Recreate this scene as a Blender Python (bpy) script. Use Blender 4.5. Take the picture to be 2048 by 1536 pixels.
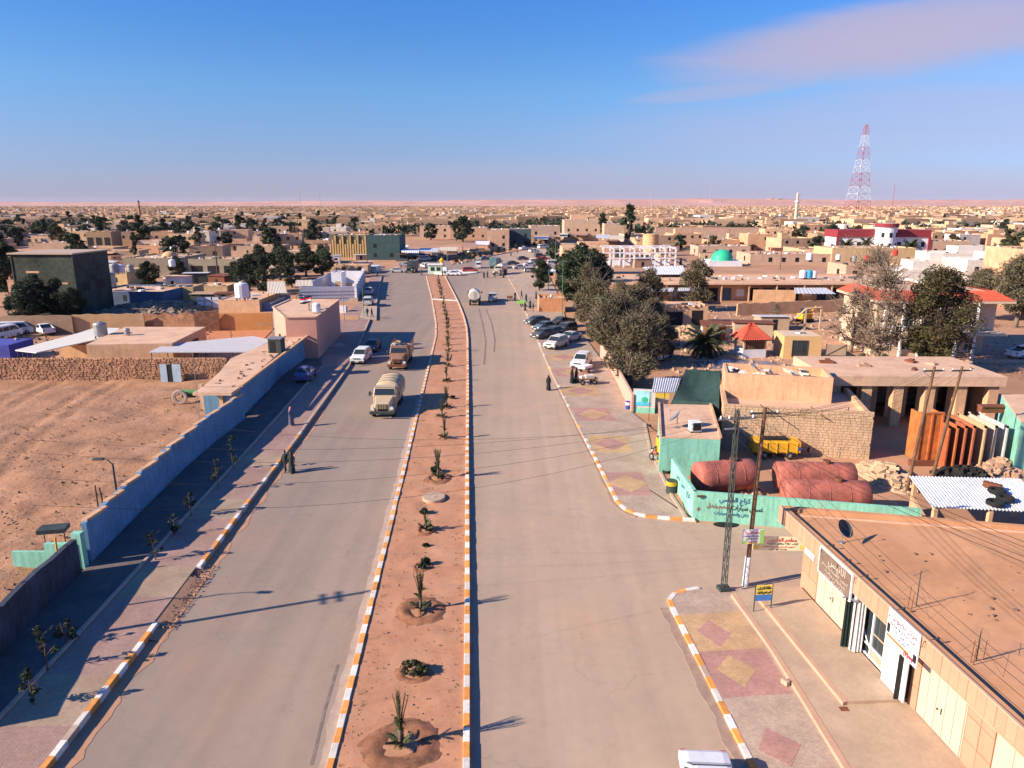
import bpy, bmesh, math, random, unicodedata
import numpy as np
from mathutils import Vector, Matrix, noise
# camera, sky, sun, exposure
SC = bpy.context.scene
for _o in list(bpy.data.objects):
 bpy.data.objects.remove(_o)
COL = SC.collection
CAM_H, FPX, PITCH = 20.0, 1450.0, math.atan(360.0 / 1450.0)
cam_data = bpy.data.cameras.new('camera')
cam_data.sensor_width = 36.0
cam_data.lens = 36.0 * FPX / 2048.0
cam_data.clip_start = 0.5
cam_data.clip_end = 40000.0
cam = bpy.data.objects.new('camera', cam_data)
cam.location = (0, 0, CAM_H)
cam.rotation_euler = (math.pi / 2 - PITCH, 0, 0)
COL.objects.link(cam)
SC.camera = cam
SUN_EL, SUN_AZ = math.radians(26.5), math.radians(19.0)      # shadows run towards +x and a little away from the camera
sun_data = bpy.data.lights.new('sun', 'SUN')
sun_data.energy = 5.0
sun_data.angle = math.radians(0.5)
sun_data.color = (1.0, 0.85, 0.66)
sun = bpy.data.objects.new('sun', sun_data)
to_sun = Vector((-math.cos(SUN_AZ) * math.cos(SUN_EL), -math.sin(SUN_AZ) * math.cos(SUN_EL), math.sin(SUN_EL)))
sun.rotation_euler = to_sun.to_track_quat('Z', 'Y').to_euler()
sun.location = to_sun * 200
COL.objects.link(sun)
def build_world():
 w = bpy.data.worlds.new('World')
 SC.world = w
 w.use_nodes = True
 nt = w.node_tree
 N, L = nt.nodes, nt.links
 bg = N['Background']
 bg.inputs['Strength'].default_value = 0.06
 sky = N.new('ShaderNodeTexSky')
 sky.sky_type = 'NISHITA'
 sky.sun_disc = False
 sky.sun_elevation = SUN_EL
 sky.sun_rotation = math.atan2(to_sun.x, to_sun.y)
 sky.altitude = 200
 sky.air_density = 1.0
 sky.dust_density = 0.6
 sky.ozone_density = 2.2
 tc = N.new('ShaderNodeTexCoord')
 sep = N.new('ShaderNodeSeparateXYZ')
 L.new(tc.outputs['Generated'], sep.inputs[0])
 ramp = N.new('ShaderNodeValToRGB')
 e = ramp.color_ramp.elements
 e[0].position = 0.0; e[0].color = (0.60, 0.66, 1.40, 1)
 e[1].position = 0.30; e[1].color = (0.31, 0.84, 1.70, 1)
 for p_, c_ in ((0.02, (0.60, 0.70, 1.32, 1)), (0.072, (0.63, 0.77, 1.25, 1)), (0.14, (0.57, 0.90, 1.34, 1)), (0.205, (0.425, 0.86, 1.44, 1))):
  k = ramp.color_ramp.elements.new(p_); k.color = c_
 L.new(sep.outputs['Z'], ramp.inputs[0])
 mul = N.new('ShaderNodeMix'); mul.data_type = 'RGBA'; mul.blend_type = 'MULTIPLY'
 mul.inputs['Factor'].default_value = 1.0
 L.new(sky.outputs[0], mul.inputs['A']); L.new(ramp.outputs[0], mul.inputs['B'])
 fy = N.new('ShaderNodeMath'); fy.operation = 'MAXIMUM'; fy.inputs[1].default_value = 0.05
 L.new(sep.outputs['Y'], fy.inputs[0])
 dx = N.new('ShaderNodeMath'); dx.operation = 'DIVIDE'; L.new(sep.outputs['X'], dx.inputs[0]); L.new(fy.outputs[0], dx.inputs[1])
 dy = N.new('ShaderNodeMath'); dy.operation = 'DIVIDE'; L.new(sep.outputs['Z'], dy.inputs[0]); L.new(fy.outputs[0], dy.inputs[1])
 com = N.new('ShaderNodeCombineXYZ'); L.new(dx.outputs[0], com.inputs[0]); L.new(dy.outputs[0], com.inputs[1])
 def mth(op, a, b=None, clamp=False):
  m = N.new('ShaderNodeMath'); m.operation = op; m.use_clamp = clamp
  for i, q in enumerate((a, b)):
   if q is None: continue
   if isinstance(q, (int, float)): m.inputs[i].default_value = q
   else: L.new(q, m.inputs[i])
  return m.outputs[0]
 def bank(cx, cy, rx, ry, ang):
  ca, sa = math.cos(ang), math.sin(ang)
  ax = mth('SUBTRACT', dx.outputs[0], cx); ay = mth('SUBTRACT', dy.outputs[0], cy)
  u = mth('DIVIDE', mth('ADD', mth('MULTIPLY', ax, ca), mth('MULTIPLY', ay, sa)), rx)
  v = mth('DIVIDE', mth('SUBTRACT', mth('MULTIPLY', ay, ca), mth('MULTIPLY', ax, sa)), ry)
  r2 = mth('ADD', mth('MULTIPLY', u, u), mth('MULTIPLY', v, v))
  return mth('SUBTRACT', 1.0, r2, True)
 def fluff(scale, sx, sy, rot):
  nz = N.new('ShaderNodeTexNoise'); nz.inputs['Scale'].default_value = scale; nz.inputs['Detail'].default_value = 8
  nz.inputs['Roughness'].default_value = 0.55; nz.inputs['Distortion'].default_value = 0.6
  mp = N.new('ShaderNodeMapping'); mp.inputs['Rotation'].default_value = (0, 0, rot); mp.inputs['Scale'].default_value = (sx, sy, 1)
  L.new(com.outputs[0], mp.inputs[0]); L.new(mp.outputs[0], nz.inputs['Vector'])
  return mth('SUBTRACT', nz.outputs['Fac'], 0.5)
 f1 = fluff(2.2, 1.0, 7.0, math.radians(-5)); f2 = fluff(5.0, 1.0, 3.5, math.radians(-5))
 tot = None
 for c in CLOUDS:
  g = bank(*c[:5])
  dens = mth('ADD', mth('MULTIPLY', g, 1.25), mth('ADD', mth('MULTIPLY', f1, c[6]), mth('MULTIPLY', f2, c[6] * 0.5)))
  sm = N.new('ShaderNodeMapRange'); sm.interpolation_type = 'SMOOTHSTEP'; sm.inputs[1].default_value = 0.0; sm.inputs[2].default_value = 1.05
  L.new(dens, sm.inputs[0])
  q = mth('MULTIPLY', mth('MULTIPLY', sm.outputs[0], mth('POWER', g, 0.4)), c[5])
  tot = q if tot is None else mth('ADD', tot, mth('MULTIPLY', q, mth('SUBTRACT', 1.0, tot)))
 cf = tot
 mx = N.new('ShaderNodeMix'); mx.data_type = 'RGBA'
 L.new(cf, mx.inputs['Factor'])
 L.new(mul.outputs['Result'], mx.inputs['A'])
 mx.inputs['B'].default_value = (4.8, 4.1, 5.3, 1)
 L.new(mx.outputs['Result'], bg.inputs['Color'])
def sky_pt(u, v):
 a, f = (768 - v) / FPX, (u - 1024) / FPX
 cp_, sp_ = math.cos(PITCH), math.sin(PITCH)
 y = cp_ + a * sp_
 return f / y, (-sp_ + a * cp_) / y
def _bank(u, v, ru, rv, deg, amount, fluffy):
 x, y = sky_pt(u, v)
 return (x, y, ru / FPX, rv / FPX, math.radians(deg), amount, fluffy)
CLOUDS = [_bank(1800, 72, 540, 80, 8, 0.80, 1.3), _bank(2080, 110, 620, 150, 2, 0.22, 1.4), _bank(1420, 186, 200, 18, 5, 0.40, 1.0), _bank(1850, 245, 800, 80, 1.5, 0.34, 1.0), _bank(1250, 370, 1500, 60, 0, 0.25, 0.3)]
build_world()
SC.view_settings.view_transform = 'Standard'
SC.view_settings.look = 'None'
SC.view_settings.gamma = 1.0
SC.view_settings.use_curve_mapping = False
SC.view_settings.exposure = 0.97
SC.cycles.max_bounces = 4
SC.cycles.diffuse_bounces = 2
SC.cycles.glossy_bounces = 2
SC.cycles.transparent_max_bounces = 6
SC.cycles.volume_bounces = 0
SC.cycles.use_adaptive_sampling = True
SC.cycles.use_denoising = True
# helpers
R = random.Random(11)
PI = math.pi
cp, sp = math.cos(PITCH), math.sin(PITCH)
def P(u, v, h=0.0):
 """point on the level z=h that the photograph shows at pixel (u, v)"""
 a = (768 - v) / FPX
 z = -sp + a * cp
 y = cp + a * sp
 t = (CAM_H - h) / -z
 return Vector(((u - 1024) / FPX * t, y * t, h))
def pix(p):
 y, z = p[1], p[2] - CAM_H
 dep = y * cp - z * sp
 return 1024 + FPX * p[0] / dep, 768 - FPX * (y * sp + z * cp) / dep
def hgt(vb, vt):
 """height of an upright standing on the ground at row vb whose top shows at row vt"""
 p = P(1024, vb)
 lo, hi = 0.0, min(400.0, CAM_H + .9 * p.y * cp / sp)
 for _ in range(30):
  m = (lo + hi) / 2
  if pix((0, p.y, m))[1] > vt: lo = m
  else: hi = m
 return lo
class MB:
 def __init__(s):
  s.v, s.f, s.m, s.mi = [], [], [], 0
  s.M = None
 def add(s, vs, fs, mi=None):
  n = len(s.v)
  if s.M is not None:
   vs = [tuple(s.M @ Vector(q)) for q in vs]
  s.v.extend([tuple(q) for q in vs])
  s.f.extend([tuple(i + n for i in f) for f in fs])
  s.m.extend([s.mi if mi is None else mi] * len(fs))
  return s
 def box(s, cx, cy, z0, sx, sy, sz, rz=0.0, mi=None, tap=1.0, rx=0.0, ry=0.0):
  hx, hy = sx / 2, sy / 2
  q = [(-hx, -hy, 0), (hx, -hy, 0), (hx, hy, 0), (-hx, hy, 0), (-hx * tap, -hy * tap, sz), (hx * tap, -hy * tap, sz), (hx * tap, hy * tap, sz), (-hx * tap, hy * tap, sz)]
  m = Matrix.Translation((cx, cy, z0)) @ Matrix.Rotation(rz, 4, 'Z') @ Matrix.Rotation(ry, 4, 'Y') @ Matrix.Rotation(rx, 4, 'X')
  return s.add([m @ Vector(p) for p in q], [(3, 2, 1, 0), (4, 5, 6, 7), (0, 1, 5, 4), (1, 2, 6, 5), (2, 3, 7, 6), (3, 0, 4, 7)], mi)
 def bb(s, x0, x1, y0, y1, z0, z1, mi=None):
  return s.box((x0 + x1) / 2, (y0 + y1) / 2, z0, x1 - x0, y1 - y0, z1 - z0, mi=mi)
 def prism(s, poly, z0, z1, mi=None, top=True, bot=False):
  n = len(poly)
  ar = sum(poly[i][0] * poly[(i + 1) % n][1] - poly[(i + 1) % n][0] * poly[i][1] for i in range(n))
  poly = [tuple(p[:2]) for p in poly]
  if ar < 0: poly = poly[::-1]
  vs = [(x, y, z0) for x, y in poly] + [(x, y, z1) for x, y in poly]
  fs = [(i, (i + 1) % n, n + (i + 1) % n, n + i) for i in range(n)]
  if top: fs.append(tuple(range(n, 2 * n)))
  if bot: fs.append(tuple(range(n - 1, -1, -1)))
  return s.add(vs, fs, mi)
 def cyl(s, p0, p1, r0, r1=None, n=10, mi=None, caps=True):
  r1 = r0 if r1 is None else r1
  p0, p1 = Vector(p0), Vector(p1)
  d = (p1 - p0).normalized()
  a = d.orthogonal().normalized(); b = d.cross(a)
  vs = []
  for p, r in ((p0, r0), (p1, r1)):
   for i in range(n):
    t = 2 * PI * i / n
    vs.append(p + a * (r * math.cos(t)) + b * (r * math.sin(t)))
  fs = [(i, (i + 1) % n, n + (i + 1) % n, n + i) for i in range(n)]
  if caps: fs += [tuple(range(n - 1, -1, -1)), tuple(range(n, 2 * n))]
  return s.add(vs, fs, mi)
 def tube(s, pts, r, n=6, mi=None):
  pts = [Vector(p) for p in pts]
  rs = r if isinstance(r, (list, tuple)) else [r] * len(pts)
  vs = []
  for k, p in enumerate(pts):
   d = (pts[min(k + 1, len(pts) - 1)] - pts[max(k - 1, 0)]).normalized()
   ref = Vector((0, 0, 1)) if abs(d.z) < 0.9 else Vector((1, 0, 0))
   a = d.cross(ref).normalized(); b = d.cross(a)
   for i in range(n):
    t = 2 * PI * i / n
    vs.append(p + a * (rs[k] * math.cos(t)) + b * (rs[k] * math.sin(t)))
  fs = []
  for k in range(len(pts) - 1):
   for i in range(n):
    fs.append((k * n + i, k * n + (i + 1) % n, (k + 1) * n + (i + 1) % n, (k + 1) * n + i))
  fs += [tuple(range(n - 1, -1, -1)), tuple(range((len(pts) - 1) * n, len(pts) * n))]
  return s.add(vs, fs, mi)
 def lathe(s, prof, n=20, c=(0, 0, 0), mi=None):
  vs = []
  for r, z in prof:
   for i in range(n):
    t = 2 * PI * i / n
    vs.append((c[0] + r * math.cos(t), c[1] + r * math.sin(t), c[2] + z))
  fs = []
  for k in range(len(prof) - 1):
   for i in range(n):
    fs.append((k * n + i, k * n + (i + 1) % n, (k + 1) * n + (i + 1) % n, (k + 1) * n + i))
  return s.add(vs, fs, mi)
 def quad(s, *q, mi=None):
  return s.add(q, [tuple(range(len(q)))], mi)
 def slab(s, pts, th, mi=None):
  """a sheet given by its upper corner points, thickened downwards"""
  n = len(pts); pts = [Vector(p) for p in pts]
  nr = (pts[1] - pts[0]).cross(pts[2] - pts[0])
  if nr.z < 0: pts = pts[::-1]
  vs = pts + [p - Vector((0, 0, th)) for p in pts]
  fs = [tuple(range(n)), tuple(range(2 * n - 1, n - 1, -1))] + [(i, n + i, n + (i + 1) % n, (i + 1) % n) for i in range(n)]
  return s.add(vs, fs, mi)
 def mesh(s, name, smooth=False):
  me = bpy.data.meshes.new(name)
  me.from_pydata(s.v, [], s.f)
  if any(s.m):
   me.polygons.foreach_set('material_index', s.m)
  if smooth:
   me.polygons.foreach_set('use_smooth', [True] * len(s.f))
  me.update()
  return me
 def build(s, name, mat, parent=None, smooth=False, world=False, bevel=0.0, kind=None, label=None):
  if world:
   base = parent.location.copy() if parent is not None else Vector((sum(p[0] for p in s.v) / len(s.v), sum(p[1] for p in s.v) / len(s.v), min(p[2] for p in s.v)))
   s.v = [(p[0] - base.x, p[1] - base.y, p[2] - base.z) for p in s.v]
  me = s.mesh(name, smooth)
  for m in (mat if isinstance(mat, (list, tuple)) else [mat]):
   me.materials.append(m)
  o = bpy.data.objects.new(name, me)
  COL.objects.link(o)
  if parent is not None: o.parent = parent
  elif world: o.location = base
  if bevel:
   b = o.modifiers.new('bevel', 'BEVEL'); b.width = bevel; b.segments = 2; b.limit_method = 'ANGLE'; b.angle_limit = math.radians(40)
  if kind: o['kind'] = kind
  if label: o['label'] = label
  return o
def tag(o, label=None, cat=None, group=None, kind=None):
 if label: o['label'] = label
 if cat: o['category'] = cat
 if group: o['group'] = group
 if kind: o['kind'] = kind
 return o
def thing(name, label, cat, loc=(0, 0, 0), rz=0.0, group=None, kind=None):
 o = bpy.data.objects.new(name, None)
 o.empty_display_size = 0.3
 COL.objects.link(o)
 o.location = loc; o.rotation_euler = (0, 0, rz)
 return tag(o, label, cat, group, kind)
KIDS = {}
def copy_tree(root, loc=None, rz=None, scale=None, label=None, group=None, color=None):
 """a copy of a thing with copies of its parts and sub-parts"""
 if root.name not in KIDS:
  KIDS[root.name] = [(c, list(c.children)) for c in root.children]
 r = root.copy(); COL.objects.link(r)
 if loc is not None: r.location = loc
 if rz is not None: r.rotation_euler = (0, 0, rz)
 if scale is not None: r.scale = scale if isinstance(scale, (tuple, list)) else (scale,) * 3
 if label: r['label'] = label
 if group: r['group'] = group
 if color is not None: r.color = color
 for c, subs in KIDS[root.name]:
  k = c.copy(); COL.objects.link(k); k.parent = r
  if color is not None: k.color = color
  for g in subs:
   d = g.copy(); COL.objects.link(d); d.parent = k
   if color is not None: d.color = color
 return r
def link_child(mesh, name, parent, loc=(0, 0, 0), rot=(0, 0, 0), scale=(1, 1, 1), color=None):
 o = bpy.data.objects.new(name, mesh)
 COL.objects.link(o); o.parent = parent
 o.location = loc; o.rotation_euler = rot; o.scale = scale
 if color is not None: o.color = color
 return o
# materials (all procedural)
MATS = {}
def mat(key, col=(0.5, 0.5, 0.5), rough=0.85, var=0.18, sc=1.2, bump=0.0, bsc=8.0, metal=0.0, objcol=False, world=False,
  spots=None, spec=0.3, streak=0.0, trans=0.0, rnd=0.0):
 if key in MATS: return MATS[key]
 m = bpy.data.materials.new(key); m.use_nodes = True
 N, L = m.node_tree.nodes, m.node_tree.links
 b = N['Principled BSDF']
 b.inputs['Roughness'].default_value = rough
 b.inputs['Metallic'].default_value = metal
 b.inputs['Specular IOR Level'].default_value = spec
 if world:
  g = N.new('ShaderNodeNewGeometry'); vec = g.outputs['Position']
 else:
  g = N.new('ShaderNodeTexCoord'); vec = g.outputs['Object']
 def noise_(scale, detail=5, rg=0.6):
  n = N.new('ShaderNodeTexNoise'); n.inputs['Scale'].default_value = scale; n.inputs['Detail'].default_value = detail
  n.inputs['Roughness'].default_value = rg; L.new(vec, n.inputs['Vector']); return n.outputs['Fac']
 def mix(fac, a, b_, bt='MIX'):
  x = N.new('ShaderNodeMix'); x.data_type = 'RGBA'; x.blend_type = bt
  for nm, q in (('Factor', fac), ('A', a), ('B', b_)):
   if isinstance(q, (int, float)): x.inputs[nm].default_value = q
   elif isinstance(q, tuple): x.inputs[nm].default_value = (*q[:3], 1)
   else: L.new(q, x.inputs[nm])
  return x.outputs['Result']
 def rng(src, a, b_, c, d):
  r = N.new('ShaderNodeMapRange'); L.new(src, r.inputs[0])
  for i, q in enumerate((a, b_, c, d)): r.inputs[i + 1].default_value = q
  return r.outputs[0]
 if objcol:
  oi = N.new('ShaderNodeObjectInfo')
  base = oi.outputs['Color']
 else:
  rgb = N.new('ShaderNodeRGB'); rgb.outputs[0].default_value = (*col, 1); base = rgb.outputs[0]
 out = base
 if var:
  f1 = rng(noise_(sc, 6), 0.3, 0.7, 1 - var, 1 + var)
  f2 = rng(noise_(sc * 7.3, 4), 0.3, 0.7, 1 - var * 0.6, 1 + var * 0.6)
  mm = N.new('ShaderNodeMath'); mm.operation = 'MULTIPLY'; L.new(f1, mm.inputs[0]); L.new(f2, mm.inputs[1])
  vs = N.new('ShaderNodeVectorMath'); vs.operation = 'SCALE'; L.new(out, vs.inputs[0]); L.new(mm.outputs[0], vs.inputs['Scale'])
  out = vs.outputs[0]
 if rnd:
  oi2 = N.new('ShaderNodeObjectInfo')
  vs = N.new('ShaderNodeVectorMath'); vs.operation = 'SCALE'; L.new(out, vs.inputs[0])
  L.new(rng(oi2.outputs['Random'], 0, 1, 1 - rnd, 1 + rnd), vs.inputs['Scale']); out = vs.outputs[0]
 for sp_ in spots or ():
  colr, scale, lo, hi, amt = sp_
  out = mix(rng(noise_(scale, 5, 0.65), lo, hi, 0, amt), out, colr)
 if streak:
  sx = N.new('ShaderNodeMapping'); sx.inputs['Scale'].default_value = (3.0, 3.0, 0.35); L.new(vec, sx.inputs[0])
  n = N.new('ShaderNodeTexNoise'); n.inputs['Scale'].default_value = 1.6; n.inputs['Detail'].default_value = 6; L.new(sx.outputs[0], n.inputs['Vector'])
  k = N.new('ShaderNodeVectorMath'); k.operation = 'SCALE'; L.new(out, k.inputs[0]); L.new(rng(n.outputs['Fac'], 0.45, 0.75, 1.0, 1 - streak), k.inputs['Scale']); out = k.outputs[0]
 L.new(out, b.inputs['Base Color'])
 if bump:
  bn = N.new('ShaderNodeBump'); bn.inputs['Strength'].default_value = min(1.0, bump * 4); bn.inputs['Distance'].default_value = bump
  L.new(noise_(bsc, 6, 0.65), bn.inputs['Height']); L.new(bn.outputs[0], b.inputs['Normal'])
 if trans:
  b.inputs['Transmission Weight'].default_value = 0
  tr = N.new('ShaderNodeBsdfTranslucent'); ms = N.new('ShaderNodeMixShader'); ms.inputs[0].default_value = trans
  L.new(out, tr.inputs[0]); L.new(b.outputs[0], ms.inputs[1]); L.new(tr.outputs[0], ms.inputs[2]); L.new(ms.outputs[0], N['Material Output'].inputs[0])
 MATS[key] = m
 return m
SAND = (0.36, 0.185, 0.10)
m_ground = mat('desert_sand', (0.42, 0.225, 0.13), var=0.22, sc=0.02, bump=0.03, bsc=1.2, world=True, spots=[((0.45, 0.27, 0.17), 0.006, 0.5, 0.7, 0.6), ((0.22, 0.12, 0.08), 0.35, 0.58, 0.75, 0.5)])
m_sand = mat('sand_lot', SAND, var=0.13, sc=0.35, bump=0.16, bsc=2.2, world=True, spots=[((0.24, 0.105, 0.06), 1.1, 0.56, 0.72, 0.65), ((0.50, 0.27, 0.17), 0.22, 0.5, 0.68, 0.55), ((0.10, 0.05, 0.04), 5.5, 0.64, 0.72, 0.7)])
m_median = mat('median_sand', (0.45, 0.215, 0.12), var=0.12, sc=0.6, bump=0.05, bsc=5.0, world=True, spots=[((0.30, 0.14, 0.08), 1.6, 0.56, 0.72, 0.5), ((0.52, 0.30, 0.19), 0.35, 0.5, 0.7, 0.5), ((0.09, 0.055, 0.04), 9.0, 0.66, 0.72, 0.8)])
def road_material():
 m = mat('dusty_asphalt', (0.30, 0.229, 0.178), rough=0.9, var=0.06, sc=0.25, bump=0.004, bsc=60, world=True,
   spots=[((0.40, 0.24, 0.165), 0.09, 0.52, 0.70, 0.45), ((0.20, 0.155, 0.15), 0.5, 0.62, 0.8, 0.30), ((0.15, 0.10, 0.09), 3.0, 0.72, 0.76, 0.45)])
 N, L = m.node_tree.nodes, m.node_tree.links
 b = N['Principled BSDF']
 src = b.inputs['Base Color'].links[0].from_socket
 g = N.new('ShaderNodeNewGeometry')
 mp = N.new('ShaderNodeMapping'); mp.inputs['Rotation'].default_value = (0, 0, math.radians(-3.5)); mp.inputs['Scale'].default_value = (0.9, 0.03, 1)
 L.new(g.outputs['Position'], mp.inputs[0])
 n = N.new('ShaderNodeTexNoise'); n.inputs['Scale'].default_value = 1.0; n.inputs['Detail'].default_value = 5; L.new(mp.outputs[0], n.inputs['Vector'])
 r = N.new('ShaderNodeMapRange'); r.inputs[1].default_value = 0.35; r.inputs[2].default_value = 0.68; r.inputs[3].default_value = 1.04; r.inputs[4].default_value = 0.92
 L.new(n.outputs['Fac'], r.inputs[0])
 v = N.new('ShaderNodeVectorMath'); v.operation = 'SCALE'; L.new(src, v.inputs[0]); L.new(r.outputs[0], v.inputs['Scale'])
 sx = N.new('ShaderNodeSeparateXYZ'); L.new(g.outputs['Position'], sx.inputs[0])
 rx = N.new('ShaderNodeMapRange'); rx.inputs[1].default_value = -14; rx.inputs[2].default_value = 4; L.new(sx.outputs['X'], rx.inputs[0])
 tn = N.new('ShaderNodeMix'); tn.data_type = 'RGBA'; L.new(rx.outputs[0], tn.inputs['Factor']); tn.inputs['A'].default_value = (0.92, 0.90, 0.92, 1); tn.inputs['B'].default_value = (1.42, 1.33, 1.22, 1)  # vignette put into the colour: road darker to the left, paler right
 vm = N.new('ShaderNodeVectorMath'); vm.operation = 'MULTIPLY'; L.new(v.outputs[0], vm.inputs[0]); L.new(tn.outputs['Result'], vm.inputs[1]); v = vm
 vo = N.new('ShaderNodeTexVoronoi'); vo.feature = 'DISTANCE_TO_EDGE'; vo.inputs['Scale'].default_value = 0.16
 nn = N.new('ShaderNodeTexNoise'); nn.inputs['Scale'].default_value = 0.7; nn.inputs['Detail'].default_value = 6; L.new(g.outputs['Position'], nn.inputs['Vector'])
 ad = N.new('ShaderNodeVectorMath'); ad.operation = 'MULTIPLY_ADD'; ad.inputs[1].default_value = (3, 3, 0); L.new(nn.outputs['Color'], ad.inputs[0]); L.new(g.outputs['Position'], ad.inputs[2])
 L.new(ad.outputs[0], vo.inputs['Vector'])
 r2 = N.new('ShaderNodeMapRange'); r2.inputs[1].default_value = 0.0; r2.inputs[2].default_value = 0.006; r2.inputs[3].default_value = 0.87; r2.inputs[4].default_value = 1.0
 L.new(vo.outputs['Distance'], r2.inputs[0])
 v2 = N.new('ShaderNodeVectorMath'); v2.operation = 'SCALE'; L.new(v.outputs[0], v2.inputs[0]); L.new(r2.outputs[0], v2.inputs['Scale'])
 L.new(v2.outputs[0], b.inputs['Base Color'])
 return m
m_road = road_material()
def paver_material(key, col, sc=4.0):
 """small concrete pavers with dark joints; colour from the mesh's own field"""
 m = mat(key, col, rough=0.9, var=0.16, sc=0.6, bump=0.0, world=True, spots=[((0.42, 0.26, 0.18), 0.35, 0.52, 0.72, 0.55), ((0.16, 0.11, 0.09), 2.6, 0.66, 0.74, 0.4)])
 N, L = m.node_tree.nodes, m.node_tree.links
 b = N['Principled BSDF']; src = b.inputs['Base Color'].links[0].from_socket
 g = N.new('ShaderNodeNewGeometry'); mp = N.new('ShaderNodeMapping'); mp.inputs['Rotation'].default_value = (0, 0, math.radians(-3.5)); L.new(g.outputs['Position'], mp.inputs[0])
 br = N.new('ShaderNodeTexBrick'); br.inputs['Scale'].default_value = sc; br.inputs['Mortar Size'].default_value = 0.03; br.inputs['Mortar Smooth'].default_value = 0.3
 br.inputs['Color1'].default_value = (1, 1, 1, 1); br.inputs['Color2'].default_value = (0.82, 0.82, 0.82, 1); br.inputs['Mortar'].default_value = (0.5, 0.45, 0.42, 1)
 L.new(mp.outputs[0], br.inputs['Vector'])
 x = N.new('ShaderNodeMix'); x.data_type = 'RGBA'; x.blend_type = 'MULTIPLY'; x.inputs['Factor'].default_value = 1; L.new(src, x.inputs['A']); L.new(br.outputs['Color'], x.inputs['B'])
 L.new(x.outputs['Result'], b.inputs['Base Color'])
 bn = N.new('ShaderNodeBump'); bn.inputs['Strength'].default_value = 0.6; bn.inputs['Distance'].default_value = 0.01; bn.invert = True
 L.new(br.outputs['Fac'], bn.inputs['Height']); L.new(bn.outputs[0], b.inputs['Normal'])
 return m
m_pgrey = paver_material('paver_grey', (0.56, 0.42, 0.32))
m_pred = paver_material('paver_red', (0.55, 0.30, 0.25))
m_pyel = paver_material('paver_yellow', (0.66, 0.43, 0.23))
m_pmix = paver_material('paver_worn', (0.43, 0.28, 0.235))
m_plaster = mat('plaster', rough=0.9, var=0.14, sc=0.5, bump=0.02, bsc=3, objcol=True, streak=0.25)
m_paint = mat('car_paint', rough=0.42, var=0.06, sc=2, objcol=True, spec=0.5, spots=[((0.40, 0.27, 0.19), 2.0, 0.45, 0.72, 0.45)])
m_mud = mat('mud_plaster', (0.60, 0.355, 0.205), var=0.15, sc=0.6, bump=0.03, bsc=4, streak=0.25, world=True)
m_roof = mat('roof_earth', (0.61, 0.385, 0.255), var=0.14, sc=0.35, bump=0.02, bsc=5, world=True, spots=[((0.33, 0.18, 0.11), 0.8, 0.55, 0.72, 0.5), ((0.10, 0.07, 0.05), 4.0, 0.68, 0.75, 0.6)])
m_concrete = mat('concrete', (0.43, 0.31, 0.215), var=0.12, sc=0.8, bump=0.01, bsc=12, world=True)
m_white = mat('white_paint', (0.72, 0.70, 0.72), var=0.08, sc=1.0, world=True, streak=0.1)
m_teal = mat('teal_paint', (0.235, 0.53, 0.40), var=0.14, sc=0.7, world=True, streak=0.3, spots=[((0.45, 0.36, 0.25), 0.8, 0.62, 0.8, 0.45)])
m_bluewall = mat('blue_wall_paint', (0.13, 0.26, 0.40), var=0.18, sc=0.5, world=True, streak=0.35, spots=[((0.30, 0.20, 0.14), 0.7, 0.6, 0.8, 0.5)])
m_dark = mat('dark_opening', (0.012, 0.012, 0.014), var=0.0, rough=0.7)
m_glass = mat('glass', (0.025, 0.035, 0.04), var=0.0, rough=0.08, spec=0.6)
m_rubber = mat('rubber', (0.018, 0.017, 0.016), var=0.2, rough=0.85)
m_steel = mat('galvanised_steel', (0.30, 0.30, 0.30), var=0.2, sc=2, rough=0.5, metal=0.5)
m_dsteel = mat('dark_steel', (0.045, 0.055, 0.05), var=0.25, sc=2, rough=0.6)
m_rust = mat('rusty_steel', (0.18, 0.06, 0.03), var=0.3, sc=3, rough=0.8)
m_wood = mat('old_wood', (0.16, 0.085, 0.045), var=0.3, sc=3, streak=0.4, bump=0.004, bsc=30)
m_korange = mat('kerb_orange', (0.70, 0.29, 0.07), var=0.2, sc=3, rnd=.18, world=True, spots=[((0.45, 0.30, 0.2), 4, 0.55, 0.7, 0.6)])
m_kwhite = mat('kerb_white', (0.66, 0.60, 0.53), var=0.18, sc=3, rnd=.15, world=True, spots=[((0.42, 0.30, 0.22), 4, 0.55, 0.7, 0.6)])
m_kbare = mat('kerb_bare', (0.42, 0.31, 0.24), var=0.15, sc=2, world=True)
m_leaf = mat('leaf_dark', (0.035, 0.05, 0.026), var=0.5, sc=0.8, rough=0.7, rnd=0.25, trans=0.15)
m_olive = mat('leaf_olive', (0.085, 0.07, 0.030), var=0.5, sc=0.7, rough=0.7, rnd=0.15, trans=0.15)
m_tam = mat('leaf_tamarisk', (0.125, 0.105, 0.06), var=0.5, sc=0.6, rough=0.8, rnd=0.2, trans=0.15)
m_twig = mat('twig_grey', (0.20, 0.145, 0.105), var=0.25, sc=1.0, rough=0.9)
m_palmleaf = mat('leaf_palm', (0.07, 0.075, 0.032), var=0.3, sc=2.0, rough=0.6, rnd=0.2, trans=0.1)
m_bark = mat('bark', (0.14, 0.09, 0.06), var=0.3, sc=4, bump=0.02, bsc=14)
m_tile = mat('red_roof_tile', (0.50, 0.085, 0.045), var=0.2, sc=3, rough=0.75)
m_stone = mat('rough_stone', (0.33, 0.165, 0.09), var=0.45, sc=1.4, bump=0.02, bsc=10, world=True, rnd=0.1)
m_brick = mat('sand_block', (0.50, 0.335, 0.21), var=0.16, sc=1.2, bump=0.01, bsc=14, world=True, streak=0.2)
m_corr = mat('white_sheet_metal', (0.62, 0.62, 0.64), var=0.10, sc=0.9, rough=0.5, metal=0.1, streak=0.15)
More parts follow.
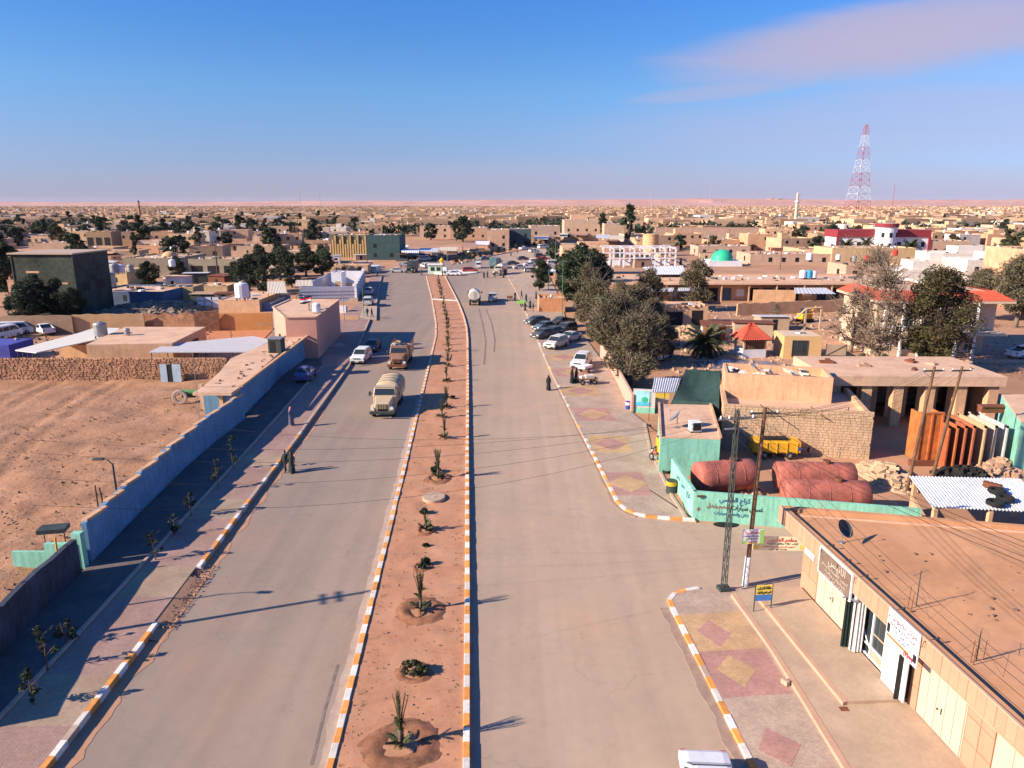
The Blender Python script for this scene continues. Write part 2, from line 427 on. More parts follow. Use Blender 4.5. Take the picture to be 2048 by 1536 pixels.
m_redtank = mat('red_tank_paint', (0.37, 0.11, 0.08), var=0.25, sc=1.0, rough=0.65, spots=[((0.14, 0.06, 0.04), 1.3, 0.50, 0.70, 0.75), ((0.5, 0.25, 0.16), 3.5, 0.58, 0.72, 0.5)])
m_orangep = mat('orange_paint', (0.46, 0.14, 0.04), var=0.3, sc=1.5, rough=0.65, spots=[((0.2, 0.06, 0.03), 3, 0.58, 0.72, 0.6)])
m_yellowp = mat('yellow_paint', (0.70, 0.36, 0.02), var=0.12, sc=1.5, rough=0.5, spots=[((0.2, 0.1, 0.03), 3, 0.6, 0.72, 0.6)])
m_skin = mat('skin', (0.30, 0.16, 0.10), var=0.05)
m_cloth = mat('cloth', objcol=True, var=0.12, sc=4, rough=0.9)
m_dtarp = mat('dark_net', (0.022, 0.05, 0.045), var=0.25, sc=1.2, rough=0.9)
m_rubble = mat('rubble_mat', (0.40, 0.25, 0.165), var=0.3, sc=2.0, world=True)
# Arabic lettering (presentation forms, written right to left)
FORMS = {}
for cpn in range(0xFE80, 0xFEFD):
 dcp = unicodedata.decomposition(chr(cpn)).split()
 if len(dcp) == 2:
  FORMS.setdefault(chr(int(dcp[1], 16)), {})[dcp[0].strip('<>')] = chr(cpn)
def arabic(s):
 out = []
 def joins(a, b):
  return a in FORMS and b in FORMS and 'initial' in FORMS[a] and 'final' in FORMS[b]
 for i, c in enumerate(s):
  if c not in FORMS: out.append(c); continue
  pre = i > 0 and joins(s[i - 1], c); nxt = i < len(s) - 1 and joins(c, s[i + 1])
  k = 'medial' if pre and nxt else 'final' if pre else 'initial' if nxt else 'isolated'
  out.append(FORMS[c].get(k) or FORMS[c].get('isolated', c))
 return ''.join(out[::-1])
def lettering(txt, size, m, parent, loc, rot, name='lettering', width=None, bold=0.0):
 cu = bpy.data.curves.new(name, 'FONT'); cu.body = txt; cu.size = size; cu.align_x = 'CENTER'; cu.align_y = 'CENTER'; cu.extrude = 0.004
 cu.resolution_u = 2; cu.offset = bold
 t = bpy.data.objects.new('_t', cu); COL.objects.link(t)
 dg = bpy.context.evaluated_depsgraph_get()
 me = bpy.data.meshes.new_from_object(t.evaluated_get(dg)); me.name = name
 bpy.data.objects.remove(t); bpy.data.curves.remove(cu)
 me.materials.clear(); me.materials.append(m)
 o = bpy.data.objects.new(name, me); COL.objects.link(o); o.parent = parent; o.location = loc; o.rotation_euler = rot
 if width:
  xs = [v.co.x for v in me.vertices]
  if xs and max(xs) - min(xs) > 0:
   o.scale = (width / (max(xs) - min(xs)), 1, 1)
 return o
# ground, roads, pavements, kerbs
def sheet(name, pts, z, m, label=None, base=-1.0, kind='structure', sub=None):
 b = MB(); b.prism([(p[0], p[1]) for p in pts], base, z)
 o = b.build(name, m, world=False)
 return tag(o, label, None, None, kind)
def terrain():
 """one sheet out to the horizon, with very gentle relief beyond the town"""
 radii = [0, 15, 30, 60, 120, 240, 480, 900, 1500, 2400, 3600, 5200, 7500, 10500, 15000, 26000]
 n = 96
 vs, fs = [(0, 0, 0)], []
 for r in radii[1:]:
  for i in range(n):
   t = 2 * PI * i / n
   x, y = r * math.cos(t), r * math.sin(t)
   z = 0 if r < 2000 else (noise.noise((x / 1500, y / 1500, 3)) * 4 - 1)
   vs.append((x, y, min(z, 4)))
 for i in range(n): fs.append((0, 1 + i, 1 + (i + 1) % n))
 for k in range(len(radii) - 2):
  for i in range(n):
   a = 1 + k * n
   fs.append((a + i, a + n + i, a + n + (i + 1) % n, a + (i + 1) % n))
 b = MB(); b.add(vs, fs)
 return tag(b.build('ground', m_ground), None, None, None, 'structure')
terrain()
def ridge():
 """the low pink escarpment along the horizon"""
 m = mat('escarpment', (0.50, 0.26, 0.20), var=0.12, sc=0.002, world=True, spots=[((0.62, 0.36, 0.28), 0.0016, 0.5, 0.7, 0.7)])
 prof = [(-600, 409), (0, 403.5), (150, 405), (400, 404), (600, 402.5), (840, 402), (1000, 400), (1200, 400), (1400, 398), (1560, 399), (1800, 400.5), (2048, 399), (2700, 400)]
 def crest(u):
  for (a, b), (c, d) in zip(prof, prof[1:]):
   if a <= u <= c: return b + (d - b) * (u - a) / (c - a)
  return 402
 vs, fs = [], []
 rows = [(7600, 0.0), (8000, 0.25), (8300, 0.42), (8500, 0.85), (8650, 1.0), (9800, 1.02), (11000, 0.8)]
 cols = list(range(-560, 2660, 14))
 for k, (dist, fr) in enumerate(rows):
  for u in cols:
   h = (408.0 - crest(u)) / FPX * 8600 + CAM_H
   nn = noise.fractal((u / 90.0, k * 0.35, 1), 0.6, 2.2, 5)
   hh = max(2.0, h * fr * (1 + 0.10 * nn * (1 if k < 5 else 0.3))) - (8 if fr == 0 else 0)
   dd = dist * (1 + 0.02 * noise.noise((u / 60.0, k, 7)))
   ang = (u - 1024) / FPX
   vs.append((ang * dd, dd, hh))
 nc = len(cols)
 for k in range(len(rows) - 1):
  for i in range(nc - 1):
   fs.append((k * nc + i, k * nc + i + 1, (k + 1) * nc + i + 1, (k + 1) * nc + i))
 b = MB(); b.add(vs, fs)
 tag(b.build('escarpment', m, smooth=False), 'long low pink escarpment along the horizon', None, None, 'structure')
ridge()
OL = [P(-75, 1760), P(105, 1536), P(300, 1280), P(385, 1165), P(470, 1050), P(590, 890), P(700, 735), P(735, 655), P(754, 608), P(764, 552)]
IL = [P(600, 1760), P(655, 1536), P(730, 1240), P(804, 946), P(859, 720), P(870, 676), P(871, 649), P(867, 624), P(863, 598), P(852, 553)]
IR = [P(940, 1760), P(940, 1536), P(940, 1200), P(938, 920), P(938, 760), P(937, 680), P(935, 657), P(929, 634), P(918, 606), P(891, 553)]
ORN = [P(1610, 1760), P(1497, 1536), P(1425, 1390), P(1375, 1290), P(1340, 1220), P(1334, 1204), P(1337, 1194), P(1352, 1185), P(1390, 1178), P(1422, 1176)]
ORF = [P(1390, 1044), P(1344, 1041), P(1297, 1037), P(1272, 1032), P(1247, 1022), P(1232, 1007), P(1213, 970), P(1185, 913), P(1153, 851), P(1119, 782), P(1098, 738), P(1078, 690), P(1046, 612), P(1022, 566), P(1012, 549)]
road_z = 0.02
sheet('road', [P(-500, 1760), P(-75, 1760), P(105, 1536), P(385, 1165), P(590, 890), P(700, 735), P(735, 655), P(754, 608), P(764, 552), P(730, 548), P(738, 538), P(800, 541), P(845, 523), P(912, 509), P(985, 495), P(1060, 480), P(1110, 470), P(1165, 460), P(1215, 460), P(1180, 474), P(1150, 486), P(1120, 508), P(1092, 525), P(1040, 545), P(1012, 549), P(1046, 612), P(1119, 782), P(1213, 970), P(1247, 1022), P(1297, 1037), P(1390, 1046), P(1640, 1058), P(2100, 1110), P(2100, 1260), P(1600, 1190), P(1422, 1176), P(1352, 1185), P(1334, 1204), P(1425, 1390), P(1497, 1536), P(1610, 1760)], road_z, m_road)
def raised(name, ring, z, m, label=None):
 return sheet(name, ring, z, m, label)
def inset(a, b, d):
 return [p + (q - p).normalized() * d for p, q in zip(a, b)]
kw = 0.26
med_l = inset(IL, IR, kw); med_r = inset(IR, IL, kw)
def median_bed():
 vs, fs = [], []
 def at(line, y):
  for a, b in zip(line, line[1:]):
   if a.y <= y <= b.y: t = (y - a.y) / (b.y - a.y); return a.x + (b.x - a.x) * t
  return line[-1].x if y > line[-1].y else line[0].x
 y = 18.5; rows = 0; nx = 13
 while y < med_l[-1].y:
  xa, xb = at(med_l, y), at(med_r, y)
  for i in range(nx):
   t = i / (nx - 1); x = xa + (xb - xa) * t
   e = min(t, 1 - t) * 6
   z = 0.13 + 0.07 * min(1, e) * noise.noise((x * 1.3, y * 1.3, 0)) + 0.03 * noise.noise((x * 5, y * 5, 2)) * min(1, e)
   vs.append((x, y, z))
  rows += 1; y += 0.35 if y < 60 else 1.0
 for r in range(rows - 1):
  for i in range(nx - 1):
   a = r * nx + i; fs.append((a, a + 1, a + nx + 1, a + nx))
 b = MB(); b.add(vs, fs)
 tag(b.build('median_ground', m_median, smooth=True), None, None, None, 'structure')
median_bed()
def resample(line, step):
 out, acc = [line[0].copy()], 0.0
 pts = [Vector((p.x, p.y, 0)) for p in line]
 cur = pts[0]; i = 1; out = [cur]
 need = step
 while i < len(pts):
  seg = (pts[i] - cur).length
  if seg >= need:
   cur = cur + (pts[i] - cur).normalized() * need; out.append(cur); need = step
  else:
   need -= seg; cur = pts[i]; i += 1
 return out
def stone_mesh(name, m, L=0.8):
 b = MB()
 w, h = kw, 1.0
 q = [(-L / 2, -w / 2), (L / 2, -w / 2), (L / 2, w / 2), (-L / 2, w / 2)]
 vs = [(x, y, -0.3) for x, y in q] + [(x * 0.995, y, 0.9 * h) for x, y in q] + [(x * 0.98, y * 0.88, h) for x, y in q]
 fs = [(0, 1, 5, 4), (1, 2, 6, 5), (2, 3, 7, 6), (3, 0, 4, 7), (4, 5, 9, 8), (5, 6, 10, 9), (6, 7, 11, 10), (7, 4, 8, 11), (8, 9, 10, 11)]
 b.add(vs, fs)
 me = b.mesh(name); me.materials.append(m); return me
K = [stone_mesh('kerb_stone', m_kwhite), stone_mesh('kerb_stone', m_korange), stone_mesh('kerb_stone', m_kbare)]
def kerb(line, h, side, label, skip=None, bare=None, phase=0, step=0.8, rough=0.0):
 root = thing('kerb', label, None, (line[0].x, line[0].y, 0), kind='structure')
 pts = resample(line, step); n = 0
 for i, (a, b) in enumerate(zip(pts, pts[1:])):
  mid = (a + b) / 2; d = (b - a)
  if skip and skip(mid): continue
  ang = math.atan2(d.y, d.x)
  nrm = Vector((-d.y, d.x, 0)).normalized() * side * kw / 2
  k = 2 if (bare and bare(mid)) or R.random() < .05 else (i + phase) % 2
  jit = rough * (R.random() - 0.5)
  o = link_child(K[k], 'kerb_stone', root, (mid.x + nrm.x - root.location.x + jit, mid.y + nrm.y - root.location.y, R.uniform(-0.012, 0.012)), (R.uniform(-.01, .01), 0, ang + jit * 0.2), (0.992, 1, h))
  n += 1
  if n >= 295: break
 return root
kerb(IL, 0.20, -1, 'orange and white kerb on the left edge of the sandy median', rough=0.03)
kerb(IR, 0.24, 1, 'orange and white kerb on the right edge of the sandy median', phase=1)
kerb(ORN, 0.17, -1, 'orange and white kerb round the near shop pavement corner')
kerb(ORF, 0.17, -1, 'orange and white kerb of the pavement beyond the side street', bare=lambda p: p.y > 57 and R.random() < 0.8)
kerb(OL, 0.30, 1, 'orange and white kerb along the left pavement', skip=lambda p: 31.2 < p.y < 37.2, bare=lambda p: p.y > 62 or (44 < p.y < 62 and R.random() < 0.4))
b = MB(); a_, b_ = P(865, 600), P(916, 603)
b.prism([(a_.x, a_.y - 0.3), (b_.x, b_.y - 0.3), (b_.x, b_.y + 0.5), (a_.x, a_.y + 0.5)], 0, 0.27)
tag(b.build('median_crossing', m_kwhite), 'white concrete strip crossing the far end of the median', None, None, 'structure')
def gutter(line, side, w, label, seed, y0, y1, m=m_kbare, z=0.05):
 rr = random.Random(seed)
 pts = [p for p in resample(line, 0.45) if y0 < p.y < y1]
 outer, inner = [], []
 for a, b2 in zip(pts, pts[1:]):
  d = b2 - a; nn = Vector((-d.y, d.x, 0)).normalized() * side
  ww = w * (0.75 + 0.5 * noise.noise((a.y * 0.5, seed, 0)) + 0.22 * rr.random())
  outer.append(a + nn * max(0.1, ww)); inner.append(a)
 vs = [(p.x, p.y, z) for p in inner] + [(p.x, p.y, z) for p in outer] + [(p.x, p.y, -0.1) for p in outer]
 n = len(inner); fs = []
 for i in range(n - 1):
  q = (i, i + 1, n + i + 1, n + i); fs.append(q if side < 0 else q[::-1])
  q = (n + i, n + i + 1, 2 * n + i + 1, 2 * n + i); fs.append(q if side < 0 else q[::-1])
 bb_ = MB(); bb_.add(vs, fs)
 tag(bb_.build('gutter', m), label, None, None, 'structure')
gutter(IL, 1, 0.42, 'broken concrete gutter beside the median', 3, 20, 75)
gutter(ORN, 1, 0.55, 'eroded concrete edge along the near pavement', 5, 20, 33.6, mat('eroded_edge', (0.33, 0.22, 0.165), var=0.15, sc=2, world=True), 0.045)
gutter(ORF[::-1], -1, 0.30, 'eroded concrete edge of the far right pavement', 6, 44, 80, MATS['eroded_edge'], 0.045)
gutter(OL, -1, 0.8, 'sand drift along the left kerb', 8, 20, 70, mat('sand_drift', (0.42, 0.225, 0.135), var=0.12, sc=1, world=True), 0.032)
WL = [P(-330, 1740), P(0, 1294), P(161, 1140), P(246, 1052), P(333, 966), P(391, 912), P(482, 841), P(573, 746), P(640, 690), P(676, 640), P(725, 604), P(742, 552)]
for _p in WL[:7]: _p.x += .45
zk = 0.27
OLi = [p + Vector((-kw, 0, 0)) for p in OL]
sheet('left_pavement', OLi + WL[::-1], zk - 0.03, m_pmix)
def strip_field(side_a, side_b, y0, y1, t0, t1, z, m, name):
 """patch of pavers between two pavement edges from y0 to y1"""
 def at(line, y):
  for a, c in zip(line, line[1:]):
   if a.y <= y <= c.y: t = (y - a.y) / (c.y - a.y); return a.x + (c.x - a.x) * t
  return line[0].x if y < line[0].y else line[-1].x
 ring = []
 for y, sgn in ((y0, 0), (y0, 1), (y1, 1), (y1, 0)):
  xa, xb = at(side_a, y), at(side_b, y)
  ring.append((xa + (xb - xa) * (t1 if sgn else t0), y))
 bq = MB(); bq.prism(ring, z - 0.2, z)
 return tag(bq.build(name, m), None, None, None, 'structure')
y = 21.0; k = 0; PLM = [paver_material('paver_left_rose', (.42, .265, .225)), paver_material('paver_left_sand', (.45, .33, .235)), m_pmix]
while y < 62:
 strip_field(OLi, WL, y, y + 3.2, 0.0, 0.6, zk - 0.022 + 0.004 * (k % 2), PLM[k % 3], 'paver_field')
 y += 3.2; k += 1
sheet('shade_strip', [p + Vector((.05, 0, 0)) for p in WL[:9]] + [a + Vector((-3.45, -.2, 0)) for a in OL[6:0:-1]] + [OL[0] + Vector((-3.45, 0, 0))], zk - .012, mat('shade_strip_dark', (.13, .105, .095), var=.2, sc=.6, world=True, spots=[((.30, .20, .14), .7, .56, .74, .5)]))  # dark sheet standing for the wall's shade on the pavement
bk = MB()
for a, c in zip(OL[1:7], OL[2:7]):
 d = (c - a); nn = Vector((-d.y, d.x, 0)).normalized() * 3.3
 p, q = a + nn, c + nn
 w_ = Vector((-d.y, d.x, 0)).normalized() * 0.16
 bk.prism([(p.x, p.y), (q.x, q.y), (q.x + w_.x, q.y + w_.y), (p.x + w_.x, p.y + w_.y)], 0, zk + 0.10)
tag(bk.build('inner_kerb', m_kbare), 'low inner kerb of the shaded left pavement', None, None, 'structure')
NRi = [p + Vector((kw * (1 if i < 6 else 0.2), -kw * (0 if i < 5 else 1), 0)) for i, p in enumerate(ORN)]
pz = 0.15
sheet('shop_pavement', NRi + [P(1600, 1188), P(1700, 1250), P(2048, 1700), P(1800, 1900)], pz, m_pgrey)
def px_poly(name, pts, z, m, base=0.0):
 bq = MB(); bq.prism([P(u, v, z)[:2] for u, v in pts], base, z)
 return tag(bq.build(name, m), None, None, None, 'structure')
px_poly('paver_field', [(1353, 1230), (1480, 1222), (1528, 1296), (1392, 1304)], pz + 0.004, m_pyel)
px_poly('paver_field', [(1392, 1304), (1528, 1296), (1587, 1386), (1436, 1396)], pz + 0.005, m_pred)
px_poly('diamond_field', [(1394, 1262), (1417, 1240), (1462, 1267), (1440, 1294)], pz + 0.009, m_pred)
px_poly('diamond_field', [(1433, 1338), (1457, 1310), (1512, 1340), (1489, 1373)], pz + 0.010, m_pyel)
px_poly('diamond_field', [(1516, 1500), (1532, 1455), (1602, 1488), (1582, 1533)], pz + 0.009, m_pred)
px_poly('diamond_field', [(1470, 1440), (1450, 1400), (1590, 1392), (1610, 1425), (1560, 1440)], pz + 0.004, m_pgrey)
FR_IN = [P(1392, 1046), P(1345, 985), P(1318, 905), P(1292, 850), P(1262, 826), P(1225, 752), P(1180, 690), P(1132, 640), P(1120, 600), P(1095, 545), P(1060, 536)]
sheet('market_pavement', [p + Vector((kw, 0, 0)) if i > 4 else p + Vector((0, kw, 0)) for i, p in enumerate(ORF)] + FR_IN[::-1], pz, m_pgrey)
cols = [m_pred, m_pgrey, m_pyel, m_pgrey]
ORFy = sorted(ORF[4:], key=lambda p: p.y); FRy = sorted(FR_IN, key=lambda p: p.y)
y, k = 47.5, 0
while y < 120:
 y2 = y + 4.5
 strip_field(ORFy, FRy, y, y2, 0.06, 0.62, pz + 0.004 + 0.001 * (k % 2), cols[k % 4], 'paver_field')
 if k % 2 == 0:
  def atx(line, yy):
   for a, c in zip(line, line[1:]):
    if a.y <= yy <= c.y: return a.x + (c.x - a.x) * (yy - a.y) / max(1e-6, c.y - a.y)
   return line[-1].x
  xa, xb = atx(ORFy, y + 2.2), atx(FRy, y + 2.2)
  cx = xa + (xb - xa) * 0.34
  bq = MB(); bq.prism([(cx - 1.5, y + 2.25), (cx, y + 0.6), (cx + 1.5, y + 2.25), (cx, y + 3.9)], 0, pz + 0.011)
  tag(bq.build('diamond_field', m_pyel if k % 4 == 0 else m_pred), None, None, None, 'structure')
 y = y2 + 0.01; k += 1
b = MB()
for a, c in zip([P(1290, 850), P(1300, 905), P(1345, 1000)], [P(1300, 905), P(1345, 1000), P(1372, 1040)]):
 b.prism([(a.x - 0.1, a.y), (c.x - 0.1, c.y), (c.x + 0.1, c.y), (a.x + 0.1, a.y)], 0, pz + 0.12)
tag(b.build('low_edge', m_kbare), None, None, None, 'structure')
sheet('dirt_strip', [P(1345, 1000), P(1300, 905), P(1288, 850), P(1330, 880), P(1372, 1040)], pz + 0.05, m_median)
FM = [P(905, 529), P(985, 512), P(1071, 496), P(1130, 482), P(1120, 479), P(1060, 492), P(975, 508), P(900, 522)]
sheet('far_median', FM, 0.22, m_median)
def lot():
 xr = []
 def wall_x(y):
  for a, c in zip(WL, WL[1:]):
   if a.y <= y <= c.y: return a.x + (c.x - a.x) * (y - a.y) / (c.y - a.y)
  return WL[0].x
 vs, fs = [], []
 ys = [26 + i * 0.5 for i in range(119)]
 nx = 90
 for yy in ys:
  x1 = wall_x(yy) - 0.25; x0 = x1 - 48
  for i in range(nx):
   x = x0 + (x1 - x0) * (i / (nx - 1))
   z = 0.35 + 0.22 * noise.fractal((x * 0.18, yy * 0.18, 0), 0.7, 2.1, 5) + 0.06 * noise.noise((x * 1.6, yy * 1.6, 4))
   for c0, dd in ((2.0, 0.0), (4.2, 0.0), (9.0, 0), (11.0, 0.15)):        # wheel ruts running beside the wall
    t = (x1 - x) - 7.0 - c0 - 0.16 * (yy - 26) - 1.2 * math.sin(yy * 0.12)
    z -= 0.20 * math.exp(-(t / 0.25) ** 2)
   for hx, hy, hr in ((-2.6, 38.6, 0.55), (-5.0, 37.2, 0.4), (-3.4, 43, 0.5), (-2.2, 46.5, 0.5), (-3.6, 54.5, 0.8), (-2.1, 50.0, 0.7), (-6.5, 44.5, 0.9), (-9.5, 46.0, 0.6), (-8.8, 43.6, 0.5)):
    d2 = ((x - (x1 + hx)) ** 2 + ((yy - hy) * 0.8) ** 2) / hr ** 2
    if d2 < 6: z -= 0.28 * math.exp(-d2 * 1.6)
   vs.append((x, yy, z))
 for r in range(len(ys) - 1):
  for i in range(nx - 1):
   a = r * nx + i; fs.append((a, a + 1, a + nx + 1, a + nx))
 b = MB(); b.add(vs, fs)
 tag(b.build('vacant_lot_ground', m_sand, smooth=True), 'rutted orange sand of the vacant lot behind the blue wall', None, None, 'structure')
lot()
def pebbles(name, label, region, n, smin, smax, z, m, seed, parent=None):
 """small stones strewn over a region given as a function returning points"""
 rr = random.Random(seed); b = MB()
 for _ in range(n):
  p = region(rr)
  if p is None: continue
  s = smin + (smax - smin) * rr.random() ** 3
  a = rr.random() * PI; x, y = p[0], p[1]; zz = p[2] if len(p) > 2 else z
  q = [(x + s * math.cos(a + t) * rr.uniform(.7, 1.2), y + s * math.sin(a + t) * rr.uniform(.7, 1.2), zz - s * .1) for t in (0, 1.57, 3.14, 4.71)]
  top = (x + s * rr.uniform(-.2, .2), y + s * rr.uniform(-.2, .2), zz + s * rr.uniform(.4, .9))
  b.add(q + [top], [(0, 1, 4), (1, 2, 4), (2, 3, 4), (3, 0, 4)])
 o = b.build(name, m, parent)
 return tag(o, label, None, None, 'stuff')
def lerp_region(A, B, y0, y1, t0=0.0, t1=1.0):
 def f(rr):
  yy = y0 + (y1 - y0) * rr.random() ** 1.4
  for a, c in zip(A, A[1:]):
   if a.y <= yy <= c.y: xa = a.x + (c.x - a.x) * (yy - a.y) / (c.y - a.y); break
  else: return None
  for a, c in zip(B, B[1:]):
   if a.y <= yy <= c.y: xb = a.x + (c.x - a.x) * (yy - a.y) / (c.y - a.y); break
  else: return None
  return (xa + (xb - xa) * rr.uniform(t0, t1), yy)
 return f
m_pebble = mat('pebble', (0.20, 0.12, 0.085), var=0.4, sc=3, world=True)
pebbles('pebbles', 'small stones and clods strewn on the median', lerp_region(med_l, med_r, 20, 75, .04, .96), 1500, .015, .07, 0.13, m_pebble, 1)
def weeds():
 rr = random.Random(4); b = MB()
 f1_, f2_ = lerp_region(med_l, med_r, 20, 80, .02, .14), lerp_region(med_l, med_r, 20, 80, .86, .98)
 for k in range(190):
  p = (f1_ if k % 2 else f2_)(rr) if k % 5 else lerp_region(med_l, med_r, 20, 80, .1, .9)(rr)
  if not p: continue
  for _ in range(9):
   a, l = rr.random() * 6.28, rr.uniform(.05, .17); c, s = math.cos(a), math.sin(a)
   b.add([(p[0] - s * .008, p[1] + c * .008, .12), (p[0] + s * .008, p[1] - c * .008, .12), (p[0] + c * l * .7, p[1] + s * l * .7, .12 + l)], [(0, 1, 2)])
 tag(b.build('dry_weeds', m_palmleaf), 'dry weeds growing along the median kerbs', None, None, 'stuff')
weeds()
def tyre_marks():
 m = mat('tyre_rubber_mark', (.20, .15, .125), var=.3, sc=2, world=True)
 for label, line in (('long curved tyre marks on the right carriageway', [(958, 618), (966, 650), (972, 685), (968, 730)]), ('long curved tyre marks beside the first ones', [(972, 618), (984, 648), (990, 680), (988, 706)]), ('dark tyre mark beside the near median kerb', [(676, 1330), (650, 1420), (622, 1536)])):
  pts = [P(*q) for q in line]; pts = resample(pts, .5); b = MB(); w = .05 + .0004 * pts[0].y
  for a, c in zip(pts, pts[1:]):
   d = (c - a).normalized(); n_ = Vector((-d.y, d.x, 0)) * w; b.add([(a.x - n_.x, a.y - n_.y, .027), (a.x + n_.x, a.y + n_.y, .027), (c.x + n_.x, c.y + n_.y, .027), (c.x - n_.x, c.y - n_.y, .027)], [(3, 2, 1, 0)])
  tag(b.build('tyre_mark', m), label, None, None, 'structure')
tyre_marks()
gutter(IR, -1, .18, 'thin sand drift against the right median kerb', 12, 20, 90, mat('sand_drift2', (0.40, 0.25, 0.165), var=0.15, sc=1, world=True), .03)
pebbles('lot_stones', 'stones and rubbish strewn over the vacant lot', lambda rr: (lambda y: (-24.6 - .061 * (y - 41) - 0.4 - 20 * rr.random() ** 1.5, y))(rr.uniform(30, 75)), 2200, .03, .16, 0.40, m_pebble, 2)
pebbles('verge_stones', 'grit lying along the broken left kerb', lambda rr: (lambda y: (-14.2 - (y - 34) * .33 * 0 + rr.uniform(-1.6, .3), y))(rr.uniform(31, 37.5)), 10, .02, .05, 0.03, m_pebble, 3)
def broken(rr):
 y = rr.uniform(31.0, 37.4); a, c = P(300, 1280), P(385, 1165)
 x = a.x + (c.x - a.x) * (y - a.y) / (c.y - a.y)
 return (x + rr.uniform(-0.35, 0.75), y)
b = MB(); a_, c_ = P(296, 1284), P(388, 1160)
b.prism([(a_.x - .3, a_.y), (c_.x - .3, c_.y), (c_.x + .7, c_.y), (a_.x + .7, a_.y)], 0, 0.04)
tag(b.build('broken_kerb_bed', MATS['sand_drift']), None, None, None, 'structure')
b = MB(); b.add([(a_.x - .3, a_.y, .245), (c_.x - .3, c_.y, .245), (c_.x + .5, c_.y, .045), (a_.x + .5, a_.y, .045)], [(3, 2, 1, 0)])
tag(b.build('sand_ramp', MATS['sand_drift']), 'sand ramp where the left kerb is broken away', None, None, 'structure')
pebbles('kerb_rubble', 'broken bits of kerb lying on the sand ramp', broken, 420, .02, .10, 0.14, m_pebble, 4)
# builders: people, vehicles, trees, poles
def skin_person(pose='stand', seed=0):
 """one continuous body from a joint skeleton; returns a mesh, feet at z=0, facing +x"""
 J = {'pelvis': (0, 0, .95, .125), 'waist': (0, 0, 1.10, .115), 'chest': (.01, 0, 1.30, .135), 'neck': (.01, 0, 1.46, .055), 'skull': (.03, 0, 1.56, .075), 'crown': (.02, 0, 1.68, .082)}
 E = [('pelvis', 'waist'), ('waist', 'chest'), ('chest', 'neck'), ('neck', 'skull'), ('skull', 'crown')]
 for s, k in ((1, 'l'), (-1, 'r')):
  J['sh' + k] = (.0, .17 * s, 1.39, .06)
  if pose == 'ride':
   J['el' + k] = (.22, .24 * s, 1.16, .043); J['wr' + k] = (.45, .22 * s, 1.05, .03); J['ha' + k] = (.54, .20 * s, 1.03, .035)
   J['hip' + k] = (.0, .10 * s, .90, .095); J['kn' + k] = (.42, .19 * s, .82, .065); J['an' + k] = (.28, .17 * s, .38, .045); J['toe' + k] = (.44, .17 * s, .33, .035)
  elif pose == 'walk':
   q = .12 * s
   J['el' + k] = (-.12 * s, .24 * s, 1.12, .043); J['wr' + k] = (.02 - .1 * s, .25 * s, .90, .03); J['ha' + k] = (.06 - .1 * s, .25 * s, .80, .035)
   J['hip' + k] = (.0, .09 * s, .90, .10); J['kn' + k] = (.08 + q, .10 * s, .50, .065); J['an' + k] = (q * 1.8, .10 * s, .09, .045); J['toe' + k] = (.14 + q * 1.8, .10 * s, .04, .035)
  else:
   J['el' + k] = (-.02, .25 * s, 1.12, .043); J['wr' + k] = (.06, .27 * s, .90, .03); J['ha' + k] = (.09, .26 * s, .80, .035)
   J['hip' + k] = (.0, .09 * s, .90, .10); J['kn' + k] = (.02, .11 * s, .50, .065); J['an' + k] = (-.01, .11 * s, .09, .045); J['toe' + k] = (.14, .13 * s, .04, .035)
  E += [('chest', 'sh' + k), ('sh' + k, 'el' + k), ('el' + k, 'wr' + k), ('wr' + k, 'ha' + k), ('pelvis', 'hip' + k), ('hip' + k, 'kn' + k), ('kn' + k, 'an' + k), ('an' + k, 'toe' + k)]
 names = list(J); idx = {n: i for i, n in enumerate(names)}
 me = bpy.data.meshes.new('body')
 me.from_pydata([J[n][:3] for n in names], [(idx[a], idx[b]) for a, b in E], [])
 o = bpy.data.objects.new('_p', me); COL.objects.link(o)
 md = o.modifiers.new('s', 'SKIN'); md.use_smooth_shade = True
 for n in names:
  sv = me.skin_vertices[0].data[idx[n]]; sv.radius = (J[n][3], J[n][3]); sv.use_root = (n == 'pelvis')
 ss = o.modifiers.new('u', 'SUBSURF'); ss.levels = 1; ss.render_levels = 1
 dg = bpy.context.evaluated_depsgraph_get()
 out = bpy.data.meshes.new_from_object(o.evaluated_get(dg)); out.name = 'body'
 out.materials.clear(); out.materials.append(m_cloth)
 bpy.data.objects.remove(o)
 return out
BODY = {p: skin_person(p) for p in ('stand', 'walk', 'ride')}
def loft(rings, n=14):
 """rings of (cx, cy, z, rx, ry)"""
 b = MB(); vs = []
 for cx, cy, z, rx, ry in rings:
  for i in range(n):
   t = 2 * PI * i / n; w = 1 + 0.05 * math.sin(3 * t + z * 2)
   vs.append((cx + rx * w * math.cos(t), cy + ry * w * math.sin(t), z))
 fs = []
 for k in range(len(rings) - 1):
  for i in range(n): fs.append((k * n + i, k * n + (i + 1) % n, (k + 1) * n + (i + 1) % n, (k + 1) * n + i))
 fs.append(tuple(range((len(rings) - 1) * n, len(rings) * n)))
 b.add(vs, fs); return b
def _mm(b, name, m, smooth=True):
 me = b.mesh(name, smooth); me.materials.append(m); return me
ROBE = _mm(loft([(0, 0, .10, .27, .27), (0, 0, .5, .22, .23), (0, 0, .95, .17, .20), (0, 0, 1.15, .15, .19), (0, 0, 1.38, .14, .22), (.0, 0, 1.47, .07, .09)]), 'robe', m_cloth)
VEIL = _mm(loft([(-.03, 0, 1.05, .22, .27), (-.02, 0, 1.3, .17, .25), (-.01, 0, 1.46, .12, .15), (-.01, 0, 1.6, .105, .10), (0, 0, 1.70, .09, .085), (0, 0, 1.745, .04, .04)]), 'veil', m_cloth)
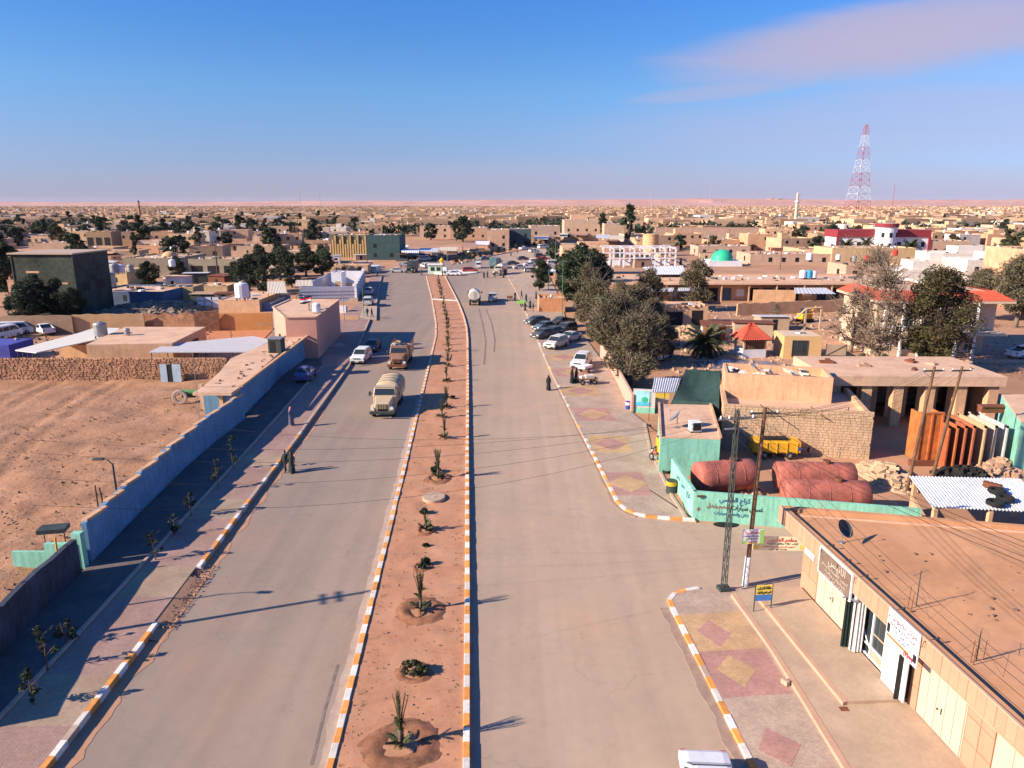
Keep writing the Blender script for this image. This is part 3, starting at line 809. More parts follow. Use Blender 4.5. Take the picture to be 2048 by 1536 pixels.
SCARF = _mm(loft([(-.06, 0, 1.36, .10, .15), (-.03, 0, 1.48, .10, .13), (-.01, 0, 1.60, .10, .098), (.005, 0, 1.70, .094, .09), (.01, 0, 1.755, .05, .05)]), 'headscarf', m_cloth)
JACKET = _mm(loft([(0, 0, .86, .16, .19), (0, 0, 1.05, .155, .18), (.01, 0, 1.28, .155, .20), (.01, 0, 1.42, .12, .19), (.01, 0, 1.48, .07, .08)]), 'jacket', m_cloth)
def _hair():
 b = loft([(-.02, 0, 1.55, .085, .085), (-.015, 0, 1.64, .098, .09), (-.01, 0, 1.72, .085, .078), (0, 0, 1.76, .04, .04)]); return _mm(b, 'hair', m_cloth)
HAIR = _hair()
FACE = _mm(loft([(.05, 0, 1.50, .04, .05), (.055, 0, 1.55, .055, .062), (.06, 0, 1.62, .058, .066), (.05, 0, 1.68, .05, .058)], 10), 'face', m_skin)
def person(label, loc, rz, kind='robe', c1=(.5, .45, .4), c2=(.1, .1, .12), pose='stand', group=None, h=1.0):
 t = thing('person', label, 'person', loc, rz, group); t.scale = (h, h, h)
 link_child(BODY[pose], 'body', t, color=(*(c2 if kind in ('shirt',) else c1), 1))
 if kind == 'robe':
  link_child(ROBE, 'robe', t, color=(*c1, 1)); link_child(SCARF, 'headscarf', t, color=(*c2, 1)); link_child(FACE, 'face', t)
 elif kind == 'abaya':
  link_child(ROBE, 'robe', t, color=(*c1, 1)); link_child(VEIL, 'veil', t, color=(*c2, 1)); link_child(FACE, 'face', t)
 else:
  link_child(JACKET, 'jacket', t, color=(*c1, 1)); link_child(HAIR, 'hair', t, color=(.02, .015, .012, 1)); link_child(FACE, 'face', t)
 return t
def wheel_meshes(r, w):
 b = MB(); n = 18
 b.lathe([(r * .62, -w / 2), (r * .93, -w / 2), (r, -w * .32), (r, w * .32), (r * .93, w / 2), (r * .62, w / 2)], n)
 b.v = [(x, z, y) for x, y, z in b.v]; b.f = [f[::-1] for f in b.f]
 ty = _mm(b, 'tyre', m_rubber)
 c = MB(); c.lathe([(0, -w * .30), (r * .62, -w * .40), (r * .62, w * .40), (r * .15, w * .30), (0, w * .30)], n)
 c.v = [(x, z, y) for x, y, z in c.v]; c.f = [f[::-1] for f in c.f]
 return ty, _mm(c, 'rim', m_steel)
WH = {'car': wheel_meshes(.32, .22), 'truck': wheel_meshes(.50, .32), 'cycle': wheel_meshes(.30, .09)}
def put_wheel(parent, kind, x, y, r):
 ty, rim = WH[kind]
 w = link_child(ty, 'wheel', parent, (x, y, r)); link_child(rim, 'rim', w)
def side_body(prof, hw, tum, zb, m, name, parent, nseg=1):
 """car body from a side profile: half width hw below zb, narrowing to hw*tum at the roof"""
 zmax = max(p[1] for p in prof)
 def W(z): return hw * (1 - max(0, (z - zb) / (zmax - zb + 1e-6)) * (1 - tum)) * (0.94 if z < 0.4 else 1)
 n = len(prof); vs = [(x, -W(z), z) for x, z in prof] + [(x, W(z), z) for x, z in prof] + [(x, -W(z) * .72, z + (.035 if z > .6 else 0)) for x, z in prof] + [(x, W(z) * .72, z + (.035 if z > .6 else 0)) for x, z in prof]
 fs = []
 for i in range(n):
  j = (i + 1) % n
  fs += [(i, j, 2 * n + j, 2 * n + i), (2 * n + i, 2 * n + j, 3 * n + j, 3 * n + i), (3 * n + i, 3 * n + j, n + j, n + i)]
 b = MB(); b.add(vs, fs)
 bm = bmesh.new()
 for v in b.v: bm.verts.new(v)
 bm.verts.ensure_lookup_table()
 for f in b.f: bm.faces.new([bm.verts[i] for i in f])
 bm.faces.new([bm.verts[i] for i in range(n)][::-1]); bm.faces.new([bm.verts[n + i] for i in range(n)])
 bmesh.ops.triangulate(bm, faces=[f for f in bm.faces if len(f.verts) > 4])
 bmesh.ops.recalc_face_normals(bm, faces=bm.faces)
 me = bpy.data.meshes.new(name); bm.to_mesh(me); bm.free(); me.materials.append(m)
 o = bpy.data.objects.new(name, me); COL.objects.link(o); o.parent = parent
 bv = o.modifiers.new('bevel', 'BEVEL'); bv.width = .035; bv.segments = 2; bv.limit_method = 'ANGLE'; bv.angle_limit = math.radians(25)
 return o, W
CARS = {
 'sedan': dict(L=4.5, hw=.87, tum=.78, zb=.92, prof=[(-2.2, .28), (-2.25, .55), (-2.2, .88), (-2.0, .98), (-1.45, 1.0), (-.85, 1.40), (.35, 1.43), (1.15, .96), (2.0, .82), (2.22, .68), (2.25, .45), (2.18, .26)],
    wins=[[(-1.28, 1.0), (-.80, 1.34), (-.28, 1.37), (-.28, .99)], [(-.22, .99), (-.22, 1.37), (.30, 1.37), (.95, .98)]], ws=((1.08, 1.0), (.42, 1.39)), rw=((-1.38, 1.03), (-.92, 1.37)), ax=1.35, r=.32),
 'estate': dict(L=4.6, hw=.90, tum=.80, zb=1.0, prof=[(-2.25, .32), (-2.3, .6), (-2.28, 1.0), (-2.1, 1.55), (-1.9, 1.66), (.35, 1.68), (1.1, 1.08), (2.05, .98), (2.28, .8), (2.3, .45), (2.2, .3)],
    wins=[[(-1.95, 1.08), (-1.85, 1.55), (-1.0, 1.58), (-1.0, 1.08)], [(-.93, 1.08), (-.93, 1.58), (-.2, 1.6), (-.2, 1.08)], [(-.13, 1.08), (-.13, 1.6), (.3, 1.6), (.88, 1.08)]], ws=((1.04, 1.12), (.42, 1.62)), rw=((-2.26, 1.1), (-2.13, 1.52)), ax=1.4, r=.34),
 'pickup': dict(L=5.1, hw=.90, tum=.80, zb=1.05, prof=[(-2.5, .45), (-2.55, .6), (-2.52, 1.05), (-.75, 1.07), (-.62, 1.62), (.35, 1.66), (1.05, 1.1), (2.25, 1.0), (2.5, .8), (2.52, .5), (2.4, .38)],
    wins=[[(-.55, 1.12), (-.50, 1.55), (-.05, 1.58), (-.05, 1.12)], [(.02, 1.12), (.02, 1.58), (.30, 1.58), (.82, 1.12)]], ws=((.99, 1.14), (.42, 1.60)), rw=((-.72, 1.15), (-.64, 1.55)), ax=1.6, r=.36),
 'van': dict(L=4.9, hw=.92, tum=.86, zb=1.1, prof=[(-2.4, .32), (-2.45, .6), (-2.43, 1.2), (-2.3, 1.92), (-2.15, 2.0), (1.35, 2.0), (2.05, 1.25), (2.38, 1.1), (2.45, .7), (2.35, .3)],
    wins=[[(-2.2, 1.2), (-2.12, 1.78), (-1.2, 1.8), (-1.2, 1.2)], [(-1.1, 1.2), (-1.1, 1.8), (0, 1.82), (0, 1.2)], [(.1, 1.2), (.1, 1.82), (1.2, 1.82), (1.72, 1.2)]], ws=((1.98, 1.30), (1.42, 1.93)), rw=((-2.44, 1.25), (-2.33, 1.8)), ax=1.5, r=.34),
}
m_lampw = mat('lamp_lens', (.7, .7, .66), var=0, rough=.2)
m_lampr = mat('tail_lens', (.35, .02, .015), var=0, rough=.3)
m_plate = mat('number_plate_paint', (.6, .6, .58), var=0)
def make_car(kind, label, cat='car', loc=(0, 0, 0), rz=0.0, color=(.6, .6, .6), group=None, name='parked_car', detail=True):
 S = CARS[kind]; t = thing(name, label, cat, loc, rz, group); t.color = (*color, 1)
 body, W = side_body(S['prof'], S['hw'], S['tum'], S['zb'], m_paint, 'body', t); body.color = (*color, 1)
 for poly in S['wins']:
  for s in (-1, 1):
   b = MB(); vs = [(x, s * (W(z) + .012), z) for x, z in poly] + [(x, s * (W(z) - .03), z) for x, z in poly]; n = len(poly)
   b.add(vs, [tuple(range(n))] + [(i, n + i, n + (i + 1) % n, (i + 1) % n) for i in range(n)])
   b.build('window', m_glass, t)
 for nm, (p0, p1), sg in (('windscreen', S['ws'], 1), ('rear_window', S['rw'], -1)):
  b = MB(); d = .045
  y0, y1 = W(p0[1]) * .86, W(p1[1]) * .86
  q = [(p0[0] + sg * d, -y0, p0[1] + d), (p0[0] + sg * d, y0, p0[1] + d), (p1[0] + sg * d * .4, y1, p1[1] + d), (p1[0] + sg * d * .4, -y1, p1[1] + d)]
  b.add(q + [(x - sg * .08, y, z - .08) for x, y, z in q], [(0, 1, 2, 3), (4, 5, 1, 0), (5, 6, 2, 1), (6, 7, 3, 2), (7, 4, 0, 3)])
  b.build(nm, m_glass, t)
 for sx in (-S['ax'], S['ax']):
  for s in (-1, 1): put_wheel(t, 'car', sx, s * (S['hw'] - .10), S['r'])
 xf = max(p[0] for p in S['prof']); xr = min(p[0] for p in S['prof'])
 zl = .68 if kind == 'sedan' else .82
 for s in (-1, 1):
  b = MB(); b.box(xf - .06, s * (S['hw'] - .25), zl - .07, .12, .34, .15); b.build('headlight', m_lampw, t, bevel=.02)
  b = MB(); b.box(xr + .05, s * (S['hw'] - .18), zl, .12, .22, .20); b.build('tail_light', m_lampr, t)
  b = MB(); b.box(S['ws'][0][0] - .12, s * (S['hw'] + .07), S['ws'][0][1] + .02, .10, .17, .12); b.build('wing_mirror', m_dsteel, t)
 b = MB(); b.box(xf + .01, 0, .36, .10, 1.5, .18); b.build('bumper', m_dsteel, t, bevel=.03)
 b = MB(); b.box(xf + .02, 0, zl - .06, .05, .9, .12); b.build('grille', m_dark, t)
 b = MB(); b.box(xf + .07, 0, .40, .02, .5, .12); b.build('number_plate', m_plate, t)
 if kind == 'pickup':
  b = MB(); b.bb(-2.42, -.85, -.72, .72, 1.075, 1.14); b.build('load_bed', m_dark, t)
  b = MB()
  for s in (-1, 1): b.bb(-2.5, -.75, s * .84 - .05, s * .84 + .05, 1.04, 1.22)
  b.bb(-2.53, -2.43, -.86, .86, 1.04, 1.22); o = b.build('bed_side', m_paint, t); o.color = (*color, 1)
 return t
def truck(label, loc, rz, color, cargo, cargo_color, name='truck', group=None):
 """bonneted lorry with fenders, six wheels and a load; front towards +x, length about 8 m"""
 t = thing(name, label, 'truck', loc, rz, group); c4 = (*color, 1)
 b = MB(); b.bb(-4.0, 3.6, -.45, .45, .62, .86); b.build('chassis', m_dsteel, t)
 b = MB()
 q = [(1.9, -.95, .95), (3.75, -.80, .95), (3.75, .80, .95), (1.9, .95, .95), (1.9, -.88, 1.86), (3.70, -.66, 1.55), (3.70, .66, 1.55), (1.9, .88, 1.86)]
 b.add(q, [(0, 1, 5, 4), (1, 2, 6, 5), (2, 3, 7, 6), (3, 0, 4, 7), (4, 5, 6, 7), (3, 2, 1, 0)])
 o = b.build('bonnet', m_paint, t, bevel=.07); o.color = c4
 for s in (-1, 1):
  b = MB(); pts = []
  for i in range(7):
   a = PI * i / 6; pts.append((2.75 - .68 * math.cos(a), 1.0, .62 + .62 * math.sin(a)))
  vs = []
  for x, _, z in pts: vs += [(x, s * .78, z), (x, s * 1.18, z), (x, s * 1.18, z - .08), (x, s * .78, z - .08)]
  fs = []
  for i in range(6):
   for j in range(4): fs.append((i * 4 + j, i * 4 + (j + 1) % 4, (i + 1) * 4 + (j + 1) % 4, (i + 1) * 4 + j))
  b.add(vs, fs); o = b.build('fender', m_paint, t); o.color = c4
  b = MB(); b.cyl((3.62, s * .92, 1.08), (3.80, s * .92, 1.08), .15, .16, 12); b.build('headlight', m_lampw, t)
  b = MB(); b.bb(1.85, 1.95, s * 1.15, s * 1.42, 2.05, 2.12); b.box(1.9, s * 1.42, 1.85, .06, .22, .42); b.build('wing_mirror', m_dsteel, t)
 b = MB(); b.bb(3.72, 3.78, -.5, .5, 1.0, 1.46); g = b.build('grille', m_dark, t)
 for k in range(6):
  c = MB(); c.bb(3.775, 3.81, -.45 + k * .16, -.39 + k * .16, 1.02, 1.44); o = c.build('grille_bar', m_paint, g); o.color = c4
 b = MB(); b.bb(3.82, 4.0, -1.18, 1.18, .55, .85); b.build('bumper', m_rust if cargo == 'load' else m_dsteel, t, bevel=.03)
 b = MB(); q = [(.45, -1.12, .9), (2.0, -1.12, .9), (2.0, 1.12, .9), (.45, 1.12, .9), (.45, -1.12, 1.9), (2.0, -1.12, 1.9), (2.0, 1.12, 1.9), (.45, 1.12, 1.9), (.5, -1.02, 2.62), (1.65, -1.02, 2.62), (1.65, 1.02, 2.62), (.5, 1.02, 2.62)]
 b.add(q, [(0, 1, 5, 4), (1, 2, 6, 5), (2, 3, 7, 6), (3, 0, 4, 7), (4, 5, 9, 8), (5, 6, 10, 9), (6, 7, 11, 10), (7, 4, 8, 11), (8, 9, 10, 11)])
 o = b.build('cab', m_paint, t, bevel=.06); o.color = c4
 b = MB(); q = [(2.02, -.98, 1.95), (2.02, .98, 1.95), (1.72, .92, 2.5), (1.72, -.92, 2.5)]; b.add(q + [(x - .08, y, z) for x, y, z in q], [(0, 1, 2, 3), (4, 5, 1, 0), (5, 6, 2, 1), (6, 7, 3, 2), (7, 4, 0, 3)]); b.build('windscreen', m_glass, t)
 for s in (-1, 1):
  b = MB(); q = [(.75, s * 1.13, 1.92), (1.8, s * 1.13, 1.92), (1.55, s * 1.05, 2.48), (.75, s * 1.05, 2.48)]; b.add(q + [(x, y - s * .05, z) for x, y, z in q], [(0, 1, 2, 3), (4, 5, 1, 0), (5, 6, 2, 1), (6, 7, 3, 2), (7, 4, 0, 3)]); b.build('window', m_glass, t)
  b = MB(); b.bb(.7, 1.85, s * 1.12 - .015, s * 1.12 + .015, 1.0, 1.86); o = b.build('door', m_paint, t); o.color = c4
  for x in (2.75, -1.6, -2.85): put_wheel(t, 'truck', x, s * (.95 if x > 0 else .93), .50)
 b = MB(); b.bb(1.35, 1.7, -1.0, 1.0, 2.62, 2.70); o = b.build('sun_visor', m_paint, t); o.color = c4
 cc = (*cargo_color, 1)
 if cargo in ('tarp', 'load'):
  b = MB(); b.bb(-4.2, .3, -1.2, 1.2, .95, 1.08)
  for s in (-1, 1): b.bb(-4.2, .3, s * 1.2 - .04, s * 1.2 + .04, 1.08, 2.0)
  b.bb(.26, .34, -1.2, 1.2, 1.08, 2.3); b.bb(-4.24, -4.16, -1.2, 1.2, 1.08, 2.0)
  o = b.build('load_bed', m_paint, t); o.color = c4
 if cargo == 'tarp':
  b = MB(); vs = []; n = 14; ks = 16
  for k in range(ks):
   x = -4.22 + 4.55 * k / (ks - 1); e = min(1, min(k, ks - 1 - k) / 1.5 + .25)
   for i in range(n):
    a = PI * i / (n - 1); zz = 1.85 + (1.0 * e) * math.sin(a) ** .6 * (1 + .06 * noise.noise((k * .7, i * .5, 1)))
    vs.append((x, -math.cos(a) * 1.26, zz if 0 < i < n - 1 else 1.55))
  fs = [(k * n + i, (k + 1) * n + i, (k + 1) * n + i + 1, k * n + i + 1) for k in range(ks - 1) for i in range(n - 1)]
  fs += [tuple(range(n)), tuple(range((ks - 1) * n + n - 1, (ks - 1) * n - 1, -1))]
  b.add(vs, fs); o = b.build('tarpaulin', m_cloth, t, smooth=True); o.color = cc
  for k in range(4):
   c = MB(); x = -3.6 + k * 1.1
   c.tube([(x, -math.cos(PI * i / 10) * 1.28, 1.86 + 1.03 * math.sin(PI * i / 10) ** .6) for i in range(11)], .02, 5); c.build('rope', m_dsteel, t)
 elif cargo == 'load':
  rr = random.Random(5)
  for k in range(16):
   b = MB(); s = rr.uniform(.35, .65); x, y = rr.uniform(-3.9, 0), rr.uniform(-.9, .9); z = 1.75 + (k % 3) * .32
   b.box(x, y, z, s * 1.5, s * 1.1, s * .7, rr.uniform(0, 3)); o = b.build('bundle', m_cloth, t, bevel=.09); o.color = rr.choice([(.25, .12, .06, 1), (.5, .4, .3, 1), (.12, .08, .05, 1), (.32, .30, .22, 1)])
  b = MB()
  for s in (-1, 1):
   for k in range(6): b.bb(-4.1 + k * .86, -4.03 + k * .86, s * 1.2 - .03, s * 1.2 + .03, 2.0, 2.7)
   b.bb(-4.15, .3, s * 1.2 - .03, s * 1.2 + .03, 2.66, 2.73)
  b.build('rail', m_rust, t)
 elif cargo == 'tank':
  b = MB(); prof = []
  n = 18; vs = []
  for x, s in ((-4.15, .0), (-4.15, .9), (-4.05, 1), (.2, 1), (.3, .9), (.3, 0)):
   for i in range(n): a = 2 * PI * i / n; vs.append((x, 1.18 * s * math.cos(a), 2.15 + 1.0 * s * math.sin(a)))
  fs = [(k * n + i, k * n + (i + 1) % n, (k + 1) * n + (i + 1) % n, (k + 1) * n + i) for k in range(5) for i in range(n)]
  b.add(vs, fs); o = b.build('tank', m_paint, t, smooth=False); o.color = cc
  b = MB(); b.cyl((-1.5, 0, 3.1), (-1.5, 0, 3.35), .3, .3, 12); b.build('tank_hatch', m_steel, t)
  b = MB()
  for k in range(5): b.cyl((-4.25, -.2, 1.3 + k * .35), (-4.25, .2, 1.3 + k * .35), .02, .02, 5)
  for s in (-1, 1): b.cyl((-4.25, s * .2, 1.1), (-4.22, s * .2, 3.0), .02, .02, 5)
  b.build('ladder', m_steel, t)
  b = MB(); b.bb(-4.2, .3, -1.0, 1.0, .95, 1.2); b.build('tank_cradle', m_dsteel, t)
 elif cargo == 'box':
  b = MB(); b.bb(-4.2, .3, -1.22, 1.22, .95, 3.3); o = b.build('cargo_box', m_paint, t, bevel=.03); o.color = cc
 return t
def motorcycle(label, loc, rz, color=(.35, .05, .04), cat='motorcycle', group=None):
 t = thing('motorcycle', label, cat, loc, rz, group)
 for x in (-.62, .62): put_wheel(t, 'cycle', x, 0, .30)
 b = MB(); b.tube([(.62, 0, .3), (.45, 0, .75), (.36, 0, .95)], .03, 6); b.tube([(-.62, 0, .3), (-.1, 0, .35), (.3, 0, .7)], .03, 6); b.tube([(-.62, 0, .3), (-.35, 0, .7), (.35, 0, .72)], .025, 6); b.build('frame', m_dsteel, t)
 b = MB(); b.box(-.02, 0, .28, .38, .22, .3); b.build('engine', m_steel, t, bevel=.03)
 b = MB(); b.box(.14, 0, .70, .42, .24, .18); o = b.build('fuel_tank', m_paint, t, bevel=.06); o.color = (*color, 1)
 b = MB(); b.box(-.35, 0, .72, .62, .24, .09); b.build('seat', m_rubber, t, bevel=.03)
 b = MB(); b.cyl((.36, -.34, 1.0), (.36, .34, 1.0), .018, .018, 6); b.build('handlebar', m_steel, t)
 b = MB(); b.cyl((.45, 0, .85), (.56, 0, .85), .09, .09, 10); b.build('headlight', m_lampw, t)
 return t
def leaf_cloud(seed, n, R_, ht, z0, leaf, clumps=26, flat=.8, gap=.0, m=None, name='crown', open_=.35, low=.0):
 """leaf-sized faces gathered in clumps through a crown's volume, as one numpy-built mesh"""
 rs = np.random.RandomState(seed)
 ph = rs.rand(clumps) * 2 * PI; rr = np.sqrt(rs.rand(clumps)) * R_ * .78; zz = rs.rand(clumps)
 prof = np.sin(np.clip(zz * .9 + .12, 0, 1) * PI) ** .6
 cen = np.stack([rr * np.cos(ph) * prof, rr * np.sin(ph) * prof * .95, z0 + low + zz * (ht - low)], 1)
 cs = R_ * (.14 + .25 * rs.rand(clumps))
 k = rs.randint(0, clumps, n)
 d = rs.randn(n, 3); d /= np.linalg.norm(d, axis=1)[:, None]
 rad = (open_ + (1 - open_) * rs.rand(n)) ** .6
 p = cen[k] + d * (cs[k] * rad)[:, None] * np.array([1, 1, flat])
 p[:, 2] = np.maximum(p[:, 2], z0 * .35 + .1)
 a = rs.randn(n, 3); a[:, 2] *= .6; a /= np.linalg.norm(a, axis=1)[:, None]
 b = np.cross(a, rs.randn(n, 3)); b /= np.linalg.norm(b, axis=1)[:, None]
 s = (leaf * (.55 + .9 * rs.rand(n)))[:, None]
 v = np.stack([p - a * s * 1.4, p + b * s * .55, p + a * s * 1.4, p - b * s * .55], 1).reshape(-1, 3)
 me = bpy.data.meshes.new(name)
 me.vertices.add(len(v)); me.vertices.foreach_set('co', v.ravel())
 me.loops.add(4 * n); me.loops.foreach_set('vertex_index', np.arange(4 * n)); me.polygons.add(n)
 me.polygons.foreach_set('loop_start', np.arange(0, 4 * n, 4)); me.polygons.foreach_set('loop_total', np.full(n, 4)); me.update(calc_edges=True)
 me.materials.append(m)
 return me, cen
def trunk_mesh(cen, z0, r, seed, m=None, twigs=0, R_=2, ht=5):
 rr = random.Random(seed); b = MB()
 top = Vector((rr.uniform(-.2, .2), rr.uniform(-.2, .2), z0 + .4))
 b.tube([(0, 0, -.2), (rr.uniform(-.1, .1), rr.uniform(-.1, .1), z0 * .5), top], [r * 1.25, r * .9, r * .75], 8)
 for c in list(cen)[:14]:
  c = Vector(c); mid = top.lerp(c, .5) + Vector((rr.uniform(-.3, .3), rr.uniform(-.3, .3), -.2))
  b.tube([top - Vector((0, 0, .3)), mid, c], [r * .5, r * .3, r * .1], 5)
 for _ in range(twigs):
  c = Vector(cen[rr.randrange(len(cen))]); q = c + Vector((rr.gauss(0, 1), rr.gauss(0, 1), abs(rr.gauss(0, 1)))) * R_ * .3
  b.tube([c, (c + q) / 2 + Vector((rr.uniform(-.1, .1), rr.uniform(-.1, .1), 0)), q], [.03, .022, .012], 3)
 return _mm(b, 'trunk', m or m_bark)
TREES = {}
def tree_kind(key, n, R_, ht, z0, leaf, m, tr=.2, seed=1, twigs=0, tm=None, **k):
 me, cen = leaf_cloud(seed, n, R_, ht, z0, leaf, m=m, **k)
 TREES[key] = (me, trunk_mesh(cen, z0, tr, seed, tm, twigs, R_, ht))
tree_kind('tam1', 12000, 3.6, 5.6, 1.2, .095, m_tam, .28, 1, 160, m_twig, clumps=44)
tree_kind('tam2', 11000, 3.2, 6.2, 1.3, .095, m_tam, .26, 2, 160, m_twig, clumps=40)
tree_kind('tam3', 10000, 2.8, 4.8, 1.0, .10, m_tam, .22, 3, 120, m_twig, clumps=34)
tree_kind('dark1', 9000, 3.0, 5.2, 1.2, .13, m_leaf, .25, 4, 30, None, clumps=36)
tree_kind('dark2', 7000, 2.4, 6.4, 1.0, .13, m_leaf, .22, 5, 30, None, clumps=30)
tree_kind('olive', 27000, 4.3, 8.4, 1.9, .11, m_olive, .34, 6, 120, None, clumps=80)
tree_kind('bare1', 2600, 3.2, 6.8, 1.4, .08, m_twig, .26, 7, 620, m_twig, clumps=46)
tree_kind('bare2', 2200, 2.6, 5.6, 1.2, .08, m_twig, .22, 8, 520, m_twig, clumps=40)
tree_kind('grey1', 14000, 4.4, 6.0, 2.2, .12, m_tam, .3, 9, 200, m_twig, clumps=50)
tree_kind('far1', 900, 2.6, 4.2, .9, .34, m_leaf, .25, 10, 0, None, clumps=16)
tree_kind('far2', 900, 2.0, 5.6, .8, .32, m_leaf, .22, 11, 0, None, clumps=14)
tree_kind('far3', 800, 3.2, 3.4, .8, .36, m_olive, .25, 12, 0, None, clumps=16)
def tree(label, loc, kind, s=1.0, rz=None, group=None, sz=None, name='tree', cat='tree'):
 t = thing(name, label, cat, loc, R.uniform(0, 6.28) if rz is None else rz, group)
 t.scale = (s, s, sz or s)
 link_child(TREES[kind][0], 'crown', t); link_child(TREES[kind][1], 'trunk', t)
 return t
def frond_mesh(L, seed, droop=.5, nl=26, w=.32, m=None):
 rr = random.Random(seed); b = MB(); pts = []
 for i in range(9):
  t = i / 8; pts.append(Vector((L * (t * .92), 0, L * (.55 * t - droop * 1.1 * t * t))))
 b.tube(pts, [.035 * (1 - .8 * i / 8) for i in range(9)], 4)
 for i in range(nl):
  t = .12 + .86 * i / nl; k = int(t * 8); p = pts[k].lerp(pts[min(8, k + 1)], t * 8 - k)
  ln = w * L * .5 * math.sin(PI * min(1, t * .85 + .12)) + .05
  for s in (-1, 1):
   q = p + Vector((ln * .65, s * ln, -ln * .35 + rr.uniform(-.05, .05)))
   b.add([p + Vector((-.03, 0, 0)), p + Vector((.05, 0, .02)), q], [(0, 1, 2)])
 me = _mm(b, 'frond', m or m_palmleaf, False); return me
FR = [frond_mesh(1.0, i, d) for i, d in enumerate((.35, .55, .75))]
def palm(label, loc, h, fl, n=26, group=None, cat='palm tree', name='palm_tree', seed=0):
 t = thing(name, label, cat, loc, 0, group); rr = random.Random(seed)
 b = MB(); k = 8
 b.tube([(0, 0, -.1)] + [(rr.uniform(-.04, .04), rr.uniform(-.04, .04), h * (i + 1) / k) for i in range(k)], [.24 + .03 * (i % 2) for i in range(k + 1)], 9)
 for i in range(int(h * 8)):
  a = i * 2.4; z = i / 8.0; b.box(.24 * math.cos(a), .24 * math.sin(a), z, .12, .10, .16, a)
 b.build('trunk', m_bark, t)
 for i in range(n):
  u = i / n; el = math.radians(70 - 95 * u)
  link_child(FR[min(2, int(u * 3))], 'frond', t, (0, 0, h), (0, -el + .5, i * 2.399), (fl, fl * .9, fl))
 return t
# near things: long wall, shop, teal yard
def wall_run(pts, h, th, m, name='wall', parent=None, cap=None, z0=-0.1, jag=0.0, seed=0):
 """a wall along a polyline; its top may be worn"""
 rr = random.Random(seed); b = MB()
 P2 = resample(pts, 1.2) + [Vector((pts[-1].x, pts[-1].y, 0))]
 off = []
 for i, p in enumerate(P2):
  d = (P2[min(i + 1, len(P2) - 1)] - P2[max(i - 1, 0)]).normalized(); off.append(Vector((-d.y, d.x, 0)))
 vs = []
 for p, o_ in zip(P2, off):
  hh = h + jag * rr.uniform(-1, .4)
  for q, z in ((p, z0), (p, hh), (p + o_ * th, hh), (p + o_ * th, z0)): vs.append((q.x, q.y, z))
 fs = []
 for i in range(len(P2) - 1):
  for j in range(4): fs.append((i * 4 + j, i * 4 + (j + 1) % 4, (i + 1) * 4 + (j + 1) % 4, (i + 1) * 4 + j))
 n = len(P2) * 4; fs += [(3, 2, 1, 0), (n - 4, n - 3, n - 2, n - 1)]
 b.add(vs, fs)
 bm = bmesh.new(); me = b.mesh(name); bm.from_mesh(me); bmesh.ops.recalc_face_normals(bm, faces=bm.faces); bm.to_mesh(me); bm.free()
 me.materials.append(m)
 o = bpy.data.objects.new(name, me); COL.objects.link(o)
 if parent is not None: o.parent = parent; o.location = -parent.location
 return o
def wl_at(y, off=0.0):
 for a, c in zip(WL, WL[1:]):
  if a.y <= y <= c.y: return Vector((a.x + (c.x - a.x) * (y - a.y) / (c.y - a.y) - off, y, 0))
lw = thing('street_wall', 'long blue painted wall between the vacant lot and the left pavement', 'wall', wl_at(37.6))
wall_run([wl_at(y) for y in (37.6, 41, 47, 53, 59.5, P(482, 841).y)], 2.72, 0.28, m_bluewall, 'wall', lw, jag=.12, seed=3)
for i, y in enumerate(np.arange(37.9, 65, 2.6)):       # rough coping stones along the worn top
 b = MB(); p = wl_at(y); b.box(p.x - .14 - lw.location.x, y + .9 - lw.location.y, 2.58, .34, 1.7 + .5 * R.random(), .16, -.061 + PI * 0, rx=R.uniform(-.02, .02)); b.build('coping_stone', m_mud, lw)
nw = thing('street_wall', 'near stretch of street wall, shade painted into its colour, at the left edge', 'wall', wl_at(23.5))
wall_run([wl_at(y) for y in (23.5, 28, 33, 36.4)], 2.3, 0.28, mat('shade_painted_wall', (.05, .055, .08), var=.4, sc=.6, world=True, streak=.4), 'wall', nw, jag=.1, seed=4)  # the face's shadow is put into this dark wall colour
te = thing('gate_pier', 'pale turquoise gate pier and return wall at the near end of the blue wall', 'gate pier', wl_at(37.4))
b = MB(); b.bb(-2.1, -.3, -.55, -.27, 0, 1.7); b.bb(-.55, -.02, -.5, -.1, 0, 2.3); b.build('wall', m_teal, te)
b = MB(); b.bb(-4.0, -2.1, -.5, -.3, 0, 1.2); b.build('broken_wall', m_teal, te)
def street_lamp(label, loc, h, rz, arm=1.2, group=None, m=m_dsteel):
 t = thing('street_lamp', label, 'street lamp', loc, rz, group)
 b = MB(); b.tube([(0, 0, -.2), (0, 0, h * .6), (0, 0, h)], [.09, .07, .055], 8); b.build('pole', m, t)
 b = MB(); b.tube([(0, 0, h - .1), (arm * .5, 0, h + .25), (arm, 0, h + .3)], .035, 6); b.build('arm', m, t)
 b = MB(); b.box(arm + .25, 0, h + .22, .7, .26, .12); b.build('lamp_head', m, t, bevel=.04)
 return t
street_lamp('dark street lamp with its head over the vacant lot, against the blue wall', P(243, 1054), 4.3, PI, .6)
for uv, hh, lean, lb in (((222, 1075), 3.3, -.28, 'old wooden post leaning on the blue wall beside the street lamp'), ((203, 1060), 3.0, 0.0, 'thin upright wooden post behind the blue wall beside the leaning one'), ((124, 1170), 2.8, .05, 'short yellow pole against the near end of the blue wall')):
 p = P(*uv); o = MB().cyl((0, 0, -.1), (lean, 0, hh), .06, .05, 8).build('post', m_yellowp if 'yellow' in lb else m_wood); o.location = p; tag(o, lb, 'post')
t = thing('metal_drum_stand', 'dark sheet metal box on legs beyond the near end of the blue wall', 'stand', P(110, 1118) + Vector((-.5, 1.0, .3)))
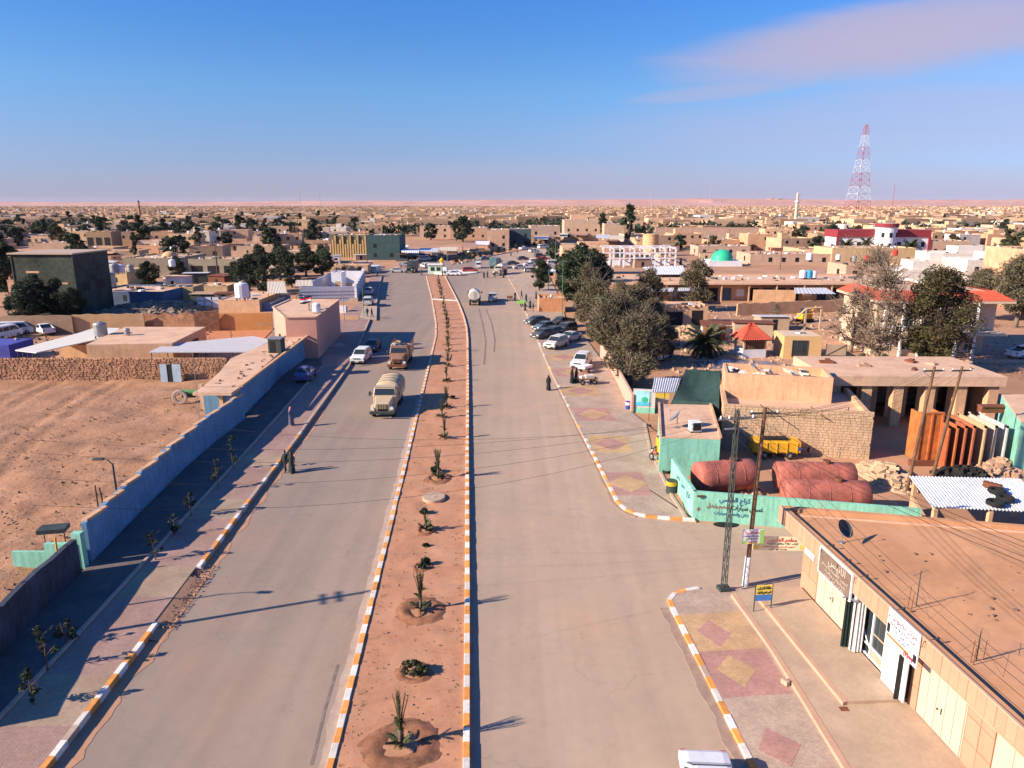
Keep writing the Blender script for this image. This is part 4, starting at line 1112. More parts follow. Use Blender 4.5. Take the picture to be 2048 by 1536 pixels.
b = MB(); b.box(0, 0, 1.0, 1.5, .9, .25, .2); b.build('sheet', m_dsteel, t)
for s in (-1, 1):
 b = MB(); b.cyl((s * .6, 0, 0), (s * .6, 0, 1.0), .03); b.build('leg', m_dsteel, t)
street_lamp('tall street lamp behind the blue wall at the left edge', Vector((-27.4, 30.3, 0)), 6.4, .0, 1.4)
t = thing('power_pole', 'tall power pole with crossarm beyond the left edge', 'power pole', (-28.3, 27.6, 0))
b = MB(); b.tube([(0, 0, 0), (0, 0, 11)], [.16, .11], 8); b.build('pole', m_wood, t)
b = MB(); b.box(0, 0, 10.1, .12, 1.1, .12, .3); b.box(0, 0, 9.7, .12, 1.1, .10, .3); b.build('crossarm', m_dsteel, t)
def sapling(label, loc, h, seed, group, name='sapling'):
 rr = random.Random(seed); t = thing(name, label, 'sapling', loc, 0, group)
 b = MB(); b.tube([(0, 0, -.05), (rr.uniform(-.08, .08), rr.uniform(-.08, .08), h * .5), (rr.uniform(-.15, .15), rr.uniform(-.1, .1), h)], [.04, .03, .015], 5)
 for _ in range(9):
  z = h * rr.uniform(.45, .95); a = rr.uniform(0, 6.28); l = rr.uniform(.25, .6); b.tube([(0, 0, z), (l * math.cos(a), l * math.sin(a), z + l * .7)], [.015, .006], 3)
 b.build('trunk', m_bark, t)
 rs = np.random.RandomState(seed); me, _c = leaf_cloud(seed, 230, .5, h * .85, h * .35, .07, m=m_leaf, clumps=9)
 link_child(me, 'crown', t); return t
for i, (uv, hh, where) in enumerate((((312, 1128), 1.7, 'nearest the broken kerb'), ((384, 1040), 1.8, 'beside the turn of the inner kerb'), ((437, 985), 2.4, 'third along the inner kerb'), ((468, 945), 2.5, 'fourth along the inner kerb'), ((98, 1350), 2.1, 'opposite the striped near kerb'), ((135, 1300), 1.4, 'thin, by the near wall stretch'), ((350, 1078), 1.3, 'short one between the first two'), ((70, 1420), 1.6, 'in the lower left corner'))):
 sapling('dark young tree on the shaded left pavement, ' + where, P(*uv), hh, 40 + i, 'saplings on the left pavement')
ring = MB(); ring.lathe([(.20, .0), (.24, .12), (.33, .15), (.40, .06), (.40, -.05)], 16); ringm = _mm(ring, 'buried_tyre', m_rubber)
for i in range(17):
 p = P(432 + i * 9.6, 872 - i * 9.4); o = bpy.data.objects.new('half_buried_tyre', ringm); COL.objects.link(o); o.location = (p.x, p.y, zk - .02); tag(o, 'half-buried old tyre in the row along the foot of the blue wall', 'tyre', 'half-buried tyres along the wall')
BASIN = None
def basin_mesh(seed, r=1.0):
 vs, fs = [], []; n, k = 36, 12
 for j in range(k + 1):
  rad = r * 1.5 * j / k
  for i in range(n):
   t = 2 * PI * i / n; q = rad / r
   z = .03 + .07 * math.exp(-((q - .95 - .12 * noise.noise((math.cos(t) * 2, math.sin(t) * 2, seed))) / .25) ** 2) - .09 * math.exp(-(q / .6) ** 4) - .16 * max(0, q - 1.15)
   z += .055 * noise.noise((rad * math.cos(t) * 4, rad * math.sin(t) * 4, seed))
   vs.append((rad * math.cos(t), rad * math.sin(t), z))
 for j in range(k):
  for i in range(n): fs.append((j * n + i, j * n + (i + 1) % n, (j + 1) * n + (i + 1) % n, (j + 1) * n + i))
 b = MB(); b.add(vs, fs)
 return _mm(b, 'earth_basin', mat('dug_earth', (0.27, 0.115, 0.06), var=.25, sc=2.0, bump=.04, bsc=9, world=True, spots=[((.10, .055, .03), 3.0, .5, .68, .8)]))
BM = [basin_mesh(s) for s in (1, 2)]
def upright_frond(L, seed):
 rr = random.Random(seed); b = MB(); out = rr.uniform(.0, .15)
 pts = [Vector((out * (i / 6) ** 2 * L, 0, L * i / 6)) for i in range(7)]
 b.tube(pts, [.022 * (1 - .75 * i / 6) for i in range(7)], 4)
 for i in range(18):
  t = .2 + .78 * i / 18; p = pts[int(t * 6)].lerp(pts[min(6, int(t * 6) + 1)], t * 6 - int(t * 6))
  for s in (-1, 1):
   q = p + Vector((.02, s * rr.uniform(.03, .07), rr.uniform(.12, .2))); b.add([p, p + Vector((.012, 0, .03)), q], [(0, 1, 2)])
 return _mm(b, 'frond', m_palmleaf, False)
UF = [upright_frond(1.0, i) for i in range(4)]
def palm_sapling(label, loc, h, seed, basin=None, low=8, z=.13):
 rr = random.Random(seed)
 t = thing('palm_sapling', label, 'young palm', (loc.x, loc.y, z), 0, 'young palms planted down the median')
 b = MB(); b.tube([(0, 0, -.05), (0, 0, .25), (.02, 0, h * .42)], [.10, .085, .05], 8); b.build('stem', m_bark, t)
 for i in range(9):
  link_child(UF[i % 4], 'frond', t, (0, 0, h * .12), (rr.uniform(-.04, .04), rr.uniform(-.02, .07), i * .7 + rr.random()), (h * .85,) * 3)
 for i in range(low):
  link_child(FR[i % 3], 'frond', t, (0, 0, .08), (0, rr.uniform(-.7, -.1), i * 6.28 / low + rr.random()), (.7, .8, .7))
 for i in range(4 if h > 1.6 else 2):
  link_child(FR[(i + seed) % 3], 'frond', t, (0, 0, h * rr.uniform(.3, .5)), (0, rr.uniform(-1.0, -.4), rr.random() * 6.28), (.5, .6, .5))
 if basin:
  k = link_child(BM[seed % 2], 'earth_basin', t, (0, 0, 0), (0, 0, rr.random() * 6), (basin, basin * .9, 1))
 return t
PS = [((802, 1497), 2.25, 1.15, 'nearest the camera, in a wide dug basin'), ((842, 1226), 2.15, 1.0, 'in the round grassy basin below the concrete cover'), ((852, 1066), 1.2, .5, 'low one just this side of the concrete cover'), ((876, 960), 2.3, .85, 'with a dark bushy foot just beyond the concrete cover'), ((889, 880), 1.9, 0, 'third beyond the concrete cover'), ((884, 838), 1.8, 0, 'bushy one level with the cream truck bonnet'), ((893, 818), 2.2, .5, 'tall one level with the cream truck'),
 ((893, 765), 1.8, .5, 'level with the rear of the cream truck'), ((896, 735), 1.9, 0, 'in the shadow end of the red truck'), ((897, 705), 2.0, 0, 'level with the red truck')]
for i, (uv, hh, ba, lb) in enumerate(PS):
 palm_sapling('young tied-up palm on the median, ' + lb, P(*uv), hh, 10 + i, ba)
ys = [692, 680, 668, 658, 650, 641, 632, 624, 617, 610, 598, 592, 586, 580, 575, 570, 566, 562]
for i, v in enumerate(ys):
 u = 897 - max(0, 655 - v) * .21 - (0 if i % 2 else 3)
 t = palm_sapling('young palm in the close row at the far end of the median', P(u, v), R.uniform(1.3, 2.0), 60 + i, 0, 4)
for i, (uv, s, lb) in enumerate((((829, 1350), .5, 'dark grassy tuft in a small pit between the two nearest palms'), ((846, 1137), .42, 'low dark bush in a pit below the second palm from the concrete cover'), ((852, 1097), .16, 'tiny dry shrub on bare sand of the median'), ((812, 1012), .0, ''), ((872, 948), .42, 'dark bush at the foot of the palm beyond the concrete cover'), ((849, 1030), .33, 'twiggy bush beside the concrete cover'), ((856, 1062), .30, 'dark leafy bush at a low palm near the concrete cover'), ((905, 800), .3, 'low bush beside the median palm level with the cream truck'))):
 if not s: continue
 p = P(*uv); t = thing('bush', lb, 'bush', (p.x, p.y, .12)); me, _c = leaf_cloud(200 + i, 1500, s * 1.2, s * .9, .05, .05, m=m_palmleaf if i in (0, 5) else m_leaf, clumps=12, name='foliage'); link_child(me, 'foliage', t)
 if i < 3: link_child(BM[i % 2], 'earth_basin', t, (0, 0, -.02), (0, 0, i), (s * 1.3, s * 1.2, .8))
p = P(868, 1001); t = thing('manhole', 'round pale concrete manhole cover standing proud of the median sand', 'manhole cover', (p.x, p.y, .12))
b = MB(); b.lathe([(.80, -.1), (.80, .17), (.76, .20), (.24, .20), (.22, .17)], 28); b.build('ring', m_concrete, t)
b = MB(); b.lathe([(.21, .15), (.21, .215), (.0, .215)], 16); b.build('lid', m_kbare, t)
# the shop on the right
tz1, tz2 = 0.30, 0.45
def pier(name, px, z, m): return px_poly(name, px, z, m)
px_poly('terrace', [(1466, 1186), (1600, 1172), (1830, 1372), (2120, 1700), (1790, 1720), (1690, 1536), (1600, 1388), (1540, 1292)], tz1, m_concrete)
px_poly('terrace_edge', [(1462, 1187), (1472, 1186), (1548, 1292), (1610, 1388), (1702, 1536), (1800, 1720), (1788, 1720), (1688, 1536), (1598, 1388), (1538, 1292)], tz1 + .012, mat('terrace_edge', (.50, .30, .20), var=.1, world=True))
px_poly('upper_terrace', [(1520, 1196), (1600, 1172), (1810, 1398), (1688, 1403)], tz2, m_concrete)
px_poly('upper_terrace_edge', [(1517, 1197), (1525, 1196), (1695, 1402), (1686, 1405)], tz2 + .01, MATS['terrace_edge'])
SO = P(1600, 1181, .0)
sdir = (P(1906, 1519, 0) - SO); sdir.z = 0; sdir.normalize()
srz = math.atan2(sdir.y, sdir.x)
shop = thing('shop_building', 'low sand-coloured shop block with wide eaves, cream metal doors and a bare earth roof', 'shop', SO, srz)
Mi = Matrix.Rotation(-srz, 4, 'Z') @ Matrix.Translation(-SO)
def sl(u, v, z=0.0):
 """place on the shop's own axes: x along the front towards the camera, y into the building"""
 return Mi @ P(u, v, z)
EH = 4.15                                   # top of the fascia
c_far = sl(1555, 1011, EH); c_near = sl(2048, 1450, EH); c_back = sl(2048, 1050, EH)
fy = (c_far.y + c_near.y) / 2
LX = 26.0
m_clad = mat('cladding_pink', (.47, .245, .155), var=.07, sc=.8, bump=.004, bsc=20, rnd=.06)
m_clad2 = mat('cladding_pale', (.50, .29, .19), var=.07, sc=.8, bump=.004, bsc=20, rnd=.06)
m_sroof = mat('shop_roof_earth', (.53, .262, .13), var=.15, sc=.25, bump=.015, bsc=4, spots=[((.56, .30, .18), .3, .5, .7, .6), ((.34, .17, .10), .9, .58, .74, .5), ((.08, .05, .04), 7, .70, .74, .7)])
b = MB(); b.bb(0.0, LX, .02, .30, -.1, 3.35); b.bb(-.0, .3, .30, 9.0, -.1, 3.35); b.build('wall', m_clad2, shop)
bk = (c_back - c_far); kx = bk.x / bk.y
rp = [(c_far.x, fy), (LX, fy), (LX, 16), (c_far.x + kx * (16 - fy), 16)]
b = MB(); b.prism(rp, 3.32, EH - .22, bot=True); b.build('roof', m_sroof, shop)
def strip(poly, z0, z1, m, name):
 q = MB(); q.prism(poly, z0, z1, bot=True); return q.build(name, m, shop)
strip([(c_far.x, fy + .03), (LX, fy + .03), (LX, fy + .30), (c_far.x + kx * .3, fy + .30)], EH - .22, EH, m_sroof, 'parapet')
strip([(c_far.x + .03, fy + .30), (c_far.x + .33, fy + .30), (c_far.x + .33 + kx * (16 - fy), 16), (c_far.x + kx * (16 - fy), 16)], EH - .22, EH + .0, m_sroof, 'parapet')
strip([(c_far.x + .9, fy + .75), (c_far.x + 1.0, fy + .75), (c_far.x + 1.0 + kx * 15, 16), (c_far.x + .9 + kx * 15, 16)], EH - .22, EH - .16, m_roof, 'roof_ledge')
pm = MB(); pm.bb(-.218, .218, -.03, .0, -.40, .40); panel = _mm(pm, 'fascia_panel', m_clad, False)
n = int((LX - c_far.x) / .45)
for i in range(n):
 o = link_child(panel, 'fascia_panel', shop, (c_far.x + .225 + i * .45, fy + .0 - .004 * (i % 3), EH - .41), (R.uniform(-.006, .006), 0, 0))
 o = link_child(panel, 'fascia_panel', shop, (c_far.x + .225 + i * .45, fy + .02, EH - .41 - .81 + .22), (0, 0, 0), (1, 1, .25)) if i % 1 == 0 and False else None
b = MB(); b.bb(c_far.x, LX, fy - .06, fy + .04, EH - .005, EH + .045); b.bb(c_far.x, LX, fy - .05, fy + .04, EH - .87, EH - .815); b.build('fascia_trim', m_clad2, shop)
a0 = math.atan2(16 - fy, kx * (16 - fy))
for i in range(26):
 d = Vector((kx, 1, 0)).normalized() * (.225 + i * .45)
 link_child(panel, 'fascia_panel', shop, (c_far.x + d.x, fy + d.y, EH - .41), (0, 0, math.atan2(1, kx) + PI))
b = MB(); b.prism([(c_far.x, fy), (LX, fy), (LX, .02), (c_far.x + .2, .02)], EH - .86, EH - .84, bot=True); b.build('soffit', m_clad2, shop)
sx = lambda u, v: sl(u, v, tz2).x
x1, x2, x3 = sx(1618, 1199), sx(1683, 1268), sx(1700, 1290)
x4, x5, x6, x7 = sx(1716, 1290), sx(1764, 1343), sx(1784, 1388), sx(1802, 1400)
x8, x9 = sl(1905, 1520, tz1).x, sl(1905, 1520, tz1).x + 1.35
slab_m = {}
def clad_pier(xa, xb, zb=0.3):
 rows = [(zb, 1.25), (1.27, 2.25), (2.27, 3.30)]
 nx = max(1, round((xb - xa) / .75)); w = (xb - xa) / nx
 for i in range(nx):
  for (z0, z1) in rows:
   q = MB(); q.bb(xa + i * w + .012, xa + (i + 1) * w - .012, -.035 - .006 * ((i + int(z0 * 3)) % 2), .02, z0, z1 - .01); q.build('cladding_slab', m_clad, shop)
clad_pier(.0, x1); clad_pier(x2, x3); clad_pier(x7, sl(1806, 1404, tz1).x + .55); clad_pier(x8, x9)
m_cream = mat('cream_door_paint', (.56, .42, .32), var=.05, sc=.8, rough=.5, streak=.08)
def metal_door(xa, xb, leaves, name='metal_door', zb=.32, zt=3.3, folds=True):
 d = MB(); d.bb(xa + .02, xb - .02, -.02, .02, zb, zt); door = d.build(name, m_cream, shop)
 w = (xb - xa - .1) / leaves
 for i in range(leaves):
  q = MB(); q.bb(xa + .05 + i * w + .012, xa + .05 + (i + 1) * w - .012, -.06, -.02, zb + .04, zt - .05); q.build('door_leaf', m_cream, door)
 q = MB(); q.cyl(((xa + xb) / 2 - .1, -.06, 1.35), ((xa + xb) / 2 - .1, -.12, 1.35), .035); q.box((xa + xb) / 2 + .1, -.07, 1.25, .05, .03, .25); q.build('handle', m_dsteel, door)
metal_door(x1 + .02, x2 - .02, 4); metal_door(sl(1806, 1404, tz1).x + .57, x8 - .02, 5); metal_door(x9 + .02, x9 + 3.4, 4)
b = MB(); b.bb(.02, LX, -.03, .03, 3.28, 3.34); b.build('lintel', m_clad2, shop)
m_wframe = mat('white_frame', (.72, .70, .70), var=.04)
b = MB(); b.bb(x4, x5 + .5, -.01, .02, tz2, 3.3); win = b.build('shop_window', m_glass, shop)
xm = (x4 + x5) / 2
for xa in (x4 + .03, xm, x5, x5 + .45):
 q = MB(); q.bb(xa - .04, xa + .04, -.09, -.01, tz2, 3.3); q.build('frame', m_wframe, win)
for za in (tz2 + .05, tz2 + .55, 3.26):
 q = MB(); q.bb(x4, x5 + .48, -.085, -.015, za - .035, za + .035); q.build('frame', m_wframe, win)
q = MB(); q.tube([(x4 + .05 + (xm - x4 - .1) * i / 8, -.06, tz2 + 1.75 - 1.3 * (i / 8) ** .6) for i in range(9)], .03, 6); q.build('curved_bar', m_wframe, win)
q = MB(); q.bb(xm + .06, x5 - .06, -.03, -.012, tz2 + 1.2, tz2 + 1.27); q.bb(xm + .06, x5 - .06, -.03, -.012, tz2 + .1, tz2 + .48); q.build('display_shelf', m_concrete, win)
b = MB(); b.bb(x3 - .03, x3 + .03, -.75, -.03, tz2 + .03, 3.2); b.build('open_door', m_wframe, shop)
b = MB(); b.bb(5.84, 5.98, fy + .1, fy + .2, tz2, 3.35); b.build('white_post', m_wframe, shop)
b = MB(); b.bb(x5 + .52, x6 + .6, -.42, -.36, tz2 + .03, 3.0); b.build('open_door', m_wframe, shop)
b = MB(); b.bb(x7 - .10, x7 - .04, -.62, -.04, tz2 + .03, 2.9); b.build('open_door', m_dark, shop)
for i, (c, nm) in enumerate((((.015, .03, .025), 'dark green'), ((.55, .42, .12), 'ochre'), ((.33, .03, .035), 'deep red'), ((.25, .03, .08), 'maroon'), ((.62, .60, .58), 'white'))):
 t = thing('hanging_cloth', nm + ' cloth in the bundle hanging at the open shop door', 'cloth', shop.matrix_basis @ Vector((x3 + .1 + i * .11, -.4 - (.3 if i < 1 else 0), tz2 + .05)), srz)
 q = MB(); pts = []
 for k in range(10):
  yy = -.22 + .45 * k / 9; pts.append((.03 * math.sin(k * 2.1 + i), yy))
 vs = [(x, y, 0) for x, y in pts] + [(x * .6, y * .95, 2.45) for x, y in pts] + [(x + .05, y, 0) for x, y in pts] + [(x * .6 + .05, y * .95, 2.45) for x, y in pts]
 fs = [(k, k + 1, 11 + k, 10 + k) for k in range(9)] + [(20 + k, 30 + k, 31 + k, 21 + k) for k in range(9)] + [(10 + k, 11 + k, 31 + k, 30 + k) for k in range(9)]
 q.add(vs, fs); o = q.build('drape', m_cloth, t); o.color = (*c, 1)
 q = MB(); q.box(0, 0, 2.45, .10, .75, .03); q.build('hanger', m_steel, t)
m_sbrown = mat('sign_brown', (.17, .115, .085), var=.2, sc=2); m_swhite = mat('sign_white', (.72, .71, .74), var=.03); m_sred = mat('sign_red', (.62, .03, .04), var=0)
m_sblue = mat('sign_blue', (.03, .06, .30), var=0); m_syel = mat('sign_yellow', (.78, .60, .10), var=.03); m_sblack = mat('sign_black', (.015, .015, .02), var=0); m_sorange = mat('sign_orange', (.75, .16, .04), var=0)
m_spale = mat('sign_pale', (.50, .42, .36), var=.1); m_sgreen = mat('sign_green', (.30, .60, .15), var=0); m_scream = mat('sign_cream', (.75, .68, .45), var=.03)
def board(label, M4, w, h, m, lines, name='signboard', cat='sign', frame=None, th=.05, extras=()):
 """a sign: its own front looks along -y; lines = (text, x, z, size, material, width)"""
 t = bpy.data.objects.new(name, None); COL.objects.link(t); t.matrix_basis = M4; tag(t, label, cat)
 b = MB(); b.bb(-w / 2, w / 2, 0, th, 0, h); b.build('panel', m, t)
 if frame:
  b = MB()
  for (a0_, a1_, z0_, z1_) in ((-w / 2 - .04, w / 2 + .04, -.04, .01), (-w / 2 - .04, w / 2 + .04, h - .01, h + .04), (-w / 2 - .04, -w / 2 + .01, .01, h - .01), (w / 2 - .01, w / 2 + .04, .01, h - .01)): b.bb(a0_, a1_, -.03, th + .01, z0_, z1_)
  b.build('frame', frame, t)
 for (x0_, x1_, z0_, z1_, mm) in extras:
  b = MB(); b.bb(x0_, x1_, -.006, .0, z0_, z1_); b.build('colour_block', mm, t)
 for tx, x, z, s, mm, wd in lines:
  lettering(arabic(tx) if any(ord(c) > 1500 for c in tx) else tx, s, mm, t, (x, -.014, z), (PI / 2, 0, 0), width=wd)
 return t
SM = lambda x, y, z, rz=0.0, rx=0.0: shop.matrix_basis @ Matrix.Translation((x, y, z)) @ Matrix.Rotation(rz, 4, 'Z') @ Matrix.Rotation(rx, 4, 'X')
xa, xb = sl(1646, 1100, EH - .2).x, sl(1708, 1160, EH - .2).x
xs0 = 4.42; ws = 2.8
board('large weathered brown shop sign with pale Arabic lettering under the eaves', SM(xs0, fy - .12, 2.86), ws, 1.25, m_sbrown, [('الأنيس', .15, .95, .5, m_spale, 1.5), ('لتجهيز الأقمشة والستائر', 0, .58, .2, m_spale, 2.3), ('خياطة رجالية', .1, .34, .2, m_spale, 1.8), ('بإدارة أبو أحمد', 0, .12, .16, m_spale, 1.8)], frame=m_wframe)
board('small white notice at the far end of the shop front', SM(.75, -.12, 2.35), .95, .75, m_swhite, [('محل للإيجار', 0, .5, .16, m_sblue, .7), ('٠٧٨٠', 0, .25, .14, m_sblue, .5)])
xs1 = 9.6
board('white hanging shop sign with red heading and blue Arabic lines', SM(xs1, fy - .13, 2.78), 2.0, 1.45, m_swhite, [('مركز تصوير', .1, 1.20, .36, m_sred, 1.55), ('استنساخ وطباعة', 0, .90, .19, m_sblack, 1.6), ('صور فورية', .15, .68, .16, m_sblue, 1.1), ('كتب وقرطاسية', .1, .48, .14, m_sblue, 1.1), ('هدايا', .5, .14, .17, m_swhite, .45)], extras=[(-.95, .5, .22, .34, m_sorange), (-.97, -.78, .4, .8, m_sblack), (.76, .97, .16, .5, m_sblack), (.2, .76, .05, .26, m_sred)], frame=None)
for i, xx in enumerate((xs0 - 1.3, xs0 + .2, xs0 + 1.6, xs1 - .9, xs1 + 1.2)):
 b = MB(); b.tube([(0, 0, 0), (0, -.55, -.10), (0, -.62, -.35)], .018, 5); b.box(0, -.02, -.03, .06, .1, .06); o = b.build('sign_bracket', m_dsteel); o.matrix_basis = SM(xx, fy + .45, EH + .05); tag(o, 'iron sign bracket reaching over the shop eaves', 'bracket', 'iron brackets on the shop eaves')
def dish(label, loc, rz, s=1.0, m=m_dsteel, group=None, tilt=.7):
 t = thing('satellite_dish', label, 'satellite dish', loc, rz, group); t.scale = (s,) * 3
 vs, fs = [], []; n, k = 18, 5
 for j in range(k + 1):
  rr_ = .55 * j / k
  for i in range(n): a = 2 * PI * i / n; vs.append((.16 * (rr_ / .55) ** 2, rr_ * math.cos(a), rr_ * math.sin(a)))
 for j in range(k):
  for i in range(n): fs.append((j * n + i, j * n + (i + 1) % n, (j + 1) * n + (i + 1) % n, (j + 1) * n + i))
 b = MB(); b.M = Matrix.Translation((0, 0, .85)) @ Matrix.Rotation(-tilt, 4, 'Y'); b.add(vs, fs); b.add([(x - .012, y, z) for x, y, z in vs], [f[::-1] for f in fs]); b.build('reflector', m, t, smooth=True)
 b = MB(); b.M = Matrix.Translation((0, 0, .85)) @ Matrix.Rotation(-tilt, 4, 'Y'); b.cyl((.15, 0, -.5), (.6, 0, 0), .012); b.cyl((.56, 0, 0), (.66, 0, 0), .045); b.build('feed_arm', m_steel, t)
 b = MB(); b.cyl((-.05, 0, 0), (-.05, 0, .85), .03); b.box(-.05, 0, 0, .3, .3, .05); b.build('stand', m_steel, t)
 return t
RZ = EH - .22
def onroof(u, v): p = P(u, v, RZ); return p
dish('dark satellite dish standing on the bare roof of the near shop', onroof(1684, 1086), -.95, .85, m_dsteel)
def aerial(label, loc, h, rz, group=None):
 t = thing('tv_aerial', label, 'aerial', loc, rz, group)
 b = MB(); b.cyl((0, 0, 0), (0, 0, h), .022, .018, 6); b.build('mast', m_dsteel, t)
 b = MB(); b.cyl((-.5, 0, h - .1), (.5, 0, h - .1), .007)
 for i in range(7): b.cyl((-.45 + i * .15, -.35 + .02 * i, h - .1), (-.45 + i * .15, .35 - .02 * i, h - .1), .004)
 b.build('boom', m_dsteel, t)
 for k in range(3):
  b = MB(); a = k * 2.1; b.cyl((0, 0, h * .7), (1.0 * math.cos(a), 1.0 * math.sin(a), 0), .005, .005, 4); b.build('guy_wire', m_dsteel, t)
 return t
aerial('thin television aerial on the shop roof, farther of the pair', onroof(1832, 1212), 1.6, .5)
aerial('thin television aerial on the shop roof, nearer of the pair', onroof(1952, 1322), 1.2, .9)
for k, (uv, hh) in enumerate((((1815, 1218), 1.0), ((1822, 1222), .8), ((1941, 1325), .9), ((1946, 1330), .7), ((1966, 1320), .8))):
 o = MB().cyl((0, 0, 0), (.03, 0, hh), .016, .014, 5).build('starter_rod', m_rust); o.location = onroof(*uv); tag(o, 'thin rusty reinforcing rod sticking up from the shop roof', 'rod', 'rods on the shop roof')
for i in range(26):
 p = onroof(R.uniform(1720, 2040), R.uniform(1100, 1260)); q = Mi @ p
 if q.y > fy + 1:
  b = MB(); s = R.uniform(.03, .09); b.box(0, 0, -.01, s * 2, s, s, R.random() * 3); o = b.build('stone', m_pebble); o.location = p; tag(o, 'small dark stone lying on the bare shop roof', 'stone', 'stones on the shop roof')
# street furniture at the corner
def lattice_pole(label, loc, h, name='lattice_pole'):
 t = thing(name, label, 'power pole', loc, .15); w0, w1 = .11, .08
 q = lambda s, z: (w0 + (w1 - w0) * z / h) * s
 for sx_, sy_ in ((-1, -1), (1, -1), (1, 1), (-1, 1)):
  b = MB(); b.tube([(q(sx_, 0), q(sy_, 0), 0), (q(sx_, h), q(sy_, h), h)], .03, 4); b.build('leg', m_dsteel, t)
 b = MB(); n = int(h / .55)
 for i in range(n):
  z0, z1 = h * i / n, h * (i + 1) / n
  for (ax, ay), (bx, by) in (((-1, -1), (1, -1)), ((1, -1), (1, 1)), ((1, 1), (-1, 1)), ((-1, 1), (-1, -1))):
   if i % 2: ax, bx, ay, by = bx, ax, by, ay
   b.cyl((q(ax, z0), q(ay, z0), z0), (q(bx, z1), q(by, z1), z1), .013, .013, 4, caps=False)
 o = b.build('lacing', m_dsteel, t); o['kind'] = 'stuff'
 b = MB(); b.box(0, 0, -.1, .62, .55, .42); b.build('footing', m_dsteel, t, bevel=.02)
 b = MB(); b.box(0, 0, h - .55, 1.9, .08, .08); b.box(0, 0, h - 1.05, 1.2, .07, .07); b.build('crossarm', m_steel, t)
 for x in (-.85, -.4, .4, .85):
  b = MB(); b.lathe([(.0, 0), (.05, 0), (.06, .06), (.03, .09), (.05, .12), (.0, .16)], 8, (x, 0, h - .47)); b.build('insulator', m_white, t)
 return t
LP = P(1447, 1184); LPH = hgt(1184, 818)
lattice_pole('lattice steel power pole on a dark footing at the near pavement corner', LP, LPH)
def wood_pole(label, loc, h, arms=True, white=0.0, lean=.0, name='power_pole', arm_rz=.1):
 t = thing(name, label, 'power pole', loc)
 b = MB(); b.tube([(0, 0, -.2), (lean * .5, 0, h * .5), (lean, 0, h)], [.13, .115, .09], 9); b.build('pole', m_wood, t)
 if white:
  b = MB(); b.cyl((0, 0, 0), (lean * white / h, 0, white), .165, .155, 12); b.build('white_band', m_white, t)
 if arms:
  b = MB(); b.box(lean, 0, h - .35, 1.5, .09, .1, arm_rz); b.build('crossarm', m_dsteel, t)
  for x in (-.65, 0, .65):
   b = MB(); b.lathe([(.0, 0), (.05, 0), (.06, .06), (.03, .09), (.0, .14)], 8, (lean + x, 0, h - .25)); b.build('insulator', m_white, t)
 return t
WP = P(1490, 1172); WPH = hgt(1172, 815)
wood_pole('old wooden power pole with a white painted foot beside the lattice pole', WP, WPH, True, 1.75, .25)
def face_m(loc, rz): return Matrix.Translation(loc) @ Matrix.Rotation(rz, 4, 'Z')
zb = hgt(1172, 1084)
board('small white and green Arabic signboard nailed to the wooden pole', face_m(WP + Vector((.15, -.20, zb)), .08), 1.15, .80, m_swhite, [('مطعم الفارس', -.05, .64, .18, m_sred, .7), ('كباب تكة مشويات', -.08, .44, .12, m_sblack, .7), ('لحم غنم طازج', -.08, .30, .12, m_sblack, .62), ('أهلا وسهلا', -.05, .12, .11, m_sred, .5)], extras=[(.34, .575, 0, .8, m_sgreen), (-.575, -.35, 0, .2, m_sgreen), (-.35, .34, 0, .05, m_syel)])
bp = P(1506, 1185); zb2 = hgt(1185, 1112)
board('long yellow banner with red Arabic heading stretched from the pole to the shop', face_m((WP + Vector((1.75, .15, zb2 - .10))), -.05), 2.9, .80, m_scream, [('مطعم الفارس', .1, .62, .30, m_sred, 1.45), ('كباب  تكة  معلاق  شاورما', .1, .40, .15, m_sblack, 1.6), ('تجهيز المناسبات والحفلات', -.1, .22, .12, m_sred, 1.7), ('بإدارة أبو علي', -.1, .08, .1, m_sblack, .9)], name='banner', cat='banner', th=.02, extras=[(-1.42, -1.1, .08, .26, m_syel), (1.0, 1.4, .50, .74, m_syel), (1.02, 1.4, .10, .30, m_syel), (-1.38, -1.15, .55, .74, m_sred), (-1.12, -.95, .5, .74, m_syel)])
p = P(1526, 1224, pz); t = thing('standing_sign', 'standing board, scribbled yellow above blue, on thin legs on the shop terrace', 'sign', P(1524, 1222, tz1), .10)
b = MB(); b.bb(-.42, .42, -.02, .02, .58, .92); b.build('blue_panel', mat('sign_mid_blue', (.06, .20, .52), var=.1), t)
b = MB(); b.bb(-.42, .42, -.02, .02, .92, 1.42); yp = b.build('yellow_panel', m_syel, t)
for s in (-1, 1):
 b = MB(); b.bb(s * .44 - .02, s * .44 + .02, -.02, .02, 0, 1.45); b.build('leg', m_dsteel, t)
for k, tx in enumerate(('حلاقة الشباب', 'قص شعر وتنظيف')):
 lettering(arabic(tx), .21, m_sblack, t, (0, -.03, 1.28 - k * .22), (PI / 2, 0, 0), width=.72, bold=.004)
p = P(1571, 1362, tz1); b = MB(); b.box(0, 0, 0, .22, .34, .22, .5); o = b.build('stone_block', m_concrete, bevel=.02); o.location = (p.x, p.y, pz); tag(o, 'single pale concrete block lying at the foot of the terrace step', 'block')
b = MB(); b.box(0, 0, 0, .34, .26, .012); o = b.build('drain_cover', m_rust); o.location = P(1688, 1418, tz1); tag(o, 'small rusty drain cover let into the terrace', 'drain cover')
p = P(1417, 1497); make_car('sedan', 'white car driving at the bottom edge of the frame beside the striped kerb', 'car', Vector((6.75, 19.95, .02)), -PI / 2 - .06, (.66, .67, .72), name='moving_car')
